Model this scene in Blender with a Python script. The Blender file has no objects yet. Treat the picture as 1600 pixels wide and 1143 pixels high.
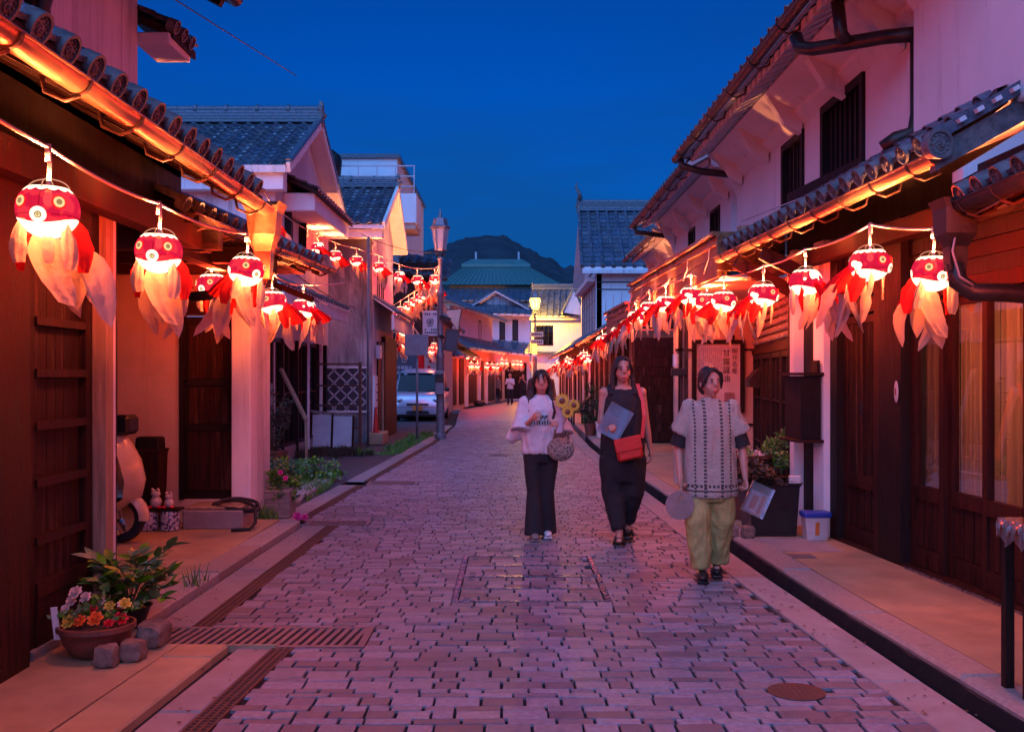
import bpy, bmesh, math, random
from math import sin, cos, pi, radians as R
from mathutils import Vector, Matrix, Euler, noise as MN
rnd = random.Random(7)
SC = bpy.context.scene
COL = SC.collection
# ------------------------------------------------------------ camera
cam_d = bpy.data.cameras.new('camera'); CAM = bpy.data.objects.new('camera', cam_d); COL.objects.link(CAM)
CAM.location = (0, 0, 1.5); CAM.rotation_euler = (R(90), 0, 0)
cam_d.sensor_width = 36; cam_d.lens = 36; cam_d.shift_y = 15.5/1600
cam_d.clip_start = 0.05; cam_d.clip_end = 6000
SC.camera = CAM
# ------------------------------------------------------------ dusk sky
W = bpy.data.worlds.new('World'); SC.world = W; W.use_nodes = True
wt = W.node_tree; wt.nodes.clear()
def wn(t, **k):
    n = wt.nodes.new(t)
    for a, b in k.items(): setattr(n, a, b)
    return n
sky = wn('ShaderNodeTexSky', sky_type='NISHITA'); sky.sun_disc = False
sky.sun_elevation = R(22); sky.sun_rotation = R(180); sky.ozone_density = 4.0; sky.air_density = 1.2; sky.dust_density = .6
tint = wn('ShaderNodeMixRGB', blend_type='MULTIPLY'); tint.inputs[0].default_value = 1
tint.inputs[2].default_value = (0.001, 0.365, 1.32, 1)
wt.links.new(sky.outputs[0], tint.inputs[1])
tc = wn('ShaderNodeTexCoord'); mp = wn('ShaderNodeMapping'); mp.inputs['Scale'].default_value = (1.3, 1.3, 7)
nz = wn('ShaderNodeTexNoise'); nz.inputs['Scale'].default_value = 1.7; nz.inputs['Detail'].default_value = 5
wt.links.new(tc.outputs['Generated'], mp.inputs[0]); wt.links.new(mp.outputs[0], nz.inputs[0])
cr = wn('ShaderNodeValToRGB'); cr.color_ramp.elements[0].position = .38; cr.color_ramp.elements[1].position = .58
cr.color_ramp.elements[0].color = (0, 0, 0, 1); cr.color_ramp.elements[1].color = (.9, .9, .9, 1)
wt.links.new(nz.outputs['Fac'], cr.inputs[0])
sep = wn('ShaderNodeSeparateXYZ'); wt.links.new(tc.outputs['Generated'], sep.inputs[0])
low = wn('ShaderNodeMapRange'); low.inputs[1].default_value = .03; low.inputs[2].default_value = .40; low.inputs[3].default_value = 1; low.inputs[4].default_value = 0
wt.links.new(sep.outputs[2], low.inputs[0])
cm = wn('ShaderNodeMath', operation='MULTIPLY'); wt.links.new(cr.outputs[0], cm.inputs[0]); wt.links.new(low.outputs[0], cm.inputs[1])
clo = wn('ShaderNodeMixRGB'); clo.inputs[2].default_value = (.10, 1.05, 3.6, 1)
wt.links.new(cm.outputs[0], clo.inputs[0]); wt.links.new(tint.outputs[0], clo.inputs[1])
bgn = wn('ShaderNodeBackground'); bgn.inputs[1].default_value = 0.057
wt.links.new(clo.outputs[0], bgn.inputs[0])
wo = wn('ShaderNodeOutputWorld'); wt.links.new(bgn.outputs[0], wo.inputs[0])
# afterglow behind the camera: one very soft, weak sun
sd = bpy.data.lights.new('afterglow_sun', 'SUN'); SUN = bpy.data.objects.new('afterglow_sun', sd); COL.objects.link(SUN)
sd.energy = 3.5; sd.angle = R(80); sd.color = (.17, .39, 1.0)
SUN.rotation_euler = (R(46), 0, R(-16))
SC.view_settings.view_transform = 'Standard'; SC.view_settings.look = 'None'
SC.view_settings.exposure = 0.0; SC.view_settings.gamma = 1; SC.view_settings.use_curve_mapping = False
SC.render.engine = 'CYCLES'
cy = SC.cycles
cy.use_denoising = True; cy.max_bounces = 5; cy.diffuse_bounces = 2; cy.glossy_bounces = 3; cy.transmission_bounces = 4
cy.transparent_max_bounces = 10; cy.caustics_reflective = False; cy.caustics_refractive = False
cy.sample_clamp_indirect = 3.0; cy.use_light_tree = True

F = 1600.0
def P(px, py, Y): return Vector(((px-800)*Y/F, Y, 1.5-(py-587)*Y/F))
def gx(px, Y): return (px-800)*Y/F
# ------------------------------------------------------------ materials
class NT:
    def __init__(s, name):
        s.m = bpy.data.materials.new(name); s.m.use_nodes = True; s.t = s.m.node_tree; s.t.nodes.clear()
        s.out = s.t.nodes.new('ShaderNodeOutputMaterial')
    def n(s, typ, ins=None, **k):
        nd = s.t.nodes.new(typ)
        for a, b in k.items(): setattr(nd, a, b)
        for a, b in (ins or {}).items():
            if isinstance(b, bpy.types.NodeSocket): s.t.links.new(b, nd.inputs[a])
            elif b is not None: nd.inputs[a].default_value = b
        return nd
    def math(s, op, a, b=0.0, c=None):
        i = {0: a, 1: b}
        if c is not None: i[2] = c
        return s.n('ShaderNodeMath', i, operation=op).outputs[0]
    def mix(s, f, a, b): return s.n('ShaderNodeMixRGB', {0: f, 1: a, 2: b}).outputs[0]
def c4(c): return (c[0], c[1], c[2], 1)
def pm(name, a, b=None, scale=8, rough=.6, bump=.2, bscale=None, metal=0, stretch=(1,1,1), wear=None, island=False, coat=0, spec=.5, lo=.35, hi=.68, rrange=.12, coord='Object', streak=None):
    """procedural principled: two tones by noise, optional third wear tone, bump, roughness variation"""
    t = NT(name); b = b or tuple(x*.6 for x in a)
    tcn = t.n('ShaderNodeTexCoord'); src = tcn.outputs['Object']
    if coord == 'World': src = t.n('ShaderNodeNewGeometry').outputs['Position']
    mpn = t.n('ShaderNodeMapping', {0: src, 'Scale': stretch}).outputs[0]
    oi = t.n('ShaderNodeObjectInfo').outputs['Random']
    off = t.n('ShaderNodeVectorMath', {0: mpn, 1: t.n('ShaderNodeCombineXYZ', {0: t.math('MULTIPLY', oi, 17.0), 1: t.math('MULTIPLY', oi, 31.0)}).outputs[0]}, operation='ADD').outputs[0]
    nz = t.n('ShaderNodeTexNoise', {'Vector': off, 'Scale': scale, 'Detail': 7, 'Roughness': .62}).outputs['Fac']
    f = t.n('ShaderNodeMapRange', {0: nz, 1: lo, 2: hi, 3: 0.0, 4: 1.0}).outputs[0]
    col = t.mix(f, c4(b), c4(a))
    if wear:
        w = t.n('ShaderNodeTexNoise', {'Vector': off, 'Scale': scale*.23, 'Detail': 9, 'Roughness': .7, 'Distortion': .6}).outputs['Fac']
        wf = t.n('ShaderNodeMapRange', {0: w, 1: wear[1], 2: wear[1]+wear[2], 3: 0.0, 4: wear[3] if len(wear) > 3 else .8}).outputs[0]
        col = t.mix(wf, col, c4(wear[0]))
    if streak:
        sm = t.n('ShaderNodeMapping', {0: src, 'Scale': (3.2,3.2,.22)}).outputs[0]
        sn = t.n('ShaderNodeTexNoise', {'Vector': sm, 'Scale': 2.4, 'Detail': 8, 'Roughness': .72}).outputs['Fac']
        sf = t.n('ShaderNodeMapRange', {0: sn, 1: streak[1], 2: streak[1]+.17, 3: 0.0, 4: streak[2]}).outputs[0]
        col = t.mix(sf, col, c4(streak[0]))
    if island:
        g = t.n('ShaderNodeNewGeometry').outputs['Random Per Island']
        g = t.math('FRACT', t.math('ADD', g, t.math('MULTIPLY', oi, 7.31)))
        v = t.n('ShaderNodeMapRange', {0: g, 1: 0.0, 2: 1.0, 3: 1-island, 4: 1+island}).outputs[0]
        hs = t.n('ShaderNodeHueSaturation', {'Value': v, 'Color': col, 'Fac': 1.0, 'Saturation': t.math('ADD', t.math('MULTIPLY', t.math('FRACT', t.math('MULTIPLY', g, 13.0)), .8), .6)})
        col = hs.outputs[0]
    rr = t.n('ShaderNodeMapRange', {0: nz, 1: .3, 2: .7, 3: max(.02, rough-rrange), 4: min(1, rough+rrange)}).outputs[0]
    p = t.n('ShaderNodeBsdfPrincipled', {'Base Color': col, 'Roughness': rr, 'Metallic': metal, 'Coat Weight': coat, 'Specular IOR Level': spec})
    if bump:
        bn = t.n('ShaderNodeTexNoise', {'Vector': off, 'Scale': bscale or scale*4, 'Detail': 6, 'Roughness': .65}).outputs['Fac']
        bb = t.n('ShaderNodeBump', {'Height': bn, 'Strength': bump, 'Distance': .02}).outputs[0]
        t.t.links.new(bb, p.inputs['Normal'])
    t.t.links.new(p.outputs[0], t.out.inputs[0]); return t.m
def emat(name, c, s=1.0):
    t = NT(name); e = t.n('ShaderNodeEmission', {0: c4(c), 1: s}); t.t.links.new(e.outputs[0], t.out.inputs[0]); return t.m
M = {}
M['plaster'] = pm('white_plaster', (.76,.76,.76), (.62,.62,.62), 2.2, .85, .16, 30, streak=((.24,.23,.23), .50, .6), stretch=(1,1,.45), wear=((.26,.25,.25), .53, .16, .7), coord='World')
M['plaster_clean'] = pm('smooth_plaster', (.84,.84,.84), (.74,.74,.74), 1.5, .8, .08, 40, streak=((.34,.33,.33), .55, .45), wear=((.42,.40,.40), .60, .2, .6), coord='World')
M['plaster_stained'] = pm('stained_plaster', (.70,.71,.73), (.46,.47,.48), 1.6, .9, .25, 20, streak=((.08,.08,.085), .50, .8), stretch=(1,1,.35), wear=((.07,.07,.08), .44, .16, .9), coord='World')
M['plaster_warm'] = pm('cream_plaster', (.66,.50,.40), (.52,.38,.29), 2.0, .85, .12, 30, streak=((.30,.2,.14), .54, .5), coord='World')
M['wood'] = pm('dark_cedar', (.055,.018,.010), (.013,.004,.003), 5, .68, .7, 26, stretch=(6,6,.5), wear=((.15,.08,.06), .55, .15, .7), coord='World', spec=.2)
M['wood_h'] = pm('dark_beam', (.045,.016,.010), (.015,.006,.004), 5, .68, .35, 26, stretch=(.5,.5,6), coord='World', spec=.22)
M['wood_black'] = pm('sooty_wood', (.016,.007,.005), (.006,.003,.003), 6, .6, .3, 30, stretch=(5,5,.6), coord='World', spec=.25)
M['wood_red'] = pm('red_brown_wood', (.055,.012,.007), (.014,.003,.002), 5, .62, .6, 26, stretch=(6,6,.5), wear=((.09,.03,.02), .6, .15, .5), coord='World', spec=.22)
M['wood_pale'] = pm('weathered_pale_wood', (.45,.32,.20), (.24,.16,.10), 6, .7, .3, 26, stretch=(6,6,.5), coord='World')
M['wood_grey'] = pm('grey_weathered_wood', (.30,.27,.24), (.15,.13,.12), 6, .75, .35, 26, stretch=(1,1,6), coord='World')
M['tile'] = pm('smoked_clay_tile', (.13,.16,.20), (.06,.075,.10), 14, .30, .22, 40, wear=((.17,.18,.17), .62, .14, .6), island=.28)
M['tile_end'] = pm('smoked_clay_tile_end', (.20,.19,.19), (.08,.078,.085), 16, .45, .3, 60, wear=((.26,.25,.22), .55, .15, .7))
M['copper'] = pm('weathered_copper', (.62,.30,.15), (.26,.115,.06), 4, .36, .12, 50, metal=.85, stretch=(1,.35,1), wear=((.10,.055,.035), .52, .14, .8), coord='World', rrange=.16)
M['copper_dark'] = pm('dark_patina_metal', (.10,.065,.05), (.045,.032,.028), 5, .42, .12, 40, metal=.6, wear=((.10,.12,.10), .6, .12, .6), coord='World')
M['iron'] = pm('painted_dark_iron', (.035,.032,.034), (.015,.014,.015), 12, .45, .15, 60, metal=.3)
M['iron_red'] = pm('rusty_iron', (.16,.06,.035), (.07,.03,.02), 18, .7, .3, 70, metal=.2)
M['pole'] = pm('grey_painted_steel', (.22,.22,.25), (.15,.15,.17), 9, .45, .1, 60, metal=.35)
M['steel'] = pm('worn_steel', (.36,.36,.40), (.20,.20,.23), 20, .28, .12, 80, metal=.85)
M['grate'] = pm('cast_grate_metal', (.17,.16,.17), (.09,.085,.09), 20, .5, .25, 90, metal=.1)
M['rust'] = pm('rusty_drain_cover', (.15,.07,.05), (.08,.038,.028), 24, .65, .5, 90, metal=.2)
M['stone'] = pm('street_paving_stone', (.23,.235,.275), (.115,.118,.14), 30, .46, .34, 160, island=.42, spec=.45, coord='World', rrange=.14, wear=((.13,.11,.12), .58, .12, .6))
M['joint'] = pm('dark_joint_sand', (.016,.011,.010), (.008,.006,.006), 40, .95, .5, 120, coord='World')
M['concrete'] = pm('old_pavement_concrete', (.48,.33,.18), (.31,.21,.12), 2.6, .62, .35, 95, coord='World', wear=((.20,.15,.13), .54, .16, .6))
M['granite'] = pm('granite_kerb', (.42,.345,.30), (.27,.22,.20), 34, .6, .45, 120, coord='World', wear=((.22,.18,.16), .56, .16, .6), island=.10)
M['concrete_grey'] = pm('grey_concrete_slab', (.34,.29,.28), (.23,.20,.20), 5, .6, .35, 110, coord='World', wear=((.17,.145,.145), .55, .15, .6), island=.08)
M['asphalt'] = pm('old_asphalt', (.085,.082,.09), (.045,.043,.048), 60, .72, .6, 190, coord='World', wear=((.13,.12,.12), .6, .14, .5))
M['soil'] = pm('packed_soil', (.10,.07,.05), (.05,.036,.028), 12, .95, .8, 60, coord='World')
M['rock'] = pm('rough_stone', (.27,.20,.15), (.14,.10,.08), 14, .8, .6, 60)
M['terracotta'] = pm('terracotta_pot', (.24,.075,.045), (.13,.045,.03), 14, .5, .3, 60)
M['leaf'] = pm('green_leaf', (.16,.34,.07), (.07,.17,.035), 12, .45, .1, 60, island=.3)
M['leaf_dark'] = pm('dark_leaf', (.06,.13,.04), (.03,.065,.022), 12, .55, .1, 60, island=.35)
M['leaf_red'] = pm('brownish_leaf', (.085,.055,.030), (.04,.035,.018), 12, .6, .1, 60, island=.35)
M['stem'] = pm('plant_stem', (.10,.13,.04), (.07,.06,.03), 12, .7, .1, 60)
M['black'] = pm('black_plastic', (.014,.012,.012), (.008,.007,.007), 10, .4, .05, 60)
M['white_plastic'] = pm('white_plastic', (.70,.68,.66), (.6,.58,.56), 6, .4, .03, 60)
M['blue_plastic'] = pm('blue_plastic', (.03,.08,.45), (.02,.06,.34), 6, .4, .05, 60)
M['red_plastic'] = pm('red_plastic', (.60,.03,.02), (.45,.02,.02), 6, .4, .05, 60)
M['orange_plastic'] = pm('orange_plastic', (.65,.20,.04), (.5,.14,.03), 6, .4, .05, 60)
M['paper'] = pm('aged_paper', (.62,.55,.52), (.54,.47,.45), 5, .7, .05, 60)
M['ink'] = pm('black_ink', (.02,.018,.02), (.015,.014,.015), 5, .6, 0)
M['seal_red'] = pm('seal_red', (.22,.05,.05), (.17,.04,.04), 5, .6, 0)
M['sign_white'] = pm('white_sign_board', (.52,.52,.56), (.42,.42,.46), 5, .5, .05, 60)
M['sign_dark'] = pm('dark_sign_board', (.055,.055,.075), (.035,.035,.05), 5, .5, .05, 60)
M['curtain_old'] = pm('linen_curtain', (.80,.58,.40), (.52,.34,.22), 3, .85, .25, 80, stretch=(9,9,.3), coord='World')
M['green_roof'] = pm('green_copper_roof', (.10,.25,.22), (.06,.16,.15), 6, .45, .15, 30, metal=.1, coord='World', wear=((.16,.24,.20), .55, .15, .5))
M['rubber'] = pm('tyre_rubber', (.02,.02,.021), (.012,.012,.013), 20, .75, .2, 60)
M['hose'] = M['rubber']
M['carpaint'] = pm('silver_car_paint', (.60,.58,.70), (.55,.53,.64), 60, .3, .02, 90, metal=.55, coat=.6, rrange=.04)
M['chrome'] = pm('chrome_trim', (.7,.7,.72), (.6,.6,.62), 8, .12, .02, 50, metal=1, rrange=.04)
M['skin'] = pm('skin', (.52,.25,.17), (.46,.21,.14), 14, .5, .06, 90)
M['hair'] = pm('dark_brown_hair', (.030,.017,.013), (.012,.008,.007), 14, .35, .5, 40, stretch=(8,8,.6))
M['black_cloth'] = pm('black_cloth', (.016,.015,.017), (.010,.009,.011), 20, .85, .4, 90)
M['white_cloth'] = pm('white_knit_cloth', (.70,.66,.66), (.58,.54,.55), 14, .85, .5, 120)
M['olive_cloth'] = pm('olive_pleated_cloth', (.46,.385,.12), (.35,.29,.09), 10, .8, .4, 60)
M['red_leather'] = pm('red_leather', (.75,.035,.015), (.62,.025,.012), 16, .42, .25, 80)
M['plastic_film'] = pm('clear_plastic_film', (.60,.58,.66), (.5,.48,.56), 10, .25, .3, 30)
M['hill'] = pm('wooded_hill', (.030,.048,.060), (.012,.022,.030), .03, .95, .0, coord='World')
def glass_mat(name, refl, tint=(1,1,1), rough=.02, k=1.6):
    t = NT(name)
    gm_ = t.n('ShaderNodeNewGeometry'); dt = t.n('ShaderNodeVectorMath', {0: gm_.outputs['Normal'], 1: gm_.outputs['Incoming']}, operation='DOT_PRODUCT').outputs['Value']
    fr = t.math('ADD', t.math('MULTIPLY', t.math('POWER', t.math('SUBTRACT', 1.0, t.math('ABSOLUTE', dt)), 5.0), .93), .05)
    f = t.math('MINIMUM', t.math('ADD', t.math('MULTIPLY', fr, k), refl), 1.0)
    nz = t.n('ShaderNodeTexNoise', {'Vector': t.n('ShaderNodeNewGeometry').outputs['Position'], 'Scale': 1.6, 'Detail': 1}).outputs['Fac']
    bb = t.n('ShaderNodeBump', {'Height': nz, 'Strength': .05, 'Distance': .02}).outputs[0]
    g = t.n('ShaderNodeBsdfGlossy', {'Color': (1,1,1,1), 'Roughness': rough, 'Normal': bb}).outputs[0]
    tr = t.n('ShaderNodeBsdfTransparent', {'Color': c4(tint)}).outputs[0]
    mx = t.n('ShaderNodeMixShader', {0: f, 1: tr, 2: g}).outputs[0]
    t.t.links.new(mx, t.out.inputs[0]); return t.m
M['glass'] = glass_mat('window_glass', .24, (1,1,1), k=1.2)
M['glass_dark'] = glass_mat('dark_window_glass', .06, (.5,.5,.55), k=1.1)
# goldfish paper: emission pattern + part of the bulb's light shining through
def fish_mat():
    t = NT('lit_goldfish_paper')
    o = t.n('ShaderNodeTexCoord').outputs['Object']
    s = t.n('ShaderNodeSeparateXYZ', {0: o}); x, y, z = s.outputs
    ax = t.math('ADD', t.math('MULTIPLY', t.math('MULTIPLY', x, x), 2.6), t.math('MULTIPLY', t.math('MULTIPLY', y, y), .9))
    belly = t.math('LESS_THAN', z, t.math('ADD', ax, -.078))
    ang = t.math('ARCTAN2', y, x)
    sc = t.math('MULTIPLY', t.math('ABSOLUTE', t.math('SINE', t.math('MULTIPLY', ang, 7.0))), -.010)
    top = t.math('GREATER_THAN', z, t.math('ADD', sc, .080))
    side = t.n('ShaderNodeTexNoise', {'Vector': o, 'Scale': 9, 'Detail': 1}).outputs['Fac']
    patch = t.math('MULTIPLY', t.math('GREATER_THAN', side, .60), t.math('GREATER_THAN', y, .0))
    wh = t.math('MAXIMUM', t.math('MAXIMUM', belly, top), patch)
    seam = t.math('MAXIMUM', t.math('LESS_THAN', t.math('ABSOLUTE', x), .0022), t.math('LESS_THAN', t.math('ABSOLUTE', t.math('ADD', z, .032)), .0022))
    n2 = t.n('ShaderNodeTexNoise', {'Vector': o, 'Scale': 16, 'Detail': 3}).outputs['Fac']
    red = t.mix(n2, (.74,.008,.045,1), (.90,.020,.085,1))
    red = t.mix(t.math('MULTIPLY', seam, .8), red, (.30,.0,.01,1))
    col = t.mix(wh, red, (1.0,.74,.50,1))
    st = t.math('ADD', t.math('MULTIPLY', wh, 1.6), .95)
    e = t.n('ShaderNodeEmission', {0: col, 1: st}).outputs[0]
    tcol = t.mix(wh, (.95,.10,.07,1), (1.0,.50,.30,1))
    tr = t.n('ShaderNodeBsdfTransparent', {0: tcol}).outputs[0]
    mx = t.n('ShaderNodeMixShader', {0: .13, 1: e, 2: tr}).outputs[0]
    t.t.links.new(mx, t.out.inputs[0]); return t.m
M['fish'] = fish_mat()
def cloth_trans(name, c, tr=.5, stripes=False):
    t = NT(name)
    o = t.n('ShaderNodeTexCoord').outputs['Object']
    if stripes: o = t.n('ShaderNodeMapping', {0: o, 'Scale': (2,2,.04)}).outputs[0]
    nz = t.n('ShaderNodeTexNoise', {'Vector': o, 'Scale': 14, 'Detail': 4}).outputs['Fac']
    bb = t.n('ShaderNodeBump', {'Height': nz, 'Strength': .7, 'Distance': .02}).outputs[0]
    col = t.mix(nz, c4([v*(.35 if stripes else .85) for v in c]), c4(c))
    a = t.n('ShaderNodeBsdfDiffuse', {0: col, 'Normal': bb}).outputs[0]
    b = t.n('ShaderNodeBsdfTranslucent', {0: col, 'Normal': bb}).outputs[0]
    mx = t.n('ShaderNodeMixShader', {0: tr, 1: a, 2: b}).outputs[0]
    t.t.links.new(mx, t.out.inputs[0]); return t.m
M['curtain'] = cloth_trans('linen_curtain', (.62,.40,.26), .55, stripes=True)
M['fin'] = cloth_trans('white_paper_fin', (.52,.40,.37), .5)
M['fin_red'] = cloth_trans('red_cloth_tail', (.85,.03,.03))
M['lit_cream'] = emat('lit_cream_ring', (1.0,.78,.36), 1.0)
M['lit_tan'] = emat('lit_tan_pupil', (.55,.28,.12), .8)
M['lit_bulb'] = emat('lit_bulb', (1.0,.80,.62), 6.0)
M['cord'] = pm('pink_cord', (.55,.35,.33), (.45,.28,.26), 20, .5, 0)
def _lg():
    t = NT('sodium_lamp_glass'); e = t.n('ShaderNodeEmission', {0: (1.0,.52,.09,1), 1: 9.0}).outputs[0]; tr = t.n('ShaderNodeBsdfTransparent', {0: (1,.9,.7,1)}).outputs[0]
    t.t.links.new(t.n('ShaderNodeMixShader', {0: .5, 1: e, 2: tr}).outputs[0], t.out.inputs[0]); return t.m
M['lamp_glow'] = _lg()
M['lamp_off'] = pm('frosted_lamp_glass', (.45,.42,.45), (.38,.35,.38), 5, .4, 0)
M['warm_inside'] = emat('lit_interior', (1.0,.42,.10), .5)
# ------------------------------------------------------------ mesh helpers
def wl(o):
    v = Vector((0, 0, 0))
    while o is not None: v = v + o.location; o = o.parent
    return v
def tag(o, label=None, cat=None, group=None, kind=None):
    if label: o['label'] = label
    if cat: o['category'] = cat
    if group: o['group'] = group
    if kind: o['kind'] = kind
    return o
def thing(name, loc, label, cat, group=None):
    o = bpy.data.objects.new(name, None); COL.objects.link(o); o.location = loc; o.empty_display_size = .1
    return tag(o, label, cat, group)
def node(name, mesh, parent=None, loc=(0,0,0), mat=None, rot=None, scale=None, basis=None):
    """an object from shared mesh at WORLD loc (parents are never rotated when this is used)"""
    o = bpy.data.objects.new(name, mesh); COL.objects.link(o)
    l = Vector(loc)
    if parent is not None: l = l - wl(parent); o.parent = parent
    if basis is not None: o.matrix_basis = Matrix.Translation(l) @ basis.to_4x4()
    else:
        o.location = l
        if rot: o.rotation_euler = rot
        if scale: o.scale = scale
    return o
class MB:
    def __init__(s): s.v = []; s.f = []; s.mi = []; s.cm = 0
    def add(s, vs, fs):
        b = len(s.v); s.v += [Vector(v) for v in vs]
        for f in fs: s.f.append(tuple(b+i for i in f)); s.mi.append(s.cm)
        return s
    def hexa(s, p):  # 8 points: bottom 0-3 ccw, top 4-7
        return s.add(p, [(3,2,1,0),(4,5,6,7),(0,1,5,4),(1,2,6,5),(2,3,7,6),(3,0,4,7)])
    def box(s, x0, x1, y0, y1, z0, z1):
        return s.hexa([(x0,y0,z0),(x1,y0,z0),(x1,y1,z0),(x0,y1,z0),(x0,y0,z1),(x1,y0,z1),(x1,y1,z1),(x0,y1,z1)])
    def fb(s, Fm, s0, s1, d0, d1, z0, z1):
        pts = [Fm(a, d, z) for z in (z0, z1) for a, d in ((s0,d0),(s1,d0),(s1,d1),(s0,d1))]
        c0 = (pts[1]-pts[0]).cross(pts[3]-pts[0]).dot(pts[4]-pts[0])
        if c0 < 0: pts = [pts[0],pts[3],pts[2],pts[1],pts[4],pts[7],pts[6],pts[5]]
        return s.hexa(pts)
    def cbox(s, x0, x1, y0, y1, z0, z1, c=.01):  # chamfered box
        bm = bmesh.new(); bmesh.ops.create_cube(bm, size=1)
        for v in bm.verts: v.co = Vector(((x0+x1)/2+v.co.x*(x1-x0), (y0+y1)/2+v.co.y*(y1-y0), (z0+z1)/2+v.co.z*(z1-z0)))
        bmesh.ops.bevel(bm, geom=bm.edges[:], offset=c, segments=1, affect='EDGES', profile=.5)
        s.bm(bm); return s
    def bm(s, bm):
        bm.verts.index_update()
        s.add([v.co.copy() for v in bm.verts], [tuple(v.index for v in f.verts) for f in bm.faces]); bm.free(); return s
    def bar(s, p0, p1, w, h=None, up=(0,0,1)):
        h = h or w; p0 = Vector(p0); p1 = Vector(p1); d = (p1-p0).normalized(); up = Vector(up)
        if abs(d.dot(up)) > .98: up = Vector((0,1,0))
        a = d.cross(up).normalized()*w/2; b = a.cross(d).normalized()*h/2
        return s.hexa([p0-a-b, p0+a-b, p0+a+b, p0-a+b, p1-a-b, p1+a-b, p1+a+b, p1-a+b][0:4] + [p1-a-b, p1+a-b, p1+a+b, p1-a+b])
    def tube(s, pts, r, seg=8, caps=True, r_fn=None):
        pts = [Vector(p) for p in pts]; n = len(pts); rings = []; up = Vector((0,0,1))
        prev = None
        for i, p in enumerate(pts):
            d = (pts[min(i+1,n-1)]-pts[max(i-1,0)]).normalized()
            if prev is None:
                a = d.cross(up if abs(d.z) < .95 else Vector((1,0,0))).normalized()
            else:
                a = prev - d*prev.dot(d); a.normalize()
            prev = a; b = d.cross(a); rr = r_fn(i/(n-1)) if r_fn else r
            rings.append([p+(a*cos(2*pi*k/seg)+b*sin(2*pi*k/seg))*rr for k in range(seg)])
        return s.loft(rings, caps)
    def loft(s, rings, caps=True, closed=True):
        n = len(rings[0]); vs = [v for r in rings for v in r]; fs = []
        for i in range(len(rings)-1):
            for k in range(n if closed else n-1):
                k2 = (k+1) % n; fs.append((i*n+k, i*n+k2, (i+1)*n+k2, (i+1)*n+k))
        if caps and closed: fs.append(tuple(range(n-1,-1,-1))); fs.append(tuple((len(rings)-1)*n+k for k in range(n)))
        return s.add(vs, fs)
    def cyl(s, p0, p1, r0, r1=None, seg=16, caps=True):
        return s.tube([p0, p1], r0, seg, caps, r_fn=(lambda t: r0+(r1-r0)*t) if r1 is not None else None)
    def lathe(s, c, prof, seg=20, caps=True):  # prof: (r,z)
        return s.loft([[Vector(c)+Vector((r*cos(2*pi*k/seg), r*sin(2*pi*k/seg), z)) for k in range(seg)] for r, z in prof], caps)
    def ell(s, c, r, rot=None, su=16, sv=10):
        c = Vector(c); m = rot or Matrix.Identity(3); rings = []
        for j in range(1, sv):
            th = pi*j/sv
            rings.append([c+m@Vector((r[0]*sin(th)*cos(2*pi*k/su), r[1]*sin(th)*sin(2*pi*k/su), -r[2]*cos(th))) for k in range(su)])
        b = len(s.v); s.loft(rings, False); n = len(s.v)
        s.v += [c+m@Vector((0,0,-r[2])), c+m@Vector((0,0,r[2]))]
        for k in range(su):
            k2 = (k+1) % su
            s.f.append((n, b+k2, b+k)); s.mi.append(s.cm)
            e = b+(sv-2)*su; s.f.append((n+1, e+k, e+k2)); s.mi.append(s.cm)
        return s
    def mesh(s, name, mats, smooth=False, origin=Vector((0,0,0))):
        me = bpy.data.meshes.new(name)
        me.from_pydata([v-origin for v in s.v], [], s.f)
        if not isinstance(mats, (list, tuple)): mats = [mats]
        for m in mats: me.materials.append(m)
        if len(mats) > 1: me.polygons.foreach_set('material_index', s.mi)
        if smooth: me.polygons.foreach_set('use_smooth', [True]*len(me.polygons))
        me.update(); return me
    def build(s, name, mats, parent=None, smooth=False, at=None, kind=None):
        """vertices are WORLD coordinates; the object's origin goes to `at` (or the parent's)"""
        pw = wl(parent) if parent is not None else Vector((0,0,0))
        o0 = Vector(at) if at is not None else pw
        me = s.mesh(name, mats, smooth, o0)
        if smooth == 'auto':
            me.polygons.foreach_set('use_smooth', [True]*len(me.polygons)); me.set_sharp_from_angle(angle=R(38))
        o = bpy.data.objects.new(name, me); COL.objects.link(o)
        o.location = o0-pw
        if parent is not None: o.parent = parent
        if kind: o['kind'] = kind
        return o
def fpart(name, Fm, s0, s1, d0, d1, z0, z1, mat, parent):
    return MB().fb(Fm, s0, s1, d0, d1, z0, z1).build(name, mat, parent)
def copy_tree(o, parent=None):
    c = o.copy(); COL.objects.link(c); c.parent = parent
    for ch in list(o.children): copy_tree(ch, c)
    return c
def line(p0, p1, n): return [Vector(p0).lerp(Vector(p1), i/n) for i in range(n+1)]
def sag(p0, p1, s, n=14): return [Vector(p0).lerp(Vector(p1), i/n) - Vector((0,0,4*s*(i/n)*(1-i/n))) for i in range(n+1)]
# ============================================================ GROUND
def pl(pts):
    def f(y):
        if y <= pts[0][0]: a, b = pts[0], pts[1]
        elif y >= pts[-1][0]: a, b = pts[-2], pts[-1]
        else:
            for a, b in zip(pts, pts[1:]):
                if a[0] <= y <= b[0]: break
        return a[1]+(b[1]-a[1])*(y-a[0])/(b[0]-a[0])
    return f
XLA = pl([(2.4,-1.40),(4.3,-1.30),(5.65,-1.21)])
XLB = pl([(6.1,-1.80),(10.3,-1.74)])
XLC = pl([(10.4,-2.15),(14.7,-2.0),(23.3,-1.70),(31,-1.72),(45,-2.3),(64,.3)])
def XL(y): return XLA(y) if y < 5.9 else XLB(y) if y < 10.35 else XLC(y)
XR = pl([(2.4,1.90),(4.3,1.81),(6.7,1.676),(11.1,1.55),(14.3,1.48),(21.8,1.40),(30,1.5),(45,1.8),(64,1.95),(90,2.2)])
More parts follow.
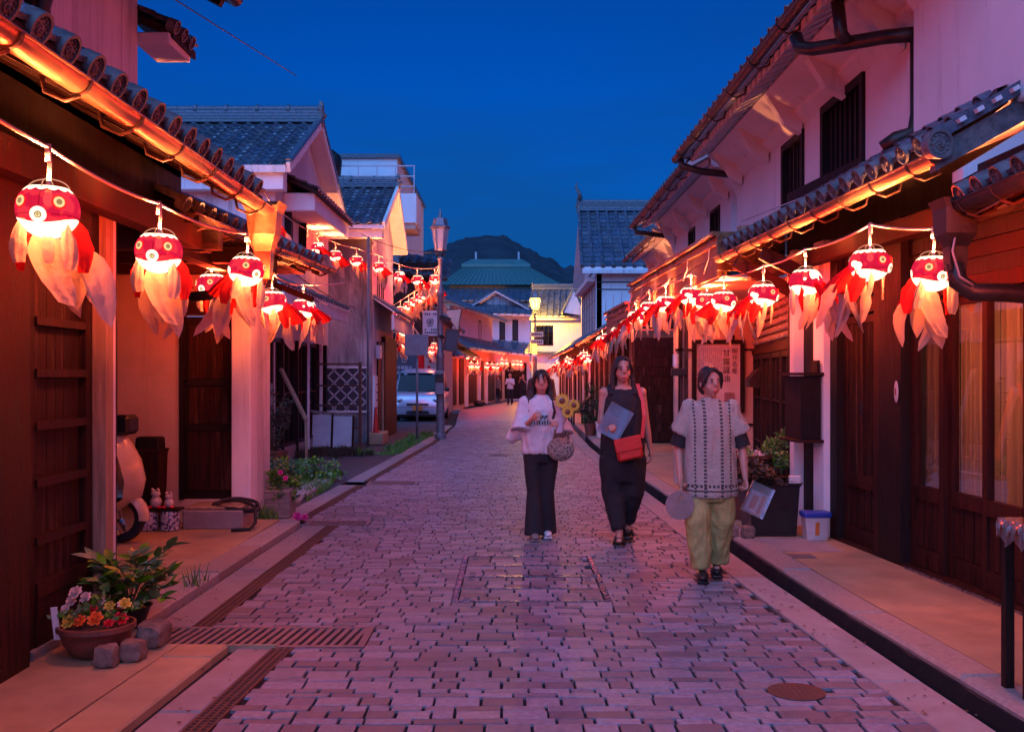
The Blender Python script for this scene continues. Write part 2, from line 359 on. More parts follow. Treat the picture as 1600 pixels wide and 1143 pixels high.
g = MB().add([(-2500,-60,-.16),(2500,-60,-.16),(2500,3000,-.16),(-2500,3000,-.16)], [(0,1,2,3)]).build('ground', M['soil']); tag(g, kind='structure')
def strip(name, fa, fb, y0, y1, z0, z1, mat, parent=None, n=24, kind=None):
    m = MB(); ys = [y0+(y1-y0)*i/n for i in range(n+1)]
    m.loft([[Vector((fa(y),y,z1)), Vector((fb(y),y,z1)), Vector((fb(y),y,z0)), Vector((fa(y),y,z0))] for y in ys], True)
    o = m.build(name, mat, parent)
    if kind: o['kind'] = kind
    return o
def seg_strip(name, parent, fa, fb, y0, y1, ln, z0, z1, mat, gap=.012, c=.012, jit=.0):
    y = y0
    while y < y1-.05:
        l = min(ln*rnd.uniform(.85,1.15), y1-y); ya, yb = y+gap/2, y+l-gap/2; dz = rnd.uniform(-jit, jit)
        pts = []
        for z, k in ((z0,0),(z1+dz-c,0),(z1+dz,c)):
            pts.append([Vector((fa(ya)+k,ya+k,z)),Vector((fb(ya)-k,ya+k,z)),Vector((fb(yb)-k,yb-k,z)),Vector((fa(yb)+k,yb-k,z))])
        MB().loft(pts, True).build(name, mat, parent)
        y += l
# street bed
STREET = strip('street', lambda y: XL(y), lambda y: XR(y), 2.2, 34, -.15, -.014, M['joint'], n=260, kind='structure')
street_far = strip('street_far', lambda y: XLC(y), lambda y: XR(y), 34, 90, -.15, -.001, M['stone'], n=40, kind='structure')
# covers and grates keep their own holes
COVERS = [(-.40,.66,6.80,7.66),(-.40,.66,7.67,8.53)]
GRATES = [(-2.13,-.82,5.66,6.12), (-2.10,-1.45,10.28,10.62), (-2.02,-1.32,14.1,14.62), (-.45,.02,19.2,19.6), (.0,.4,30.2,30.9)]
RND = (1.35, 4.86, .135)
holes = COVERS+GRATES
def blocked(x0, x1, y0, y1):
    for a, b, c, d in holes:
        if x0 < b and x1 > a and y0 < d and y1 > c: return True
    cx, cy_, r = RND
    return abs((x0+x1)/2-cx) < r*.8+(x1-x0)/2*.6 and abs((y0+y1)/2-cy_) < r+.0
def stone_geo(x0, x1, y0, y1, z1, tilt, c=.0024):
    z0 = -.03; ta, tb = tilt
    b = [Vector((x0,y0,z0)),Vector((x1,y0,z0)),Vector((x1,y1,z0)),Vector((x0,y1,z0))]
    m_ = [Vector((p.x,p.y,z1-c)) for p in b]
    t = [Vector((x0+c,y0+c,z1-ta-tb)),Vector((x1-c,y0+c,z1+ta-tb)),Vector((x1-c,y1-c,z1+ta+tb)),Vector((x0+c,y1-c,z1-ta+tb))]
    return [b, m_, t]
stones = []; y = 2.3; ri = 0
while y < 34:
    w = [.112,.062,.066,.110,.060,.112,.062,.100,.066][ri % 9] + rnd.uniform(-.006,.006); ri += 1
    x = XL(y+.05)+rnd.uniform(0,.10)-.05; xr = XR(y+.05)
    skew = .0
    while x < xr-.03:
        l = rnd.choice([.10,.13,.15,.19,.20,.20])+rnd.uniform(-.01,.01)
        x1 = min(x+l, xr-.004); x0 = max(x, XL(y+.05)+.004)
        if x1-x0 > .05:
            pieces = [(x0, x1, y, y+w)]
            for a, b, c_, d_ in holes:
                nxt = []
                for (p0, p1, q0, q1) in pieces:
                    if p1 <= a or p0 >= b or q1 <= c_ or q0 >= d_: nxt.append((p0,p1,q0,q1)); continue
                    if p0 < a: nxt.append((p0,a-.006,q0,q1))
                    if p1 > b: nxt.append((b+.006,p1,q0,q1))
                    m0, m1 = max(p0,a), min(p1,b)
                    if q0 < c_-.012: nxt.append((m0,m1,q0,c_-.005))
                    if q1 > d_+.012: nxt.append((m0,m1,d_+.005,q1))
                pieces = [q_ for q_ in nxt if q_[1]-q_[0] > .018]
            for q_ in pieces:
                if math.hypot((q_[0]+q_[1])/2-RND[0], (q_[2]+q_[3])/2-RND[1]) > RND[2]-.045: stones.append(q_)
        x += l+rnd.uniform(.010,.016)
    y += w+.0045
def in_view(s): 
    xm = (s[0]+s[1])/2; return s[2] > 4.28 and abs(xm)/((s[2]+s[3])/2) < .5
near = [s for s in stones if in_view(s)][:285]; nearset = set(near)
far_mb = MB()
for s in stones:
    z = rnd.uniform(-.0018,.0018); tl = (rnd.uniform(-.0012,.0012), rnd.uniform(-.0012,.0012))
    g_ = stone_geo(*s, z, tl)
    if s in nearset: MB().loft(g_).build('paving_stone', M['stone'], STREET, at=((s[0]+s[1])/2,(s[2]+s[3])/2,0))
    else: far_mb.loft(g_, True)
far_mb.build('paving_stones_beyond', M['stone'], STREET, kind='stuff')
# twin utility covers with stone infill
for k, (a, b, c, d) in enumerate(COVERS):
    t = thing('utility_cover', ((a+b)/2,(c+d)/2,0), 'steel framed inspection cover filled with paving strips, %s of the pair in mid street' % ('nearer' if k == 0 else 'farther'), 'manhole cover', 'paired inspection covers in the street')
    MB().box(a,b,c,d,-.03,-.012).build('tray', M['joint'], t)
    fr = MB()
    fr.box(a,b,c,c+.03,-.012,.006).box(a,b,d-.03,d,-.012,.006).box(a,a+.035,c+.03,d-.03,-.012,.006).box(b-.035,b,c+.03,d-.03,-.012,.006)
    fr.build('rim', M['steel'], t)
    ym = (c+d)/2
    MB().box(a+.035,b-.035,ym-.016,ym+.016,-.012,.006).build('cross_bar', M['steel'], t)
    for (xa, ya) in ((a+.10,c+.11),(b-.10,c+.11),(a+.10,d-.11),(b-.10,d-.11)):
        MB().cbox(xa-.022,xa+.022,ya-.03,ya+.03,-.012,.0085,.003).build('lifting_lug', M['grate'], t)
    for (ya, yb) in ((c+.036,ym-.020),(ym+.020,d-.036)):
        nr = 3; rw = (yb-ya)/nr
        for r_ in range(nr):
            x = a+.045
            while x < b-.08:
                l = rnd.uniform(.11,.22); x1 = min(x+l, b-.045)
                MB().loft(stone_geo(x,x1,ya+r_*rw+.003,ya+(r_+1)*rw-.003,.002,(0,0),.003)).build('infill_stone', M['stone'], t); x = x1+.014
GL = ['wide slotted drain grating crossing the left kerb in the foreground', 'slotted drain grating at the corner where the yard begins', 'slotted drain grating at the edge of the asphalt yard', 'small dark slotted grating in mid street beyond the first woman', 'small grating far down the middle of the street']
for gi, (a, b, c, d) in enumerate(GRATES):
    t = thing('drain_grating', ((a+b)/2,(c+d)/2,0), GL[gi], 'drain grate')
    MB().box(a,b,c,d,-.10,-.02).build('pit', M['joint'], t)
    f_ = MB().box(a,b,c,c+.04,-.02,.004).box(a,b,d-.04,d,-.02,.004).box(a,a+.04,c+.04,d-.04,-.02,.004).box(b-.04,b,c+.04,d-.04,-.02,.004)
    f_.build('frame', M['grate'], t)
    n = int((b-a-.08)/.05)
    for i in range(n):
        x = a+.04+(b-a-.08)*(i+.5)/n
        MB().add([(x-.014-.02,c+.04,.003),(x+.014-.02,c+.04,.003),(x+.014+.02,d-.04,.003),(x-.014+.02,d-.04,.003),(x-.034,c+.04,-.02),(x-.006,c+.04,-.02),(x+.034,d-.04,-.02),(x+.006,d-.04,-.02)],
                 [(0,1,2,3),(0,4,5,1),(3,2,6,7),(0,3,7,4),(1,5,6,2)]).build('slat', M['grate'], t)
cx, cyy, r = RND
t = thing('round_cover', (cx,cyy,0), 'small round rusty valve cover set among the paving at lower right', 'manhole cover')
MB().lathe((cx,cyy,0), [(r*.2,-.02),(r,-.02),(r,.006),(r*.9,.006)], 28).build('rim', M['rust'], t)
pd = MB().lathe((cx,cyy,0), [(.01,.0),(r*.88,.0),(r*.88,.003),(.02,.003)], 28)
for i in range(-4,5):
    for j in range(-4,5):
        if math.hypot(i,j) < 4.4: pd.box(cx+i*.026-.006,cx+i*.026+.006,cyy+j*.026-.006,cyy+j*.026+.006,.003,.007)
pd.build('lid', M['rust'], t)
# ---- left edge, section A (foreground), B (alcove), C (yard)
def rust_strip(fa, fb, y0, y1, label, lattice=True):
    t = thing('drain_strip', (fa(y0),y0,0), label, 'drain cover')
    strip('base', fa, fb, y0, y1, -.1, -.012, M['joint'], t, n=8)
    m = MB(); n = int((y1-y0)/.035)
    for i in range(n):
        yy = y0+(y1-y0)*(i+.5)/n; a, b = fa(yy), fb(yy)
        m.box(a, b, yy-.007, yy+.007, -.012, .002)
    for q in (0, .33, .66, 1):
        m.loft([[Vector((fa(y_)+(fb(y_)-fa(y_))*q-.006,y_,.004)),Vector((fa(y_)+(fb(y_)-fa(y_))*q+.006,y_,.004)),Vector((fa(y_)+(fb(y_)-fa(y_))*q+.006,y_,-.012)),Vector((fa(y_)+(fb(y_)-fa(y_))*q-.006,y_,-.012))] for y_ in (y0,y1)], True)
    m.build('lattice', M['rust'], t, kind='stuff')
sh = lambda f, d: (lambda y: f(y)+d)
rust_strip(sh(XLA,-.105), XLA, 2.4, 5.65, 'rusty lattice drain strip beside the paving in the near left foreground')
rust_strip(sh(XLB,-.11), XLB, 6.13, 10.27, 'dark lattice drain strip beside the paving along the scooter alcove')
rust_strip(sh(XLC,-.10), XLC, 10.63, 14.09, 'rusty drain strip along the weedy yard corner')
rust_strip(sh(XLC,-.10), XLC, 14.63, 24.0, 'rusty drain strip along the asphalt yard up to the lamp post')
EDGE = strip('left_edge', sh(XLA,-.36), sh(XLA,-.106), 2.4, 5.65, -.15, -.02, M['joint'], kind='structure')
seg_strip('slab', EDGE, sh(XLA,-.31), sh(XLA,-.107), 2.4, 5.66, 2.2, -.018, 0, M['concrete_grey'])
seg_strip('slab', EDGE, sh(XLB,-.36), sh(XLB,-.112), 6.13, 10.27, 2.0, -.018, 0, M['concrete_grey'])
seg_strip('slab', EDGE, sh(XLC,-.36), sh(XLC,-.102), 10.63, 14.08, 1.2, -.018, 0.004, M['concrete_grey'])
seg_strip('slab', EDGE, sh(XLC,-.36), sh(XLC,-.102), 14.63, 31.0, 1.2, -.018, 0.004, M['concrete_grey'])
PAVL = strip('left_pavement', lambda y: -3.2, lambda y: XLA(y)-.621, 2.2, 5.64, -.15, .026, M['concrete'], kind='structure')
seg_strip('kerb_slab', PAVL, sh(XLA,-.62), sh(XLA,-.345), 2.4, 5.62, 3.0, -.15, .030, M['concrete'], gap=.01)
alc = strip('alcove_floor', lambda y: -4.6, lambda y: -2.36, 5.64, 10.40, -.15, .045, M['concrete'], kind='structure')
seg_strip('kerb_slab', alc, lambda y: XLB(y)-.60, sh(XLB,-.39), 6.13, 10.3, 1.3, -.15, .050, M['granite'], gap=.01, jit=.003)
strip('threshold', lambda y: -2.36, lambda y: -1.30-.0, 5.641, 5.659, -.15, .02, M['concrete'], alc)
strip('sill_slab', lambda y: -2.365, lambda y: -2.135, 5.66, 6.12, -.15, .045, M['concrete'], alc)
yard = strip('asphalt_yard', lambda y: -9, lambda y: XLC(y)-.36, 10.41, 45, -.15, -.004, M['asphalt'], kind='structure')
far_l = MB().box(-30,-2.3,45.01,200,-.15,-.006).build('far_ground', M['concrete_grey']); tag(far_l, kind='structure')
# cracked concrete apron at the yard corner (raised, rounded outline)
ap = MB(); ring = []
outline = [(-3.60,10.5),(-2.62,10.5),(-2.52,11.2),(-2.50,12.1),(-2.56,12.9),(-2.95,13.3),(-3.6,13.1),(-4.2,12.4),(-4.3,11.4)]
ap.loft([[Vector((x,y_,-.05)) for x,y_ in outline],[Vector((x,y_,.03)) for x,y_ in outline],[Vector((-3.4+(x+3.4)*.95,11.8+(y_-11.8)*.95,.05)) for x,y_ in outline]])
tag(ap.build('concrete_apron', M['concrete_grey']), kind='structure')
t = thing('broken_kerb_stone', (-2.7,13.1,0), 'loose broken granite kerb stone lying at the weedy yard corner', 'stone')
MB().cbox(-2.75,-2.50,12.55,14.2,-.02,.07,.02).build('block', M['granite'], t)
for i, (px, py, w_) in enumerate([(668,688,.22),(640,716,.18)]):
    pass
# ---- right edge
CHAN = strip('right_channel', sh(XR,.24), sh(XR,.38), 2.2, 60, -.155, -.11, M['joint'], kind='structure', n=40)
moss_shade = MB()  # dark strip before the kerb face: moss, with channel shade put into its colour
moss_shade.loft([[Vector((XR(y_)+.355,y_,-.15)),Vector((XR(y_)+.372,y_,-.15)),Vector((XR(y_)+.372,y_,.030)),Vector((XR(y_)+.362+.006*sin(y_*9)+.004*sin(y_*31),y_,.026+.006*sin(y_*17)))] for y_ in [2.4+i*.12 for i in range(190)]])
moss_shade.build('mossy_shade_strip', M['joint'], STREET)
seg_strip('edge_slab', STREET, sh(XR,.004), sh(XR,.245), 2.4, 22, 2.4, -.14, .0, M['concrete_grey'], gap=.004, c=.006)
strip('edge_slab_far', sh(XR,.004), sh(XR,.245), 22, 60, -.14, 0, M['concrete_grey'], STREET, n=30)
PAVR = strip('right_pavement', sh(XR,.60), lambda y: 4.2 if y < 13 else XR(y)+2.6, 2.2, 60, -.15, .055, M['concrete'], kind='structure', n=60)
seg_strip('kerb_stone', PAVR, sh(XR,.375), sh(XR,.595), 2.4, 24, 1.25, -.15, .062, M['granite'], gap=.014, c=.02, jit=.004)
strip('kerb_stone_far', sh(XR,.375), sh(XR,.595), 24, 60, -.15, .06, M['granite'], PAVR, n=30)
# crevice line and small dark service plate in the right pavement
t = thing('service_plate', (2.2,8.2,.06), 'flat dark rectangular service plate let into the right pavement', 'manhole cover')
MB().box(2.10,2.42,8.12,8.30,.05,.059).build('plate', M['grate'], t)
t = thing('pavement_patch', (2.5,8.8,.06), 'square darker concrete patch in the right pavement before the blue lidded bin', 'patch')
MB().box(2.06,2.72,8.42,9.15,.05,.0585).build('slab', M['concrete_grey'], t)
# ============================================================ MOUNTAIN
hl = MB(); N = 520; prof = [(560,470),(600,432),(625,400),(640,398),(672,399),(700,388),(735,377),(765,374),(792,379),(830,400),(870,422),(910,430),(950,440),(1010,455),(1100,470),(1300,490),(1600,500),(2100,560)]
pf = pl([(a, b) for a, b in prof]); YH = 1500
rows = []
for j in range(10):
    t_ = j/9; row = []
    for i in range(N+1):
        px = -300+2500*i/N
        h = 1.5+(587-(pf(px) if px > 560 else 470+(560-px)*.15))*YH/F
        yy = YH-600*(1-t_)+MN.noise(Vector((px*.01,t_*3,0)))*50
        hh = max(h,0)*(sin(t_*pi/2)**.9)*(1+.015*MN.noise(Vector((px*.08, t_*9, 3)))) + 5*MN.noise(Vector((px*.11,t_*12,1)))*t_ + 7*max(0,MN.noise(Vector((px*.55,t_*14,7))))*t_
        row.append(Vector(((px-800)*YH/F, yy, hh-2)))
    rows.append(row)
rows.append([Vector((v.x, YH+500, -2)) for v in rows[-1]])
hl.loft(rows, caps=False, closed=False)
tag(hl.build('hills', M['hill'], smooth=True), kind='structure')
# ============================================================ BUILDING KIT
def FL(X0, b=0.0): return lambda s, d, z: Vector((X0+b*s+d, s, z))      # left-hand facade, d towards the street
def FRt(a, b=0.0): return lambda s, d, z: Vector((a+b*s-d, s, z))       # right-hand facade
def FC(Y0): return lambda s, d, z: Vector((s, Y0-d, z))                 # wall that faces the camera
def FLine(p, q):                                                        # facade between two plan points, s in metres
    p = Vector((p[0],p[1],0)); q = Vector((q[0],q[1],0)); u = (q-p).normalized(); n = Vector((u.y,-u.x,0))
    return lambda s, d, z: p+u*s+n*d+Vector((0,0,z))
def wall(name, Fm, s0, s1, z0, z1, th, mat, parent, holes_=()):
    ss = sorted(set([s0,s1]+[v for h in holes_ for v in h[:2]])); zs = sorted(set([z0,z1]+[v for h in holes_ for v in h[2:4]]))
    m = MB()
    for a, b in zip(ss, ss[1:]):
        run = None
        for c, d in zip(zs, zs[1:]):
            inside = any(h[0]-1e-6 <= a and b <= h[1]+1e-6 and h[2]-1e-6 <= c and d <= h[3]+1e-6 for h in holes_)
            if inside:
                if run: m.fb(Fm,a,b,-th,0,run[0],run[1]); run = None
            else: run = [run[0], d] if run else [c, d]
        if run: m.fb(Fm,a,b,-th,0,run[0],run[1])
    return m.build(name, mat, parent)
def window(Fm, s0, s1, z0, z1, parent, frame=.05, mull=1, rails=0, glass='glass_dark', fm='wood_black', depth=.08, back=True, proud=.02, name='window'):
    f = MB().fb(Fm,s0,s0+frame,-depth,proud,z0,z1).fb(Fm,s1-frame,s1,-depth,proud,z0,z1).fb(Fm,s0+frame,s1-frame,-depth,proud,z0,z0+frame).fb(Fm,s0+frame,s1-frame,-depth,proud,z1-frame,z1).build(name, M[fm], parent)
    for i in range(mull):
        c = s0+(s1-s0)*(i+1)/(mull+1); MB().fb(Fm,c-frame*.35,c+frame*.35,-depth*.7,proud*.5,z0+frame,z1-frame).build('mullion', M[fm], f)
    for i in range(rails):
        c = z0+(z1-z0)*(i+1)/(rails+1); MB().fb(Fm,s0+frame,s1-frame,-depth*.66,proud*.4,c-frame*.25,c+frame*.25).build('glazing_bar', M[fm], f)
    e = (s1-s0-2*frame)/(mull+1)
    for i in range(mull+1):
        a = s0+frame+e*i+(.35*frame if i else 0); b = s0+frame+e*(i+1)-(.35*frame if i < mull else 0)
        MB().fb(Fm,a,b,-depth*.55,-depth*.45,z0+frame,z1-frame).build('pane', M[glass], f)
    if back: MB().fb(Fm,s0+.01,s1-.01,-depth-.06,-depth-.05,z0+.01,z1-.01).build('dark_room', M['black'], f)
    return f
# ---- tile meshes (shared)
def tile_s(w, l, amp=.022):
    m = MB(); n = 8; xs = [w*(i/n-.5) for i in range(n+1)]
    prof = [amp*(1.15 if i in (0,n) else 0)+amp*(-.9*sin(pi*min(i/n/.72,1)) + (1.25*sin(pi*max(0,(i/n-.72)/.28)) if i/n > .72 else 0)) for i in range(n+1)]
    up = .022
    a = [Vector((x, 0, z+up+.012)) for x, z in zip(xs, prof)]; b = [Vector((x, l*1.06, z+.004)) for x, z in zip(xs, prof)]
    c = [Vector((x, .002, z+up-.014)) for x, z in zip(xs, prof)]
    m.loft([c, a, b], caps=False, closed=False); return m.mesh('pan_tile', M['tile'], smooth=False)
def roll_mesh(r, l):
    m = MB(); n = 8
    ra = [Vector((r*cos(pi*k/n), 0, r*sin(pi*k/n)+.006)) for k in range(n+1)]; rb = [Vector((r*.93*cos(pi*k/n), l, r*.93*sin(pi*k/n))) for k in range(n+1)]
    rc = [Vector((r*.86*cos(pi*k/n), .0, r*.86*sin(pi*k/n)+.004)) for k in range(n+1)]
    m.loft([rc, ra, rb], caps=False, closed=False); me = m.mesh('roll_tile', M['tile'], smooth=True); me.set_sharp_from_angle(angle=R(40)); return me
def cap_mesh(r):   # round eave-end disc facing -y with moulded rim, beads and swirl
    m = MB(); s = 22
    def ring(rr, y): return [Vector((rr*cos(2*pi*k/s), y, rr*sin(2*pi*k/s))) for k in range(s)]
    m.cm = 0; m.loft([ring(r*.96,.05), ring(r,-.005), ring(r,-.022), ring(r*.80,-.022), ring(r*.76,-.010), ring(.004,-.010)], caps=False)
    m.cm = 1
    for k in range(12):
        a = 2*pi*k/12; c = Vector((r*.62*cos(a), -.012, r*.62*sin(a))); m.ell(c, (r*.09,.008,r*.09), su=5, sv=4)
    for k in range(3):
        pts = [Vector(((.08+.36*t)*r*cos(2*pi*k/3+t*3.2), -.012, (.08+.36*t)*r*sin(2*pi*k/3+t*3.2))) for t in (0,.25,.5,.75,1)]
        m.tube(pts, r*.10, 5, r_fn=lambda t: r*(.14-.09*t))
    me = m.mesh('eave_cap', [M['tile_end'], M['tile_end']], smooth=True); me.set_sharp_from_angle(angle=R(35)); return me
TS = {}
def tmesh(kind, *a):
    k = (kind,)+tuple(round(v,3) for v in a)
    if k not in TS: TS[k] = {'s': tile_s, 'r': roll_mesh, 'c': cap_mesh}[kind](*a)
    return TS[k]
def basis(E0, E1, T0):
    u = (E1-E0).normalized(); v = (T0-E0); v = (v-u*v.dot(u)).normalized(); n = u.cross(v)
    if n.z < 0: u = -u; n = u.cross(v)
    return u, v, n, Matrix((u, v, n)).transposed()
def slope(parent, E0, E1, T0, T1, kind='s', pu=.27, pv=.24, board='wood_h', caps=True, solid=True, th=.07, name='roof', stuff=False, skip=None, caponly=False, r=.062):
    """one roof slope between eave line E0-E1 and top line T0-T1, its tiles as children"""
    E0, E1, T0, T1 = map(Vector, (E0,E1,T0,T1)); u, v, n, B = basis(E0, E1, T0)
    # order so that tiles run from E0
    m = MB(); k = Vector((0,0,th)); m.hexa([E0-k,E1-k,T1-k,T0-k,E0,E1,T1,T0] if (E1-E0).cross(T0-E0).z > 0 else [E1-k,E0-k,T0-k,T1-k,E1,E0,T0,T1])
    rf = m.build(name, M[board], parent)
    L = (E1-E0).length; nu = max(1, round(L/pu)); Hs = ((T0+T1)/2-(E0+E1)/2).length; nv = max(1, round(Hs/pv)); w = L/nu; l = Hs/nv
    joined = MB() if stuff else None
    def put(nm, me, pos):
        if stuff:
            b = len(joined.v); joined.v += [pos+B@q.co for q in me.vertices]
            for p in me.polygons: joined.f.append(tuple(b+i for i in p.vertices)); joined.mi.append(0)
        else: node(nm, me, rf, pos, basis=B)
    for i in range(nu):
        t = (i+.5)/nu; e = E0.lerp(E1, t); tp = T0.lerp(T1, t)
        for j in range(nv if not caponly else min(2,nv)):
            q = e.lerp(tp, j/nv)+n*.012 + n*rnd.uniform(-.002,.002)
            if skip and skip(q): continue
            if kind == 's': put('pan_tile', tmesh('s', w, l), q)
            else:
                put('pan_tile', tmesh('s', w, l, .012), q)
                t2 = i/nu; q2 = (E0.lerp(E1,t2)).lerp(T0.lerp(T1,t2), j/nv)+n*.018
                put('roll_tile', tmesh('r', r, l*1.02), q2)
        if caps:
            t2 = i/nu; q2 = E0.lerp(E1,t2)+n*.022-v*.005
            put('eave_cap', tmesh('c', r*1.10), q2)
    if stuff: joined.build('roof_tiles', M['tile'], rf, kind='stuff', smooth='auto')
    return rf
def ridge(parent, p0, p1, w=.20, h=.22, r=.075, orn=True, bumps=.55):
    p0 = Vector(p0); p1 = Vector(p1); d = (p1-p0).normalized(); L = (p1-p0).length
    m = MB(); hh = h/4
    for i in range(4):
        z = Vector((0,0,hh*(i+.5))); ww = w*(1-.10*i); e = d*.0
        m.bar(p0+z, p1+z, ww, hh-.010)
    core = MB().bar(p0+Vector((0,0,h*.5)), p1+Vector((0,0,h*.5)), w*.55, h*.98)
    rg = m.build('ridge', M['tile'], parent); core.build('ridge_core', M['tile'], rg)
    t = MB().tube([p0+Vector((0,0,h+r*.3)), p1+Vector((0,0,h+r*.3))], r, 10); t.build('ridge_roll', M['tile'], rg, smooth='auto')
    if bumps:
        n = int(L/bumps)
        for i in range(n+1):
            c = p0+d*(L*i/max(n,1))+Vector((0,0,h+r*.3)); MB().tube([c-d*.03, c+d*.03], r*1.25, 10).build('ridge_band', M['tile'], rg, smooth='auto')
    if orn:
        for c, sg in ((p0,-1),(p1,1)):
            s_ = d*sg; o = MB()
            side = d.cross(Vector((0,0,1)))
            outl = [(-.7,-.1),(-.75,.25),(-.5,.55),(-.62,.8),(-.3,1.0),(-.14,1.32),(.14,1.32),(.3,1.0),(.62,.8),(.5,.55),(.75,.25),(.7,-.1)]
            for off in (0,): o.loft([[c+s_*q+side*(a*w*.75*k_)+Vector((0,0,b*(h+.08)*k_)) for a, b in outl] for q, k_ in ((.0,1),(.06,1),(.085,.82))], True)
            o.ell(c+s_*.09+Vector((0,0,h*.6)), (.05,.05,.06), su=8, sv=6)
            o.build('ridge_end_tile', M['tile_end'], rg, smooth='auto')
    return rg
def gutter(parent, p0, p1, r=.06, mat='copper', bands=.9, hooks=True, name='gutter', wallside=None):
    p0 = Vector(p0); p1 = Vector(p1); d = (p1-p0).normalized(); side = d.cross(Vector((0,0,1))).normalized(); n = 12
    def arc(c, rr): return [c+side*(rr*cos(pi+pi*k/n))+Vector((0,0,rr*sin(pi+pi*k/n))) for k in range(n+1)]
    m = MB(); a = [arc(p, r)+arc(p, r-.006)[::-1] for p in (p0, p1)]
    m.loft(a, True)
    for sg in (-1,1): m.tube([p0+side*(r*sg), p1+side*(r*sg)], .008, 6)
    for p in (p0,p1): m.add(arc(p, r-.003), [tuple(range(n+1))])
    g_ = m.build(name, M[mat], parent, smooth='auto')
    L = (p1-p0).length; k = int(L/bands)
    for i in range(k+1):
        c = p0+d*(L*(i+.5)/(k+1)); MB().loft([arc(c+d*o_, r+.007)+arc(c+d*o_, r+.001)[::-1] for o_ in (-.012,.012)], True).build('band', M['copper_dark'] if mat != 'copper_dark' else M['iron'], g_, smooth='auto')
        if hooks and wallside is not None:
            s_ = Vector(wallside)
            pts = [c+Vector((0,0,-r-.008))-s_*r*.2, c+s_*r*.9+Vector((0,0,-r-.03)), c+s_*(r+.08)+Vector((0,0,-.05)), c+s_*(r+.10)+Vector((0,0,.05))]
            MB().tube(pts, .010, 6).build('hook', M['iron_red'], g_, smooth=True)
    return g_
def rafters(parent, E0, E1, T0, T1, pitch=.42, w=.055, h=.07, mat='wood_h', drop=.07, name='rafter', inset=.0):
    E0, E1, T0, T1 = map(Vector, (E0,E1,T0,T1)); n = max(1, int((E1-E0).length/pitch))
    for i in range(n+1):
        t = (i+.5)/(n+1); a = E0.lerp(E1,t); b = T0.lerp(T1,t); a = a.lerp(b, inset); k = Vector((0,0,drop+h/2+.002))
        MB().bar(a-k, b-k, w, h).build(name, M[mat], parent)
_tmp = bpy.data.scenes.new('workbench')
def eval_mesh(o):
    _tmp.collection.objects.link(o); vl = _tmp.view_layers[0]; vl.update()
    return bpy.data.meshes.new_from_object(o.evaluated_get(vl.depsgraph))
def glyph_text(name, txt, mat, parent, origin, ux, uz, size, vertical=False, depth=.002, font_extrude=0):
    """lettering laid on a plane: ux = reading direction, uz = up"""
    ux = Vector(ux).normalized(); uz = Vector(uz).normalized(); un = ux.cross(uz)
    m = MB()
    chars = [txt] if not vertical else list(txt)
    for i, ch in enumerate(chars):
        cu = bpy.data.curves.new('t', 'FONT'); cu.body = ch; cu.size = size; cu.extrude = depth/2; cu.align_x = 'CENTER'; cu.align_y = 'CENTER'; cu.resolution_u = 3
        o = bpy.data.objects.new('t', cu); me = eval_mesh(o)
        off = Vector(origin) - uz*(i*size*1.08 if vertical else 0)
        b = len(m.v); m.v += [off+ux*v.co.x+uz*v.co.y+un*v.co.z for v in me.vertices]
        for p in me.polygons: m.f.append(tuple(b+k for k in p.vertices)); m.mi.append(0)
        bpy.data.objects.remove(o); bpy.data.meshes.remove(me); bpy.data.curves.remove(cu)
    return m.build(name, M[mat], parent)
# ============================================================ LEFT SIDE
# ---- L1 : nearest left house
F1 = FL(-2.5)
L1 = thing('townhouse', (-2.5,4.5,0), 'dark timber fronted house with shutter door nearest on the left', 'house')
MB().fb(F1,1.0,4.62,-.12,0,-.1,2.62).build('wall', M['wood_black'], L1)
for i in range(11):
    a = 2.2+i*.22; fpart('wall_board', F1, a, a+.212, .002, .018, .06, 2.5, M['wood'], L1)
fpart('post', F1, 4.63, 5.20, -.12, .05, -.1, 2.62, M['wood_red'], L1)
fpart('post', F1, 5.20, 5.28, -.12, .015, -.1, 2.62, M['wood_black'], L1)
dr = fpart('door', F1, 5.285, 6.10, -.10, -.05, .05, 2.2, M['wood_black'], L1)
for i in range(6):
    a = 5.37+i*.105; fpart('plank', F1, a, a+.101, -.05, -.035+rnd.uniform(-.002,.002), .16, 2.15, M['wood'], dr)
fpart('stile', F1, 5.285, 5.365, -.05, .0, .05, 2.2, M['wood'], dr); fpart('stile', F1, 6.005, 6.10, -.05, .0, .05, 2.2, M['wood'], dr)
for z in (1.79,1.515,1.235,.935,.63): 
    m = MB().fb(F1,5.366,6.004,-.034,.012,z-.022,z+.022); m.build('batten', M['wood_red'], dr)
fpart('batten', F1, 5.366, 6.004, -.034, .015, .33, .41, M['wood_red'], dr)
fpart('kick_board', F1, 5.366, 6.004, -.034, .008, .06, .325, M['wood_red'], dr)
fpart('base_board', F1, 5.285, 6.12, .001, .03, -.1, .075, M['wood_grey'], L1)
fpart('lintel', F1, 5.285, 6.35, -.12, .03, 2.2, 2.62, M['wood_black'], L1)
fpart('corner_post', F1, 6.125, 6.24, -.12, .07, -.1, 2.62, M['wood_pale'], L1)
fpart('corner_post', F1, 6.245, 6.33, -.14, .05, -.1, 2.62, M['plaster_clean'], L1)
fpart('corner_post', F1, 6.335, 6.40, -.14, .03, -.1, 2.62, M['wood_black'], L1)
MB().box(-5.6,-2.62,6.28,6.40,-.1,2.62).build('return_wall', M['wood_black'], L1)
fpart('beam', F1, 1.0, 7.85, .08, .20, 2.44, 2.60, M['wood_red'], L1)
E0, E1, T0, T1 = (-1.90,1.4,2.865),(-1.90,7.80,2.865),(-2.86,1.4,3.37),(-2.86,7.80,3.37)
slope(L1, E0, E1, T0, T1, kind='r', pu=.262, pv=.28, r=.066, th=.06)
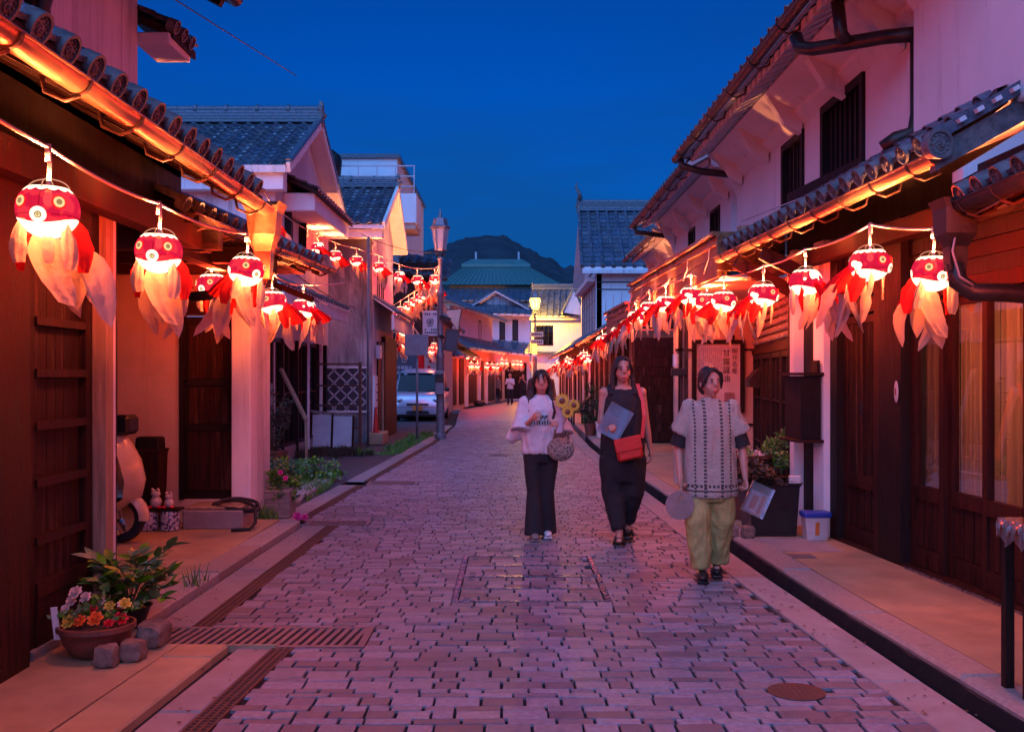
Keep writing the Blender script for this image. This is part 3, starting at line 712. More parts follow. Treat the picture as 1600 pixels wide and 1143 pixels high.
rafters(L1, E0, E1, T0, T1, .44)
fpart('upper_fascia', F1, 1.0, 7.8, -.30, -.02, 2.621, 3.05, M['wood_black'], L1)
MB().box(-2.86,-2.52,1.2,7.8,3.0,3.06).build('soffit', M['wood_black'], L1)
gutter(L1, (-1.845,1.6,2.755), (-1.845,7.70,2.755), .058, wallside=(-1,0,0), bands=.62)
# copper rain hopper at the gutter end
hp = MB(); c = Vector((-1.90,7.86,2.70))
hp.loft([[c+Vector((a*sx,b*sy,z)) for a,b in ((-1,-1),(1,-1),(1,1),(-1,1))] for sx,sy,z in ((.05,.05,-.46),(.06,.06,-.25),(.10,.09,-.12),(.12,.10,.05),(.15,.12,.12),(.13,.11,.12),(.10,.08,.0))], False)
hp.build('rain_hopper', M['copper'], L1)
MB().tube([(-1.90,7.86,2.28),(-1.93,7.88,2.20),(-2.2,7.95,2.14),(-2.52,8.05,2.12)], .04, 10).build('downpipe', M['copper'], L1, smooth=True)
# upper storey
wall('upper_wall', FL(-2.86), 3.4, 7.82, 3.25, 5.2, .15, M['plaster'], L1, [(5.05,5.85,3.45,4.5)])
MB().box(-6.0,-3.01,7.67,7.82,2.5,5.2).build('gable_wall', M['plaster'], L1)
window(FL(-2.86), 5.05, 5.85, 3.45, 4.5, L1, mull=3)
MB().tube([(-2.45,6.1,4.3),(-2.62,6.1,4.22),(-2.72,6.1,3.98),(-2.80,6.1,3.7),(-2.80,6.1,3.4)], .05, 10).build('downpipe', M['copper_dark'], L1, smooth=True)
fpart('corner_board', FL(-2.86), 6.0, 6.22, .001, .05, 3.4, 5.0, M['wood_black'], L1)
E0, E1, T0, T1 = (-2.22,2.0,4.52),(-2.22,8.05,4.52),(-3.3,2.0,5.1),(-3.3,8.05,5.1)
slope(L1, E0, E1, T0, T1, kind='r', pu=.27, pv=.3, th=.10, board='wood_black', caponly=True)
rafters(L1, E0, E1, T0, T1, .40, .07, .09, 'wood_black', drop=.10)
gutter(L1, (-2.16,2.2,4.44), (-2.16,8.0,4.44), .06, 'copper_dark', wallside=(-1,0,0))
# gable return with plaster soffit and small tiles
MB().cbox(-2.9,-2.62,7.83,8.35,4.05,4.13,.01).build('eave_return', M['plaster_clean'], L1)
slope(L1, (-2.60,7.86,4.16), (-2.60,8.42,4.16), (-2.92,7.86,4.30), (-2.92,8.42,4.30), kind='r', pu=.2, pv=.2, name='return_roof', r=.05)
# ---- L2 : house with the scooter alcove
L2 = thing('townhouse', (-3.2,10.2,0), 'house with orange lit alcove and dark door beside the parked scooter', 'house')
FB = FC(10.2)
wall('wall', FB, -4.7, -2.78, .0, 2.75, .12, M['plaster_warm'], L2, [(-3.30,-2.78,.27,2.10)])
fpart('door_frame', FB, -3.31, -3.27, -.10, .02, .27, 2.10, M['wood_black'], L2)
dr = fpart('door', FB, -3.268, -2.785, -.09, -.05, .27, 2.09, M['wood_black'], L2)
for i in range(4):
    for z0, z1 in ((.36,.95),(1.02,1.40),(1.47,2.0)):
        a = -3.235+i*.108; fpart('plank', FB, a, a+.102, -.05, -.038, z0, z1, M['wood'], dr)
fpart('rail', FB, -3.26, -2.79, -.05, -.025, .955, 1.015, M['wood_black'], dr); fpart('rail', FB, -3.26, -2.79, -.05, -.025, 1.405, 1.465, M['wood_black'], dr)
MB().cyl((-3.245,10.215,1.45),(-3.245,10.19,1.45),.012,seg=8).build('handle', M['chrome'], dr)
fpart('lintel', FB, -3.35, -2.60, .0, .05, 2.11, 2.28, M['wood_h'], L2)
MB().cbox(-2.775,-2.585,10.12,10.40,.0,2.70,.008).build('white_pier', M['plaster_clean'], L2)
MB().box(-2.74,-2.60,10.40,11.0,0,2.70).build('side_wall', M['plaster'], L2)
MB().box(-4.7,-4.6,6.4,10.2,0,2.7).build('side_wall', M['wood_black'], L2)
fpart('dark_door', FB, -4.55, -3.93, .005, .05, .05, 2.05, M['wood_black'], L2)
MB().cbox(-3.13,-2.56,9.72,10.18,.04,.225,.012).build('door_step', M['concrete_grey'], L2)
MB().cbox(-3.11,-2.58,9.74,10.17,.226,.255,.008).build('step_top', M['wood_pale'], L2)
MB().box(-4.7,-2.2,7.2,10.9,2.58,2.63).build('ceiling', M['wood_h'], L2)
for yy in (7.6,8.5,9.4): MB().box(-4.6,-2.18,yy,yy+.12,2.44,2.575).build('beam', M['wood_h'], L2)
MB().box(-2.62,-2.50,7.2,10.9,2.42,2.56).build('beam', M['wood_h'], L2)
E0, E1, T0, T1 = (-2.33,7.25,2.70),(-2.02,11.0,2.70),(-2.95,7.25,3.0),(-2.62,11.0,3.0)
slope(L2, E0, E1, T0, T1, kind='r', pu=.24, pv=.25, r=.055, th=.05); rafters(L2, E0, E1, T0, T1, .36, .045, .06)
gutter(L2, (-2.28,7.2,2.645), (-1.96,11.15,2.645), .055, wallside=(-1,0,0), bands=.6)
slope(L2, (-4.9,7.25,2.75), (-4.9,11.0,2.75), (-2.97,7.25,3.02), (-2.64,11.0,3.02), kind='s', pu=.28, pv=.3, name='rear_roof', stuff=True, caps=False)
MB().bar((-2.1,10.8,2.30),(-2.6,10.9,2.5),.05,.06).build('bracket', M['wood_h'], L2)
# ---- L3 : white gabled house
L3 = thing('gable_house', (-4.0,19.5,0), 'white gabled plaster house with glass shopfront behind the weedy yard', 'house')
F3 = FL(-4.0); ym = 19.8; za, ze = 6.25, 5.05; y0, y1 = 17.3, 22.3
wall('wall', F3, 15.6, 17.3, 0, 3.0, .15, M['plaster'], L3)
gm = MB(); gp = [(y0,2.9),(y0,ze),(ym,za),(y1,ze),(y1,2.9)]
gm.loft([[Vector((-4.15,a,b)) for a,b in gp],[Vector((-4.0,a,b)) for a,b in gp]]); gm.build('gable_wall', M['plaster'], L3)
MB().box(-9,-4.15,17.3,17.42,0,ze).build('side_wall', M['plaster'], L3)
MB().box(-9,-4.15,22.18,22.3,0,ze).build('rear_wall', M['plaster'], L3)
MB().box(-9,-4.001,15.6,15.72,0,3.0).build('side_wall', M['plaster'], L3)
# ground floor shopfront
fpart('wall_strip', F3, 15.6, 22.3, -.1, .0, 2.15, 2.9, M['plaster'], L3)
fpart('plinth', F3, 16.0, 22.3, -.1, .02, 0, .25, M['concrete_grey'], L3)
for a, b, k in ((15.75,16.9,1),(16.95,17.7,1),(17.75,18.9,1),(18.95,19.9,1),(20.0,20.9,0)):
    window(F3, a, b, .27, 2.12, L3, mull=k, rails=1, glass='glass_dark')
for a in (16.92,17.72,18.92,19.93,20.95,21.3,21.8): fpart('post', F3, a-.02, a+.06, .0, .05, .05, 2.15, M['plaster_clean'] if a in (21.3,19.93) else M['wood_black'], L3)
fpart('dark_boards', F3, 21.0, 22.2, -.05, -.01, .25, 2.15, M['wood_black'], L3)
# pent roof over the shopfront
E0, E1, T0, T1 = (-3.42,15.4,2.88),(-3.38,21.3,2.88),(-3.99,15.4,3.15),(-3.99,21.3,3.15)
slope(L3, E0, E1, T0, T1, kind='r', pu=.26, pv=.26, th=.06, r=.045, board='plaster_clean')
MB().box(-3.46,-3.42,15.4,21.3,2.60,2.80).build('fascia', M['plaster'], L3)
# windows and hood box
window(F3, 18.05, 19.25, 3.62, 4.36, L3, mull=1, fm='wood_black', glass='glass_dark')
for a in (18.0,19.3): fpart('shutter', F3, a-.0, a+.07, .0, .12, 3.6, 4.4, M['wood_black'], L3)
MB().cbox(-3.999,-3.45,17.9,21.6,4.38,4.70,.02).build('hood', M['plaster_clean'], L3)
slope(L3, (-3.38,17.8,4.72),(-3.38,21.7,4.72),(-3.99,17.8,5.0),(-3.99,21.7,5.0), kind='s', pu=.26, pv=.26, name='hood_roof', caps=False, r=.04)
# main roof
xl, xr_ = -9.0, -3.72
slope(L3, (xl,y0-.35,ze-.10),(xr_,y0-.35,ze-.10),(xl,ym,za+.12),(xr_,ym,za+.12), kind='s', pu=.27, pv=.26, th=.08, board='plaster_clean', caps=False, name='front_roof', skip=lambda q: q.x < -7.3)
slope(L3, (xl,y1+.35,ze-.10),(xr_,y1+.35,ze-.10),(xl,ym,za+.12),(xr_,ym,za+.12), kind='s', pu=.5, pv=.5, th=.08, board='plaster_clean', caps=False, name='back_roof', stuff=True)
ridge(L3, (-8.5,ym,za+.13),(-3.72,ym,za+.13), .22, .24)
for sg, yy, in ((-1,y0-.35),(1,y1+.35)):
    MB().bar((-3.70,yy,ze-.10),(-3.70,ym,za+.12),.06,.16).build('barge_board', M['plaster_clean'], L3)
    MB().bar((-3.70,yy,ze+.01),(-3.70,ym,za+.23),.10,.07).build('verge_tile', M['tile'], L3)
MB().box(-9,-3.8,17.0,17.29,4.60,4.92).build('eave_cornice', M['plaster_clean'], L3)
MB().box(-9,-3.74,16.9,17.0,4.86,4.98).build('eave_board', M['plaster'], L3)
# ---- L4 : stained wall house with namako lattice
L4 = thing('gable_house', (-3.6,25,0), 'house with water stained wall and diamond lattice dado behind the metal fence', 'house')
yf, yb, xs = 23.0, 27.2, -3.16; ym = 25.4; ze, za = 4.95, 6.05
wall('front_wall', FC(yf), -9, xs, 0, ze, .15, M['plaster_stained'], L4)
gm = MB(); gp = [(yf+.15,0),(yf+.15,ze),(ym,za),(yb,ze),(yb,0)]
gm.loft([[Vector((xs-.15,a,b)) for a,b in gp],[Vector((xs,a,b)) for a,b in gp]]); gm.build('gable_wall', M['plaster'], L4)
FF = FC(yf)
fpart('dado', FF, -4.42, -3.28, .0, .02, .72, 1.68, M['sign_dark'], L4)
la = MB()
lat = [(-4.42+.27*i) for i in range(-4,6)]
for k in range(-5,6):
    for sg in (1,-1):
        x0 = -3.85+k*.285-.48*sg; x1 = -3.85+k*.285+.48*sg; p0 = Vector((x0,yf-.024,.72)); p1 = Vector((x1,yf-.024,1.68))
        # clip to the panel
        t0, t1 = 0, 1
        for lim in (-4.42,-3.28):
            if (x0-lim)*(x1-lim) < 0:
                t = (lim-x0)/(x1-x0); inside0 = -4.42 < x0 < -3.28
                if inside0: t1 = min(t1,t)
                else: t0 = max(t0,t)
        if (x0 < -4.42 and x1 < -4.42) or (x0 > -3.28 and x1 > -3.28) or t1 <= t0: continue
        MB().bar(p0.lerp(p1,t0), p0.lerp(p1,t1), .035, .03, up=(0,1,0)).build('lattice_strip', M['sign_white'], L4)
for z in (.70,1.69): fpart('rail', FF, -4.46, -3.24, .0, .035, z-.02, z+.02, M['plaster_clean'], L4)
slope(L4, (-9,yf-.4,ze-.12),(xs+.32,yf-.4,ze-.12),(-9,ym,za+.10),(xs+.32,ym,za+.10), kind='s', pu=.27, pv=.25, th=.08, board='plaster_clean', caps=False, name='front_roof', skip=lambda q: q.x < -6.3)
slope(L4, (-9,yb+.4,ze-.12),(xs+.32,yb+.4,ze-.12),(-9,ym,za+.10),(xs+.32,ym,za+.10), kind='s', pu=.5, pv=.5, th=.08, board='plaster_clean', caps=False, name='back_roof', stuff=True)
ridge(L4, (-8.5,ym,za+.11),(xs+.30,ym,za+.11), .2, .18)
for yy in (yf-.4,yb+.4):
    MB().bar((xs+.33,yy,ze-.12),(xs+.33,ym,za+.10),.06,.15).build('barge_board', M['plaster_clean'], L4)
MB().box(-9,xs+.28,yf-.30,yf-.001,ze-.38,ze-.2).build('eave_cornice', M['plaster_clean'], L4)
F4 = FL(xs)
for a in (24.0,24.75): window(F4, a, a+.35, 3.25, 4.0, L4, mull=0)
E0, E1, T0, T1 = (-2.62,23.3,2.95),(-2.62,27.6,2.95),(-3.155,23.3,3.3),(-3.155,27.6,3.3)
slope(L4, E0, E1, T0, T1, kind='r', pu=.27, pv=.27, th=.05, board='plaster_clean', r=.045)
fpart('fascia', F4, 23.3, 27.6, .42, .48, 2.55, 2.9, M['plaster'], L4)
fpart('dark_door', F4, 23.9, 24.5, .0, .04, .05, 2.3, M['wood_black'], L4)
fpart('door_jamb', F4, 24.52, 24.68, .0, .08, .05, 2.3, M['wood_pale'], L4)
MB().box(-3.155,-3.06,24.75,27.2,.0,2.45).build('dark_timber_bay', M['wood_red'], L4)
fpart('bolted_panel', F4, 23.25, 23.7, .0, .05, .25, 1.5, M['plaster_clean'], L4)
for i in range(6): 
    z = .4+i*.18; MB().ell(F4(23.5,.06,z),(.02,.02,.02),su=6,sv=4).build('bolt', M['iron'], L4)
fpart('light_box', F4, 23.4, 23.6, .05, .16, 1.9, 2.2, M['lamp_off'], L4)
# ---- L5 : modern white block with rooftop railing, far left
L5 = thing('apartment_block', (-6,38,0), 'pale flat roofed modern block with railing and balcony above the tiled roofs', 'building')
MB().box(-10,-4.15,37,48,0,9.35).build('wall', M['plaster_clean'], L5)
MB().box(-10.1,-4.05,36.9,48.1,9.35,9.5).build('parapet', M['tile'], L5)
MB().box(-6.5,-3.32,35.2,37.0,6.55,6.75).build('balcony_floor', M['plaster_warm'], L5)
MB().box(-6.5,-3.28,35.1,35.2,6.75,7.75).build('balcony_front', M['plaster_clean'], L5)
MB().box(-3.38,-3.28,35.2,37.0,6.75,7.75).build('balcony_side', M['plaster_clean'], L5)
rl = MB()
for z in (8.0,8.35,8.7): rl.bar((-7.2,35.15,z),(-3.33,35.15,z),.04)
rl.build('railing_rails', M['sign_white'], L5)
for i in range(7): MB().bar((-7.2+i*.64,35.15,7.75),(-7.2+i*.64,35.15,8.72),.035).build('railing_post', M['sign_white'], L5)
t = thing('satellite_dish', (-6.15,34.9,7.8), 'dark rooftop dish antenna seen against the pale modern block', 'antenna')
MB().lathe((-6.15,34.9,8.25),[(.03,.0),(.32,.10),(.36,.55),(.30,.75),(.05,.95)],14).build('cowl', M['iron'], t, smooth=True)
MB().bar((-6.15,34.9,7.6),(-6.15,34.9,8.3),.08).build('mast', M['iron'], t); MB().bar((-6.1,34.9,8.3),(-5.2,34.9,7.8),.10).build('arm', M['iron'], t)
# ---- L6 : dark timber house behind the car
L6 = thing('timber_house', (-3.6,38,0), 'dark timber walled house rising behind the parked silver car', 'house')
wall('front_wall', FC(36.6), -5.5, -2.55, 0, 5.55, .2, M['wood_red'], L6)
for i in range(12): fpart('board', FC(36.6), -5.5+i*.245, -5.5+i*.245+.235, .0, .02, 2.6, 5.5, M['wood'], L6)
MB().box(-2.75,-2.55,36.8,44,0,4.2).build('side_wall', M['plaster_warm'], L6)
slope(L6, (-5.6,36.2,5.5),(-2.3,36.2,4.9),(-5.6,39,6.4),(-2.3,39,5.9), kind='s', pu=.35, pv=.35, stuff=True, caps=False)
MB().box(-4.32,-4.0,36.2,36.5,5.5,7.3).build('tiled_stack', M['tile'], L6)
slope(L6, (-2.05,36.5,3.35),(-2.05,44,3.35),(-2.9,36.5,4.0),(-2.9,44,4.0), kind='r', pu=.35, pv=.35, stuff=True, name='side_roof')
fpart('lit_panel', FC(36.6), -4.3, -3.35, .03, .06, .3, 2.5, M['plaster_warm'], L6)
# ============================================================ RIGHT SIDE
a1, b1 = 3.69, -.0859
FR1 = FRt(a1, b1)
R1 = thing('merchant_house', (3.0,7.5,0), 'near right merchant house with curtained glass front and lattice door', 'house')
fpart('room_wall', FR1, 2.0, 10.0, -2.1, -2.0, 0, 2.7, M['plaster_warm'], R1)
fpart('room_ceiling', FR1, 2.0, 10.0, -2.0, -.14, 2.62, 2.68, M['wood_h'], R1)
for yy in (2.0, 8.0): fpart('room_partition', FR1, yy, yy+.05, -2.0, -.15, .1, 2.6, M['wood_black'], R1)
for yy in (4.6, 6.9):
    rl = bpy.data.lights.new('room_light','POINT'); rl.energy = 75; rl.color = (1.0,.33,.17); rl.shadow_soft_size = .12
    ro = bpy.data.objects.new('room_light', rl); COL.objects.link(ro); ro.parent = R1; ro.location = FR1(yy,-1.15,1.9)-Vector(R1.location)
fpart('floor_inside', FR1, 2.0, 10.0, -2.0, -.13, -.1, .10, M['wood_black'], R1)
# upper beam and horizontal boards above the windows
fpart('lintel', FR1, 2.0, 7.82, -.12, .04, 2.07, 2.17, M['wood_red'], R1)
for i in range(5): fpart('wall_board', FR1, 4.2, 9.1, -.10, -.0-(i%2)*.004, 2.18+i*.115, 2.18+i*.115+.108, M['wood_h'] if i%2 else M['wood_black'], R1)
fpart('sill_track', FR1, 3.5, 9.1, -.12, .06, .0, .075, M['wood_red'], R1); fpart('metal_rail', FR1, 3.5, 7.7, .061, .085, .05, .07, M['steel'], R1)
# sliding glass doors with panelled wainscot
fr_edges = [7.78,7.30,6.79,6.27,5.75,5.23,4.71,4.19,3.67]
for k in range(8):
    s1, s0 = fr_edges[k], fr_edges[k+1]; dd = .0 if k % 2 == 0 else .035
    dr = MB().fb(FR1,s0+.002,s0+.058,-.06-dd,-.01-dd,.08,2.07).fb(FR1,s1-.058,s1-.002,-.06-dd,-.01-dd,.08,2.07).fb(FR1,s0+.058,s1-.058,-.06-dd,-.01-dd,2.0,2.07).build('sliding_door', M['wood_red'], R1)
    fpart('rail', FR1, s0+.059, s1-.059, -.06-dd, -.005-dd, .58, .68, M['wood_red'], dr)
    fpart('kick_rail', FR1, s0+.059, s1-.059, -.06-dd, -.012-dd, .08, .22, M['wood_red'], dr)
    MB().add([FR1(s0+.058,-.037-dd,.68),FR1(s1-.058,-.037-dd,.68),FR1(s1-.058,-.037-dd,2.0),FR1(s0+.058,-.037-dd,2.0)],[(0,1,2,3)]).build('pane', M['glass'], dr)
    w = (s1-s0-.118)/3
    for q in range(3):
        fpart('panel', FR1, s0+.059+q*w+.012, s0+.059+(q+1)*w-.012, -.05-dd, -.024-dd, .225, .575, M['wood_red'], dr)
    fpart('back_panel', FR1, s0+.059, s1-.059, -.058-dd, -.052-dd, .225, .575, M['wood_black'], dr)
# curtains: pleated sheets behind the panes
for k in range(8):
    s1, s0 = fr_edges[k], fr_edges[k+1]; a, b = s0+.02, s1-(.01 if k==0 else .05)
    m = MB(); n = 60; rows = []
    for z in (.30, 1.2, 2.06):
        rows.append([FR1(a+(b-a)*i/n, -.125-.014*sin(i*1.25+z*.4)-.009*sin(i*.47+k), z) for i in range(n+1)])
    m.loft(rows, caps=False, closed=False); m.build('curtain', M['curtain'], R1, smooth=True)
fpart('upper_fascia', FR1, 2.0, 10.7, -.30, -.101, 2.6, 3.4, M['wood_black'], R1)
MB().box(2.6,3.3,2.0,5.72,2.62,2.68).build('soffit', M['wood_h'], R1)
fpart('corner_post', FR1, 7.80, 8.18, -.14, .06, .0, 2.72, M['wood_black'], R1)
fpart('post_edge', FR1, 8.19, 8.30, -.12, .045, .0, 2.72, M['wood_red'], R1)
# oval ceramic number plate
t = thing('oval_plate', FR1(7.86,.07,1.38), 'small oval white enamel plate on the dark post between door and windows', 'plate')
MB().ell(FR1(7.86,.066,1.38),(.006,.045,.085),su=12,sv=10).build('plate', M['white_plastic'], t, smooth=True)
MB().ell(FR1(7.86,.073,1.38),(.004,.012,.03),su=8,sv=6).build('mark', M['seal_red'], t, smooth=True)
# lattice sliding door
ld = MB().fb(FR1,8.31,8.37,-.06,-.01,.08,2.02).fb(FR1,8.94,9.02,-.06,-.01,.08,2.02).fb(FR1,8.37,8.94,-.06,-.01,1.95,2.02).build('lattice_door', M['wood_red'], R1)
fpart('rail', FR1, 8.371, 8.939, -.06, -.005, .55, .66, M['wood_red'], ld); fpart('kick_rail', FR1, 8.371, 8.939, -.06, -.005, .08, .20, M['wood_red'], ld)
fpart('middle_stile', FR1, 8.63, 8.68, -.06, -.007, .66, 1.95, M['wood_red'], ld)
for i in range(18):
    s = 8.39+i*.0305
    if .62 < (s-8) < .69: continue
    fpart('lattice_bar', FR1, s, s+.014, -.045, -.02, .66, 1.95, M['wood'], ld)
for z in (.98,1.30,1.62): fpart('crossbar', FR1, 8.372, 8.938, -.058, -.046, z, z+.018, M['wood'], ld)
for i in range(4): fpart('panel', FR1, 8.385+i*.14, 8.385+i*.14+.118, -.055, -.03, .205, .545, M['wood_red'], ld)
fpart('backing', FR1, 8.37, 8.94, -.085, -.075, .1, 1.95, M['wood_black'], ld)
fpart('handle', FR1, 8.655, 8.675, -.006, .004, 1.18, 1.28, M['chrome'], ld)
fpart('lintel', FR1, 8.31, 9.15, -.12, .03, 2.03, 2.15, M['wood_red'], R1)
fpart('side_post', FR1, 9.03, 9.18, -.12, .05, .0, 2.72, M['wood_black'], R1)
fpart('white_pier', FR1, 9.20, 9.44, -.10, .10, .0, 2.72, M['plaster_clean'], R1)
fpart('pale_jamb', FR1, 9.46, 9.56, -.10, .05, .0, 2.72, M['wood_pale'], R1)
fpart('dark_panel', FR1, 9.57, 9.90, -.10, .02, .0, 2.72, M['wood_black'], R1)
fpart('white_pier', FR1, 9.91, 10.02, -.10, .11, .0, 2.72, M['plaster_clean'], R1)
fpart('corner_post', FR1, 10.03, 10.22, -.14, .06, .0, 2.72, M['wood_black'], R1)
for yy, nm in ((9.32,'bracket'),(10.1,'bracket')): MB().bar(FR1(yy,.0,2.30),FR1(yy,.62,2.62),.07,.12).build(nm, M['wood_h'], R1)
# pent roof of R1
E0, E1, T0, T1 = (2.26,10.75,2.86),(2.48,5.90,2.86),(2.96,10.75,3.22),(2.98,5.90,3.22)
slope(R1, E0, E1, T0, T1, kind='r', pu=.245, pv=.26, r=.058, th=.06); rafters(R1, E0, E1, T0, T1, .42)
gutter(R1, (2.195,10.85,2.75), (2.41,5.80,2.75), .058, wallside=(1,0,0), bands=.62)
fpart('beam', FR1, 5.8, 10.8, .12, .24, 2.50, 2.64, M['wood_red'], R1)
# verge of the pent roof at its near end: plaster edge with white pointed tiles
MB().hexa([Vector(v) for v in ((2.40,5.80,2.66),(2.40,5.88,2.66),(3.5,5.88,3.28),(3.5,5.80,3.28),(2.40,5.80,2.80),(2.40,5.88,2.80),(3.5,5.88,3.42),(3.5,5.80,3.42))]).build('verge_board', M['tile_end'], R1)
MB().hexa([Vector(v) for v in ((2.52,5.72,2.60),(2.52,5.86,2.60),(3.5,5.86,3.14),(3.5,5.72,3.14),(2.52,5.72,2.66),(2.52,5.86,2.66),(3.5,5.86,3.26),(3.5,5.72,3.26))]).build('verge_plaster', M['plaster_clean'], R1)
MB().bar((2.38,5.84,2.85),(3.5,5.84,3.49),.16,.07).build('verge_roll', M['tile'], R1)
for i in range(10): MB().bar((2.50+i*.10,5.80,2.925+i*.0571),(2.535+i*.10,5.80,2.945+i*.0571),.17,.025).build('mortar_band', M['plaster_clean'], R1)
node('eave_cap', tmesh('c', .085), R1, (2.40,5.76,2.80), rot=(0,0,R(10)))
# near roof R0 with dark gutter, hopper and swan-neck pipe
R0 = thing('near_house', (2.9,4.0,0), 'nearest right house showing only a low tiled eave and thick dark drainpipe', 'house')
E0, E1, T0, T1 = (2.53,5.72,2.50),(2.40,3.2,2.50),(3.3,5.72,2.93),(3.3,3.2,2.93)
slope(R0, E0, E1, T0, T1, kind='r', pu=.25, pv=.26, r=.062, th=.06); rafters(R0, E0, E1, T0, T1, .4)
gutter(R0, (2.46,5.70,2.44), (2.34,3.2,2.44), .06, 'copper_dark', wallside=(1,0,0), bands=.5)
hp = MB(); c = Vector((2.45,5.66,2.38))
hp.loft([[c+Vector((a*sx,b*sx,z)) for a,b in ((-1,-1),(1,-1),(1,1),(-1,1))] for sx,z in ((.045,-.30),(.05,-.17),(.085,-.10),(.09,.04),(.11,.09),(.09,.09))], True); hp.build('rain_hopper', M['copper_dark'], R0)
MB().tube([(2.45,5.66,2.12),(2.46,5.65,2.02),(2.53,5.62,1.96),(2.7,5.6,1.955),(2.95,5.58,1.93),(3.6,5.5,1.90)], .052, 12).build('downpipe', M['copper_dark'], R0, smooth=True)
MB().tube([(2.43,5.60,2.30),(2.40,5.58,2.18),(2.43,5.56,2.04),(2.50,5.55,1.99)], .006, 6).build('wire', M['cord'], R0, smooth=True)
MB().box(3.3,3.45,2.0,5.60,0,2.6).build('wall', M['wood_black'], R0)
MB().box(3.3,3.5,2.0,5.7,2.95,5.4).build('upper_wall', M['plaster_clean'], R0)
# ---- upper storey of R1/R2 (long white wall with big eave)
R2 = thing('storehouse', (3.0,10.5,3.1), 'long white plastered upper storey with barred windows and deep moulded eave on the right', 'house')
FU = FRt(3.02, 0)
W2 = [(8.80,9.90,3.22,4.05),(10.62,11.35,3.24,4.0)]
wall('upper_wall', FU, 7.55, 13.75, 3.05, 4.45, .18, M['plaster_clean'], R2, W2)
for s0, s1, z0, z1 in W2:
    fr = MB().fb(FU,s0-.05,s0+.03,-.10,.03,z0,z1+.05).fb(FU,s1-.03,s1+.05,-.10,.03,z0,z1+.05).fb(FU,s0+.03,s1-.03,-.10,.03,z1-.03,z1+.05).fb(FU,s0+.03,s1-.03,-.10,.03,z0,z0+.05).build('window', M['wood_black'], R2)
    n = int((s1-s0)/.13)
    for i in range(1,n): fpart('bar', FU, s0+(s1-s0)*i/n-.022, s0+(s1-s0)*i/n+.022, -.06, -.02, z0+.05, z1-.03, M['wood_black'], fr)
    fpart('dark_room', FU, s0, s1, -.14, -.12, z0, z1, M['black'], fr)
fpart('rib', FU, 7.56, 7.70, .0, .05, 3.05, 4.3, M['plaster_clean'], R2)
# nearer projecting bay at the frame's right edge
MB().cbox(2.86,6.0,2.0,7.30,3.05,5.3,.01).build('corner_bay', M['plaster_clean'], R2)
MB().loft([[Vector((2.86-k,2.0,z)),Vector((2.86-k,7.3,z)),Vector((3.2,7.3,z)),Vector((3.2,2.0,z))] for k,z in ((0.001,4.10),(.05,4.17),(.05,4.22),(.12,4.30),(.12,4.36),(.22,4.46),(.22,4.8))]).build('bay_cornice', M['plaster_clean'], R2)
MB().tube([(2.30,8.3,4.25),(2.32,8.25,4.14),(2.40,8.15,4.10),(2.78,7.62,4.02),(2.93,7.44,3.98)], .055, 12).build('downpipe', M['copper_dark'], R2, smooth=True)
MB().tube([(2.48,7.8,4.35),(2.50,7.78,4.10),(2.55,7.8,4.04)], .05, 12).build('downpipe', M['copper_dark'], R2, smooth=True)
MB().tube([(2.95,7.43,4.02),(2.95,7.43,3.40),(2.92,7.43,3.26),(2.80,7.45,3.22),(2.72,7.50,3.16)], .06, 12).build('downpipe', M['copper_dark'], R2, smooth=True)
def big_eave(parent, Y0, Y1, Xe, Xw, z, wallz, dir_=1, pu=.27, gut=True, brackets=True):
    E0, E1, T0, T1 = Vector((Xe,Y1,z+.06)), Vector((Xe+.05,Y0,z+.06)), Vector((Xw+.6,Y1,z+.75)), Vector((Xw+.6,Y0,z+.75))
    slope(parent, E0, E1, T0, T1, kind='r', pu=pu, pv=.28, r=.06, th=.08, board='plaster_clean', caponly=True, name='eave_roof')
    # plastered rafter ends
    n = int((Y1-Y0)/.22)
    for i in range(n):
        y_ = Y0+.1+i*(Y1-Y0-.2)/n
        MB().hexa([Vector((Xe+.10,y_,z-.09)),Vector((Xe+.34,y_,z+.03)),Vector((Xe+.34,y_+.12,z+.03)),Vector((Xe+.10,y_+.12,z-.09)),Vector((Xe+.10,y_,z-.01)),Vector((Xe+.34,y_,z+.12)),Vector((Xe+.34,y_+.12,z+.12)),Vector((Xe+.10,y_+.12,z-.01))]).build('rafter_end', M['plaster_clean'], parent)
    # moulded soffit: a sweep of steps from wall to eave
    pr = [(Xw-.002,wallz-.12),(Xw-.10,wallz-.02),(Xw-.10,wallz+.03),(Xw-.24,wallz+.10),(Xe+.36,z+.02),(Xe+.36,z+.20),(Xw+.1,z+.55),(Xw+.1,wallz-.12)]
    MB().loft([[Vector((a,y_,b)) for a,b in pr] for y_ in (Y0,Y1)]).build('soffit', M['plaster_clean'], parent)
    if brackets:
        nb = max(2, int((Y1-Y0)/1.2))
        for i in range(nb):
            y_ = Y0+.5+i*(Y1-Y0-.8)/(nb-1)
            MB().loft([[Vector((Xw-.02,yy,wallz-.22)),Vector((Xw-.20,yy,wallz-.12)),Vector((Xe+.40,yy,z-.04)),Vector((Xe+.40,yy,z+.05)),Vector((Xw-.02,yy,z+.2))] for yy in (y_-.06,y_+.06)]).build('bracket', M['plaster_clean'], parent)
    if gut: gutter(parent, (Xe-.07,Y1,z-.01), (Xe-.02,Y0,z-.01), .055, 'copper_dark', wallside=(1,0,0), bands=1.0)
big_eave(R2, 6.0, 13.7, 2.26, 3.02, 4.40, 4.22)
MB().tube([(2.22,13.5,4.36),(2.25,13.5,4.26),(2.5,13.45,4.18),(2.95,13.4,4.12)], .045, 10).build('downpipe', M['copper_dark'], R2, smooth=True)
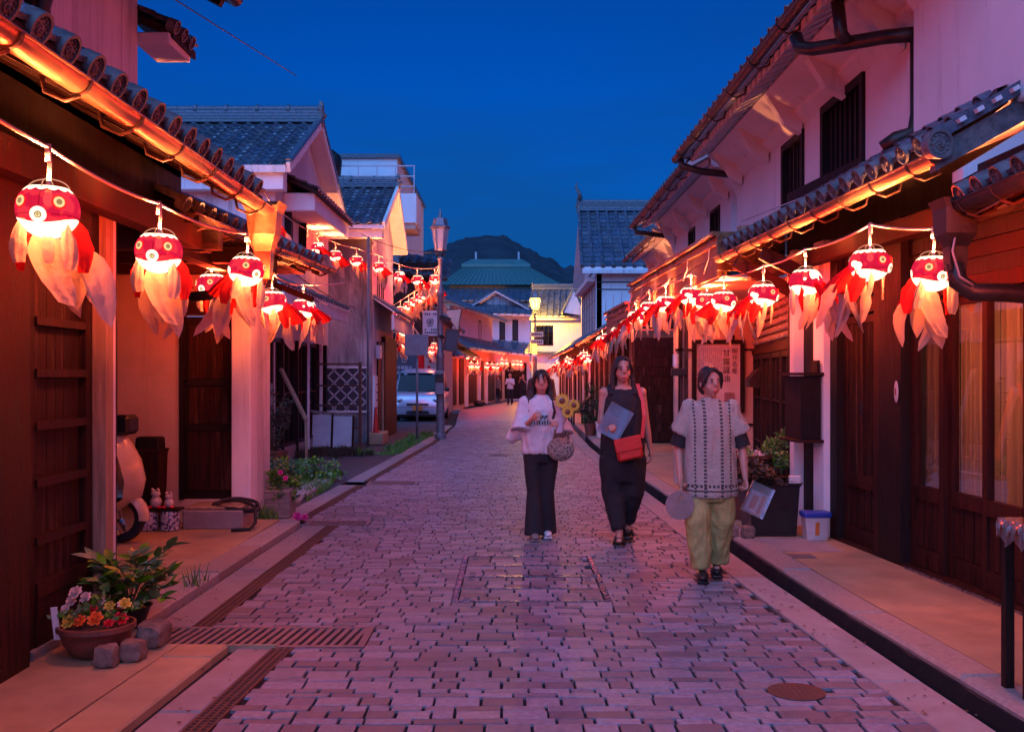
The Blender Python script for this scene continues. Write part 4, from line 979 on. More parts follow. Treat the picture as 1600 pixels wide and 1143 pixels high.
MB().loft([[Vector((3.02-k,13.55,z)),Vector((3.02-k,13.75,z)),Vector((3.3,13.75,z)),Vector((3.3,13.55,z))] for k,z in ((.0,3.9),(.05,4.0),(.16,4.12),(.30,4.2),(.42,4.26))]).build('corbel', M['plaster_clean'], R2)
slope(R2, (3.6,6.0,5.14),(3.6,13.7,5.14),(4.6,6.0,5.6),(4.6,13.7,5.6), kind='r', pu=.5, pv=.5, stuff=True, caps=False, name='upper_roof')
R3 = thing('storehouse', (3.1,16.8,0), 'second white upper storey with two small windows behind the copper fascia', 'house')
FU3 = FRt(3.06,0); W3 = [(15.05,15.75,3.55,4.02),(17.1,17.7,3.55,4.0)]
wall('upper_wall', FU3, 14.3, 19.4, 2.9, 4.5, .18, M['plaster_clean'], R3, W3)
for w_ in W3: window(FU3, w_[0], w_[1], w_[2], w_[3], R3, mull=1, frame=.05)
big_eave(R3, 13.95, 19.5, 2.36, 3.06, 4.36, 4.2)
MB().tube([(2.30,19.3,4.32),(2.35,19.3,4.2),(2.9,19.2,4.12)], .045, 10).build('downpipe', M['copper_dark'], R3, smooth=True)
MB().loft([[Vector((3.06-k,19.2,z)),Vector((3.06-k,19.4,z)),Vector((3.3,19.4,z)),Vector((3.3,19.2,z))] for k,z in ((.0,3.8),(.05,3.95),(.16,4.12),(.30,4.2),(.42,4.26))]).build('corbel', M['plaster_clean'], R3)
MB().box(3.06,6,19.2,19.4,0,4.6).build('gable_wall', M['plaster'], R3)
slope(R3, (3.66,13.95,5.05),(3.66,19.5,5.05),(5.2,13.95,5.6),(5.2,19.5,5.6), kind='r', pu=.5, pv=.5, stuff=True, caps=False, name='upper_roof')
R4 = thing('storehouse', (3.4,22.5,0), 'third white upper storey with short moulded eave farther along the right', 'house')
wall('upper_wall', FRt(3.55,0), 19.8, 25.5, 0, 4.6, .18, M['plaster_clean'], R4)
big_eave(R4, 19.9, 25.4, 2.86, 3.55, 4.36, 4.2)
slope(R4, (4.1,19.9,5.05),(4.1,25.4,5.05),(5.6,19.9,5.6),(5.6,25.4,5.6), kind='r', pu=.5, pv=.5, stuff=True, caps=False, name='upper_roof')
# ---- copper clad canopy fascia
CAN = thing('shop_canopy', (2.1,13.5,2.5), 'long copper clad canopy fascia running above the recessed shop front', 'canopy')
def canopy(parent, Y0, Y1, X0, X1, z0, z1, Xb):
    n = max(2, int((Y1-Y0)/1.1)); f = lambda y_: X0+(X1-X0)*(y_-Y0)/(Y1-Y0)
    for i in range(n):
        a, b = Y0+(Y1-Y0)*i/n, Y0+(Y1-Y0)*(i+1)/n
        for za, zb in ((z0,(z0+z1)/2-.004),((z0+z1)/2+.004,z1)):
            MB().hexa([Vector((f(a+.004),a+.004,za)),Vector((Xb,a+.004,za)),Vector((Xb,b-.004,za)),Vector((f(b-.004),b-.004,za)),Vector((f(a+.004),a+.004,zb)),Vector((Xb,a+.004,zb)),Vector((Xb,b-.004,zb)),Vector((f(b-.004),b-.004,zb))]).build('fascia_panel', M['copper'], parent)
    MB().bar((f(Y0)-.02,Y0-.02,z1+.02),(f(Y1)-.02,Y1,z1+.02),.09,.045).build('top_moulding', M['copper'], parent)
    MB().bar((f(Y0)-.015,Y0-.02,z1-.09),(f(Y1)-.015,Y1,z1-.09),.045,.03).build('moulding', M['copper'], parent)
    MB().hexa([Vector((f(Y0)+.02,Y0,z0-.03)),Vector((3.4,Y0,z0-.03)),Vector((3.4,Y1,z0-.03)),Vector((f(Y1)+.02,Y1,z0-.03)),Vector((f(Y0)+.02,Y0,z0-.005)),Vector((3.4,Y0,z0-.005)),Vector((3.4,Y1,z0-.005)),Vector((f(Y1)+.02,Y1,z0-.005))]).build('soffit', M['plaster_warm'], parent)
    MB().box(min(X0,X1)+.1,3.4,Y0+.05,Y1-.05,z1+.005,z1+.02).build('top_sheet', M['tile'], parent)
canopy(CAN, 10.95, 17.3, 2.20, 2.0, 2.56, 3.0, 2.30)
MB().box(2.18,2.9,10.87,10.93,2.62,3.03).build('end_panel', M['copper'], CAN)
MB().cyl((2.6,11.2,3.03),(2.6,11.2,3.13),.14,seg=16).build('vent_cap', M['wood_pale'], CAN)
CAN2 = thing('shop_canopy', (2.0,18.5,2.4), 'short lower copper fascia beyond the long canopy', 'canopy')
canopy(CAN2, 17.35, 20.6, 1.97, 1.9, 2.30, 2.72, 2.1)
# ---- recessed shop front between Y10 and 14
R2s = thing('recessed_shop', (3.0,12,0), 'recessed shop front with glazed doors, carved transom board and cream end wall', 'shop')
FS = FLine((2.84,10.22),(3.25,13.8)); LS = math.hypot(.41,3.58)
FSr = lambda s, d, z: FS(s, -d, z)
wall('end_wall', FC(13.8), 2.20, 3.30, 0, 2.56, .15, M['plaster_warm'], R2s)
for s0, s1, z0, z1 in ((2.20,3.26,1.84,1.865),(2.20,3.26,.83,.86),(2.24,2.29,0,2.5)): fpart('timber_strip', FC(13.8), s0, s1, .0, .03, z0, z1, M['wood_black'], R2s)
rl2 = bpy.data.lights.new('room_light','POINT'); rl2.energy = 14; rl2.color = (1.0,.42,.2); rl2.shadow_soft_size = .1
ro2 = bpy.data.objects.new('room_light', rl2); COL.objects.link(ro2); ro2.parent = R2s; ro2.location = FSr(1.5,-.5,1.9)-Vector(R2s.location)
fpart('header', FSr, .1, LS, -.1, .0, 2.35, 2.56, M['plaster_warm'], R2s)
fpart('wall_back', FSr, .1, LS, -1.3, -1.2, 0, 2.4, M['plaster_warm'], R2s)
fpart('room_floor', FSr, .1, LS, -1.2, -.13, 0, .1, M['wood_black'], R2s)
fpart('room_ceiling', FSr, .1, LS, -1.2, -.13, 2.36, 2.4, M['wood_black'], R2s)
fpart('transom_frame', FSr, .1, LS-.02, -.08, .02, 1.78, 1.86, M['wood_h'], R2s)
fpart('transom_board', FSr, .1, LS-.02, -.08, -.01, 1.865, 2.34, M['wood_black'], R2s)
# carved openwork columns of the transom
for i in range(17):
    s = .25+i*.2
    for j in range(5):
        z = 1.90+j*.088; MB().ell(FSr(s+.012*(j%2),.0,z+.04),(.03,.04,.038),su=7,sv=5).build('carving', M['wood_grey'], R2s)
for k, (a, b) in enumerate(((.25,.95),(1.0,1.75),(1.8,2.6),(2.65,3.45))):
    window(FSr, a, b, .12, 1.77, R2s, mull=1, rails=2, glass='glass', back=False, name='glazed_door', fm='wood_black', frame=.06)
    fpart('curtain', FSr, a+.08, b-.08, -.11, -.10, .65, 1.7, M['curtain'], R2s)
fpart('corner_post', FSr, -.02, .1, -.14, .04, 0, 2.56, M['wood_black'], R2s)
# ---- dark garage wall and far right frontage
R6 = thing('timber_shop', (2.8,28,0), 'long dark timber shop frontage of tall posts beyond the middle woman', 'shop')
wall('camera_wall', FC(22), 2.62, 3.56, 0, 2.9, .15, M['wood_black'], R6)
for i in range(12): fpart('board', FC(22), 2.63, 3.55, .0, .018, .1+i*.2, .1+i*.2+.19, M['wood'], R6)
FQ = FRt(2.78,0)
fpart('dark_wall', FQ, 22.15, 36, -.2, -.12, 0, 2.9, M['wood_black'], R6)
for i in range(24):
    s = 22.3+i*.57; fpart('post', FQ, s, s+.09, -.08, .02, 0, 2.5, M['wood_h'] if i % 3 else M['wood_pale'], R6)
    if i % 2: fpart('pane', FQ, s+.10, s+.56, -.06, -.05, .6, 2.1, M['glass_dark'], R6)
    fpart('panel', FQ, s+.10, s+.56, -.07, -.03, .1, .6, M['wood'], R6)
fpart('beam', FQ, 22.15, 36, -.1, .05, 2.5, 2.65, M['wood_h'], R6)
slope(R6, (2.28,35.4,2.62),(2.15,22.4,2.62),(3.2,35.4,3.15),(3.2,22.4,3.15), kind='r', pu=.28, pv=.28, th=.06, r=.05)
gutter(R6, (2.23,35.4,2.57),(2.10,22.4,2.57), .05, wallside=(1,0,0), bands=1.4)
# ---- R5 : tall tiled house with slope facing the camera
R5 = thing('tall_house', (3.5,38,0), 'tall house with steep blue tiled slope facing the camera above its white wall', 'house')
wall('wall', FC(35.7), 2.95, 7.5, 0, 5.45, .2, M['plaster_clean'], R5)
fpart('cable_strip', FC(35.7), 2.97, 7.4, .0, .03, 4.75, 4.79, M['iron'], R5); fpart('cable_strip', FC(35.7), 2.97, 7.4, .0, .03, 4.5, 4.53, M['iron'], R5)
F5 = FRt(2.93,0)
fpart('side_wall', F5, 35.7, 43.2, -.2, 0, 0, 5.3, M['plaster_clean'], R5)
for i in range(5):
    window(F5, 36.0+i*1.35, 37.25+i*1.35, 3.0, 4.75, R5, mull=2, rails=2, glass='glass_dark', fm='wood_grey')
fpart('box_frame', F5, 35.72, 42.8, .02, .3, 4.8, 4.95, M['plaster_clean'], R5)
slope(R5, (2.42,35.2,5.25),(7.8,35.2,5.25),(2.55,39.0,7.75),(7.8,39.0,7.75), kind='r', pu=.36, pv=.34, th=.1, board='plaster_clean', r=.065, name='front_roof', skip=lambda q: q.x > 5.4)
slope(R5, (2.55,42.8,5.25),(7.8,42.8,5.25),(2.55,39.0,7.75),(7.8,39.0,7.75), kind='s', pu=.6, pv=.5, th=.1, board='plaster_clean', stuff=True, caps=False, name='back_roof')
gm = MB(); gm.loft([[Vector((x,a,b)) for a,b in ((35.7,5.2),(39,7.6),(42.8,5.2))] for x in (2.93,3.0)]); gm.build('gable_wall', M['plaster'], R5)
ridge(R5, (2.55,39,7.76),(7.6,39,7.76), .3, .34)
MB().tube([(2.60,38.9,8.2),(2.55,38.9,8.45),(2.42,38.9,8.68),(2.5,38.9,8.85)], .06, 6, r_fn=lambda t: .10-.08*t).build('ridge_fin', M['tile_end'], R5, smooth=True)
MB().box(2.42,7.6,35.15,35.25,5.02,5.15).build('eave_board', M['plaster'], R5)
# ---- R7 : farther right row with low blue roof
R7 = thing('row_house', (2.9,48,0), 'far right row of low tiled shops with red lit fronts', 'house')
FQ = FRt(2.85,0)
fpart('wall', FQ, 36.1, 62, -.2, 0, 0, 2.9, M['wood_red'], R7)
for i in range(22):
    s = 36.5+i*1.15; fpart('post', FQ, s, s+.12, .0, .05, 0, 2.4, M['wood_pale'] if i % 2 else M['wood_black'], R7)
    if i % 3 == 0: fpart('white_bay', FQ, s+.15, s+1.1, .0, .03, .1, 2.3, M['plaster_clean'], R7)
slope(R7, (2.25,62,2.55),(2.2,36.1,2.55),(3.3,62,3.3),(3.3,36.1,3.3), kind='r', pu=.3, pv=.3, stuff=True, th=.06, r=.05)
gutter(R7, (2.2,62,2.5),(2.15,36.1,2.5), .05, bands=3)
# ============================================================ FAR BUILDINGS at the bend
FA = FLine((-3.0,45),(0.25,67)); 
HA = thing('white_house', (-1.9,53,0), 'white plastered house on the bend with single slit window and lanterns along its eave', 'house')
FAr = lambda s, d, z: FA(s, d, z)
def lseg(s0, s1, z0, z1, mat, parent, name='wall', d0=-.2, d1=0): return fpart(name, FAr, s0, s1, d0, d1, z0, z1, M[mat], parent)
# FLine normal points to -x?? keep the street side positive
_n = FA(0,1,0)-FA(0,0,0)
sgn = 1 if _n.x > 0 else -1
FAr = (lambda s, d, z: FA(s, d*sgn, z))
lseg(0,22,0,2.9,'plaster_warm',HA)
for i, (s0, s1, mt) in enumerate(((1.0,2.6,'wood_black'),(3.4,4.4,'wood'),(5.6,7.8,'wood_red'),(9.2,9.9,'wood_black'),(11.5,13.5,'wood_black'),(15,16.2,'wood_red'),(17.5,18.6,'wood_black'))):
    lseg(s0,s1,.15,2.3,mt,HA,'shutter',0,.05)
for s0 in (.3,4.9,8.4,10.6,14.2): lseg(s0,s0+.35,0,2.5,'plaster_clean',HA,'pier',0,.10)
wl_ = lseg(2.2,13,2.9,4.75,'plaster_clean',HA,'upper_wall')
window(FAr, 8.6, 9.3, 3.3, 4.4, HA, mull=0, frame=.08)
def aslope(parent, s0, s1, d, zE, zT, back, name='roof', pu=.4, pv=.4):
    slope(parent, FAr(s0,d,zE), FAr(s1,d,zE), FAr(s0,-back,zT), FAr(s1,-back,zT), kind='r', pu=pu, pv=pv, r=.07, stuff=True, th=.08, board='plaster_warm', name=name)
aslope(HA, 1.2, 13.4, .9, 2.75, 3.35, .0, 'pent_roof'); aslope(HA, -1, 5.2, .7, 2.35, 2.85, .0, 'lower_pent_roof')
aslope(HA, 1.2, 13.6, .8, 4.55, 6.4, 3.5, 'main_roof')
HB = thing('white_house', (0,62,0), 'white gable house on the bend with two tall slit windows', 'house')
yb_ = 63; wall('wall', FC(yb_), -2.4, 1.1, 0, 5.6, .2, M['plaster_clean'], HB, [(-.78,-.42,3.7,5.0),(.02,.36,3.6,4.9)])
for a in (-.78,.02): window(FC(yb_), a, a+.36, 3.65 if a > 0 else 3.7, 4.95, HB, mull=0, frame=.06, glass='black')
gm = MB(); gm.loft([[Vector((a,y_,b)) for a,b in ((-2.4,5.6),(-1.0,6.55),(-.6,6.5),(1.1,5.6))] for y_ in (yb_,yb_+.2)]); gm.build('gable_wall', M['plaster_stained'], HB)
slope(HB, (1.24,62.6,5.5),(1.24,68,5.5),(-1.0,62.6,6.7),(-1.0,68,6.7), kind='r', pu=.4, pv=.4, stuff=True, th=.1, board='plaster_clean')
slope(HB, (-3.1,62.6,5.45),(-3.1,68,5.45),(-1.0,62.6,6.7),(-1.0,68,6.7), kind='r', pu=.4, pv=.4, stuff=True, th=.1, board='plaster_clean', name='left_roof')
slope(HB, (-3.2,62.0,5.35),(1.2,62.0,5.2),(-3.2,63.0,6.0),(1.2,63.0,5.65), kind='r', pu=.4, pv=.4, stuff=True, th=.08, board='plaster_clean', name='front_roof')
slope(HB, (-1.2,61.6,3.0),(1.5,61.6,2.75),(-1.2,62.95,3.7),(1.5,62.95,3.45), kind='r', pu=.4, pv=.4, stuff=True, th=.08, board='plaster_clean', name='pent_roof')
fpart('shop_opening', FC(yb_), -.6, .9, .0, .03, .1, 2.3, M['wood_black'], HB)
MB().tube([(-1.5,62.9,5.2),(-1.5,62.9,3.4)], .05, 6).build('downpipe', M['iron'], HB)
HC = thing('green_roofed_hall', (-1,86,0), 'large hall with green standing seam hip roof rising behind the white houses', 'building')
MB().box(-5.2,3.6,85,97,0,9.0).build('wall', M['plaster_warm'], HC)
ev = [(-6.0,84.2,9.0),(4.0,84.2,9.0),(4.0,98,9.0),(-6.0,98,9.0)]; tp = [(-4.2,89.5,11.0),(1.4,89.5,11.0),(1.4,93,11.0),(-4.2,93,11.0)]
MB().loft([[Vector(v) for v in ev],[Vector(v) for v in tp]]).build('roof', M['green_roof'], HC)
MB().loft([[Vector((-4.4,89.3,11.0)),Vector((1.6,89.3,11.0)),Vector((1.6,93.2,11.0)),Vector((-4.4,93.2,11.0))],[Vector((-4.4,89.3,11.25)),Vector((1.6,89.3,11.25)),Vector((1.6,93.2,11.25)),Vector((-4.4,93.2,11.25))],[Vector((-3.6,90.5,11.8)),Vector((.9,90.5,11.8)),Vector((.9,92,11.8)),Vector((-3.6,92,11.8))]]).build('monitor', M['green_roof'], HC)
for i in range(26):
    u_ = i/25; MB().bar((-6.0+10*u_,84.18,9.03),(-4.2+5.6*u_,89.48,11.03),.05,.06).build('seam', M['green_roof'], HC)
for x in (-3.2,.6): MB().cyl((x,91,11.8),(x,91,12.5),.10,seg=8).build('finial', M['sign_white'], HC)
slope(HC, (-8,80,7.4),(3.6,80,7.4),(-8,84.8,8.7),(3.6,84.8,8.7), kind='r', pu=.5, pv=.5, r=.09, stuff=True, name='lower_roof', board='plaster_warm'); MB().box(-8,3.5,80.5,85,0,7.3).build('lower_wall', M['plaster_warm'], HC)
HD = thing('corner_house', (3,72,0), 'house at the street end glowing yellow under the lit street lamp with grid window', 'house')
wall('wall', FC(66), 1.25, 5.6, 0, 5.35, .2, M['plaster_clean'], HD, [(1.45,2.65,3.45,4.75)])
window(FC(66), 1.45, 2.65, 3.45, 4.75, HD, mull=3, rails=3, frame=.07)
slope(HD, (1.0,65.75,5.35),(5.8,65.75,5.35),(1.4,69,7.3),(5.8,69,7.3), kind='r', pu=.4, pv=.4, stuff=True, board='plaster_clean', r=.07)
MB().box(1.0,5.8,65.72,65.85,5.1,5.2).build('eave_board', M['plaster_clean'], HD)
gm = MB(); gm.loft([[Vector((a,y_,b)) for a,b in ((3.3,5.5),(3.9,6.9),(4.6,5.3))] for y_ in (64.6,64.9)]); gm.build('side_gable', M['plaster_clean'], HD)
slope(HD, (3.2,64.5,5.5),(3.2,68,5.5),(3.92,64.5,7.0),(3.92,68,7.0), kind='r', pu=.4, pv=.3, stuff=True, board='plaster_clean', name='gable_roof')
MB().box(4.35,4.75,63.6,64.5,0,6.4).build('boundary_pier', M['plaster_clean'], HD); MB().cbox(4.2,4.9,63.5,64.6,6.4,6.6,.04).build('pier_cap', M['tile_end'], HD)
ridge(HD, (1.4,69,7.3),(5.8,69,7.3), .3, .3)
fpart('ledge', FC(66), 1.25, 5.5, .0, .25, 2.9, 3.05, M['tile'], HD)
# ============================================================ GOLDFISH LANTERNS
LAMP_W = 440.0
def sheet(path, widths, side, curl=.25, mat='fin'):
    """leaf of cloth along a path: 5 points across, slightly curled"""
    rings = []; n = len(path)
    for i, p in enumerate(path):
        d = (path[min(i+1,n-1)]-path[max(i-1,0)]).normalized(); s_ = (side-d*side.dot(d)).normalized(); nn = d.cross(s_)
        w = widths[i]; h_ = hash((round(path[0].x*997), round(path[-1].x*991)))%97; w *= 1+.16*MN.noise(Vector((i*.8,h_,0))); tw = .5*MN.noise(Vector((i*.35,h_,5)))
        s2 = s_*cos(tw)+nn*sin(tw); n2 = nn*cos(tw)-s_*sin(tw)
        rings.append([p+s2*(w*a*(1+.10*MN.noise(Vector((i*1.7,a*3,h_)))))+n2*(curl*w*(a*a-.5)+.16*w*sin(a*6.5+i*.5+h_)) for a in (-1,-.66,-.33,0,.33,.66,1)])
    return rings
def body_mesh(su=40, sv=22):
    m = MB(); rx, ry, rz = .130, .140, .122; rings = []
    z_top = .78
    for j in range(sv+1):
        th = pi*(j+.35)/(sv+.35) if j < sv else pi
        zz = -cos(th)
        if zz > z_top: break
        s_ = sin(th); rings.append([Vector((rx*s_*cos(2*pi*k/su), ry*s_*sin(2*pi*k/su)*(1.0+.06*sin(2*pi*k/su)), rz*zz)) for k in range(su)])
    m.loft(rings, False); b = len(m.v); m.v.append(Vector((0,0,-rz)))
    for k in range(su): m.f.append((b,(k+1)%su,k)); m.mi.append(0)
    return m.mesh('lantern_body', M['fish'], smooth=True)
BODY = body_mesh()
def on_body(ax, zz, off=.003):  # azimuth measured from the face direction (-y), height
    rz = .122; s_ = math.sqrt(max(0,1-(zz/rz)**2)); return Vector((.130*s_*sin(ax), -.140*s_*cos(ax), zz)), Vector((sin(ax)*1.0, -cos(ax), zz/rz*.9)).normalized()
def disc(m, c, n_, r0, r1, off, seg=18, cm=0):
    m.cm = cm; up = Vector((0,0,1)); a = n_.cross(up).normalized(); b = a.cross(n_)
    ring = lambda r, o: [c+n_*o+a*(r*cos(2*pi*k/seg))+b*(r*sin(2*pi*k/seg)) for k in range(seg)]
    m.loft([ring(r0,off-.002), ring(r0,off), ring(max(r1,.0005),off)], caps=False)
def make_lantern(seed):
    q = random.Random(seed)
    root = bpy.data.objects.new('goldfish_lantern', None); COL.objects.link(root); root.empty_display_size = .1
    O = Vector((0,0,0))
    bd = bpy.data.objects.new('body', BODY); COL.objects.link(bd); bd.parent = root
    for sx in (-1,1):
        c, n_ = on_body(sx*.62, .018); m = MB(); disc(m, c, n_, .030, .0, .003, cm=0); disc(m, c, n_, .023, .0, .006, cm=1); disc(m, c, n_, .012, .0, .009, cm=2)
        e = m.build('eye', [M['fin_red'], M['lit_cream'], M['lit_tan']], root, smooth=False)
    c, n_ = on_body(0, -.038); m = MB(); disc(m, c, n_, .034, .0, .004, cm=0); disc(m, c, n_, .015, .0, .008, cm=1); disc(m, c, n_, .011, .0, .010, cm=2)
    m.cm = 1; m.box(-.010,.010,c.y-.014,c.y-.0115,c.z-.0012,c.z+.0012); m.box(-.0012,.0012,c.y-.014,c.y-.0115,c.z-.010,c.z+.010)
    m.build('mouth', [M['lit_bulb_soft'], M['lit_tan'], M['lit_cream']], root)
    # bamboo hoops over the open top
    m = MB()
    m.tube([Vector((.088*cos(pi*k/12), 0, .085+.048*sin(pi*k/12))) for k in range(13)], .0028, 5)
    m.tube([Vector((0,.094*cos(pi*k/12), .085+.048*sin(pi*k/12))) for k in range(13)], .0028, 5)
    m.build('hoop', M['lit_hoop'], root, smooth=True)
    m = MB().ell((0,0,.045), (.022,.022,.03), su=10, sv=8); m.build('bulb', M['lit_bulb'], root, smooth=True)
    m = MB().cyl((0,0,.07),(0,0,.125),.016,.010,10); m.tube([(0,0,.12),(.003,0,.19),(-.002,0,.27)], .010, 8); m.build('cord', M['cord'], root, smooth=True)
    # pectoral ribbons
    for sx in (-1,1):
        ln = q.uniform(.17,.24); n = 8; sw = q.uniform(-.03,.03)
        path = [Vector((sx*(.085+.02*sin(2.2*t)), -.055+.03*t+sw*t*t, -.045-ln*t)) for t in [i/(n-1) for i in range(n)]]
        wd = [.012+.024*min(1,t*2.2)*(1-.45*max(0,t-.75)/.25) for t in [i/(n-1) for i in range(n)]]
        MB().loft(sheet(path, wd, Vector((.9,.5*sx*q.uniform(-.5,1),0))), caps=False, closed=False).build('ribbon_fin', M['fin'], root, smooth=True)
    if q.random() < .8:
        path = [Vector((.01, -.03+.02*t, -.10-.13*t)) for t in [i/5 for i in range(6)]]
        MB().loft(sheet(path, [.012,.022,.026,.026,.024,.016], Vector((1,.2,0))), caps=False, closed=False).build('ribbon_fin', M['fin'], root, smooth=True)
    # red pleated tail root hanging from the back of the body
    lean = q.uniform(.25,.6); sx = q.uniform(-.25,.25); L = q.uniform(.17,.22)
    D = Vector((sx, lean, -1)).normalized(); base = Vector((0,.115,-.005)); side = D.cross(Vector((0,1,0))).normalized(); nn = side.cross(D)
    rings = []
    for i in range(9):
        t = i/8; r = .042+.085*t**.8; c = base+Vector((0,.07*sin(t*1.6),0))+D*(L*t)
        rings.append([c+(side*cos(a)+nn*(-sin(a))*.55)*(r*(1+.09*cos(a*15))) for a in [(-.25+1.5*k/40)*pi for k in range(41)]])
    MB().loft(rings, caps=False, closed=False).build('tail_root', M['fin_red'], root, smooth=True)
    end = base+Vector((0,.07,0))+D*L
    for sx in (-1,1):
        n = 8; path = [Vector((sx*(.075+.05*t+.02*sin(3*t)), .03+.05*t, -.03-.23*t)) for t in [i/(n-1) for i in range(n)]]
        MB().loft(sheet(path, [.02+.035*sin(pi*(i/(n-1))**.8) for i in range(n)], Vector((.8,.6*sx,0)), .5), caps=False, closed=False).build('red_fin', M['fin_red'], root, smooth=True)
    # white flowing tail lobes
    drift = q.uniform(-.35,.35)
    for k, ang in enumerate((-.32, -.08, .18, .42)):
        ll = q.uniform(.26,.38); a = ang+drift+q.uniform(-.10,.10); n = 9; kk = q.choice((-1,1))
        path = []; bend = q.uniform(-.05,.05)
        for i in range(n):
            t = i/(n-1); path.append(base*.35+end*.65+Vector((side.x*a*.09,.0,0))+Vector((sin(a)*(.05+.20*t)+kk*.035*t*t+bend*sin(t*4), (.02+.06*cos(k))*t*1.2-.06*(k%2), -.02-ll*(t*.92+.08*t*t))))
        wm = q.uniform(.032,.052); wd = [.016+wm*(sin(pi*(i/(n-1))**(.6+.3*(k%2)))**1.1) if i < n-1 else .002 for i in range(n)]
        MB().loft(sheet(path, wd, Vector((1,.35*kk,0)), .35), caps=False, closed=False).build('tail_lobe', M['fin'], root, smooth=True)
    # side sweep (front lobe seen under the body)
    n = 9; kk = q.choice((-1,1)); path = [Vector((kk*(-.03+.14*(i/8)**1.8), .06-.03*i/8, -.07-.34*i/8)) for i in range(n)]
    wd = [.03+.042*sin(pi*(i/8)**.7) if i < 8 else .003 for i in range(n)]
    MB().loft(sheet(path, wd, Vector((1,.1,0)), .3), caps=False, closed=False).build('tail_lobe', M['fin'], root, smooth=True)
    ld = bpy.data.lights.new('bulb_light', 'POINT'); ld.energy = LAMP_W; ld.color = (1.0,.29,.10); ld.shadow_soft_size = .05
    lo = bpy.data.objects.new('bulb_light', ld); COL.objects.link(lo); lo.parent = root; lo.location = (0,0,.0)
    return root
M['lit_bulb_soft'] = emat('lit_white_mouth', (1.0,.80,.58), 1.7)
M['lit_hoop'] = emat('lit_bamboo_hoop', (1.0,.42,.26), .75)
PROTO = [make_lantern(s) for s in (3,8,14,21,35)]
used_proto = [False]*5
def lantern(x, y, z, yaw, label, group, k, light=None, s=1.0):
    if not used_proto[k]: o = PROTO[k]; used_proto[k] = True
    else: o = copy_tree(PROTO[k])
    if group and ('overhead' in group or 'lamp post' in group or 'behind the car' in group):
        for c_ in o.children:
            if c_.type == 'LIGHT':
                if 'weak' not in bpy.data.lights: w_ = c_.data.copy(); w_.name = 'weak'; w_.energy = LAMP_W*.34
                c_.data = bpy.data.lights['weak']
    o.location = (x,y,z); o.rotation_euler = (0,R(rnd.uniform(-3,3)),R(yaw)); o.scale = (s,s,s)
    tag(o, label, 'lantern', group)
    return o
G1 = 'goldfish lanterns under the near left eave'
def at(px, py, Y): return P(px, py, Y)
LN = [ # px, py, Y, yaw, label, group
 (75,328,4.32,-16,'largest goldfish lantern at the far left, facing out before the dark shutter post',G1,0),
 (248,393,5.66,-14,'second goldfish lantern from the left, hanging before the orange alcove wall',G1,1),
 (385,422,7.45,32,'goldfish lantern below the copper rain hopper, snout turned right',G1,2),
 (331,446,8.9,-40,'smaller goldfish lantern half hidden behind the one below the rain hopper',G1,3),
 (425,471,9.7,-55,'goldfish lantern with its red tail swinging right, second from the left eave end',G1,4),
 (474,481,11.6,-125,'goldfish lantern facing away at the end of the left eave with long pale tail',G1,0),
]
G2 = 'goldfish lanterns on the overhead string to the lamp post'
for i, (px, py) in enumerate([(427,349),(497,387),(524,399),(557,407),(592,417),(624,431),(652,437),(679,436)]):
    t = [0,.46,.57,.68,.78,.87,.94,.995][i]
    LN.append((px,py,16+8.5*t,[-30,-150,-50,-65,-60,-140,-80,10][i],
     ['round goldfish lantern high by the gable house hood box, first on the overhead string','goldfish lantern just right of the roof tile end, second on the overhead string','third goldfish lantern on the overhead string before the white wall','fourth goldfish lantern on the overhead string left of the thin pole','goldfish lantern right of the thin pole on the overhead string','goldfish lantern over the dark timber wall, third from the lamp post','goldfish lantern next to last before the lamp post on the overhead string','goldfish lantern touching the lamp post shaft on the overhead string'][i],G2,(i*2)%5))
G3 = 'goldfish lanterns on the string from lamp post down to the car house'
for i, t in enumerate((.06,.16,.27,.38,.50,.63,.80,.97)):
    Y = 24.5+3.5*t; px = 684+(611-684)*t; py = 448+(494-448)*t
    LN.append((px,py,Y,[-60,-120,-80,-140,-40,-30,-110,-70][i],'goldfish lantern %s from the top on the string slanting off the lamp post' % ['first','second','third','fourth','fifth','sixth','seventh','lowest'][i],G3,(i*3+1)%5))
G4 = 'goldfish lanterns along the right hand eaves'
for a in [(1458,425,6.3,24,'big goldfish lantern facing right before the curtained window',1),(1360,412,6.92,68,'goldfish lantern in side view with full red pleated tail, before the lattice door',3),
 (1258,440,8.4,-128,'goldfish lantern seen from behind beside the white pier on the right',2),(1193,460,9.55,72,'goldfish lantern in side view before the carved transom board',4),
 (1131,470,10.9,48,'goldfish lantern right of the two above the framed poster',0),(1104,472,11.7,12,'goldfish lantern in the middle of the cluster above the framed poster, facing front',1),
 (1080,462,12.2,100,'goldfish lantern at the left of the cluster above the framed poster, tail swept left',2),
 (1040,474,13.6,130,'goldfish lantern above the dark garage gap with wide pale tail',3),
 (1015,482,14.9,95,'goldfish lantern under the copper fascia above the middle woman, nearest of its run',4),
 (994,496,16.5,120,'goldfish lantern under the end of the long copper fascia',0),(980,510,17.8,80,'goldfish lantern where the short copper fascia begins',1),
 (966,519,19.3,110,'goldfish lantern under the middle of the short copper fascia',2),(950,528,21.0,60,'goldfish lantern under the far end of the short copper fascia',4),(941,532,22.2,130,'farthest goldfish lantern of the right hand near run, tail hanging low',3)]:
    LN.append((a[0],a[1],a[2],a[3],a[4],G4,a[5]))
for L_ in LN:
    p = at(*L_[:3]); lantern(p.x, p.y, p.z, L_[3]-math.degrees(math.atan2(p.x,p.y)), L_[4], L_[5], L_[6], s=.98)
ORD = 'first second third fourth fifth sixth seventh eighth ninth tenth eleventh twelfth thirteenth fourteenth fifteenth'.split()
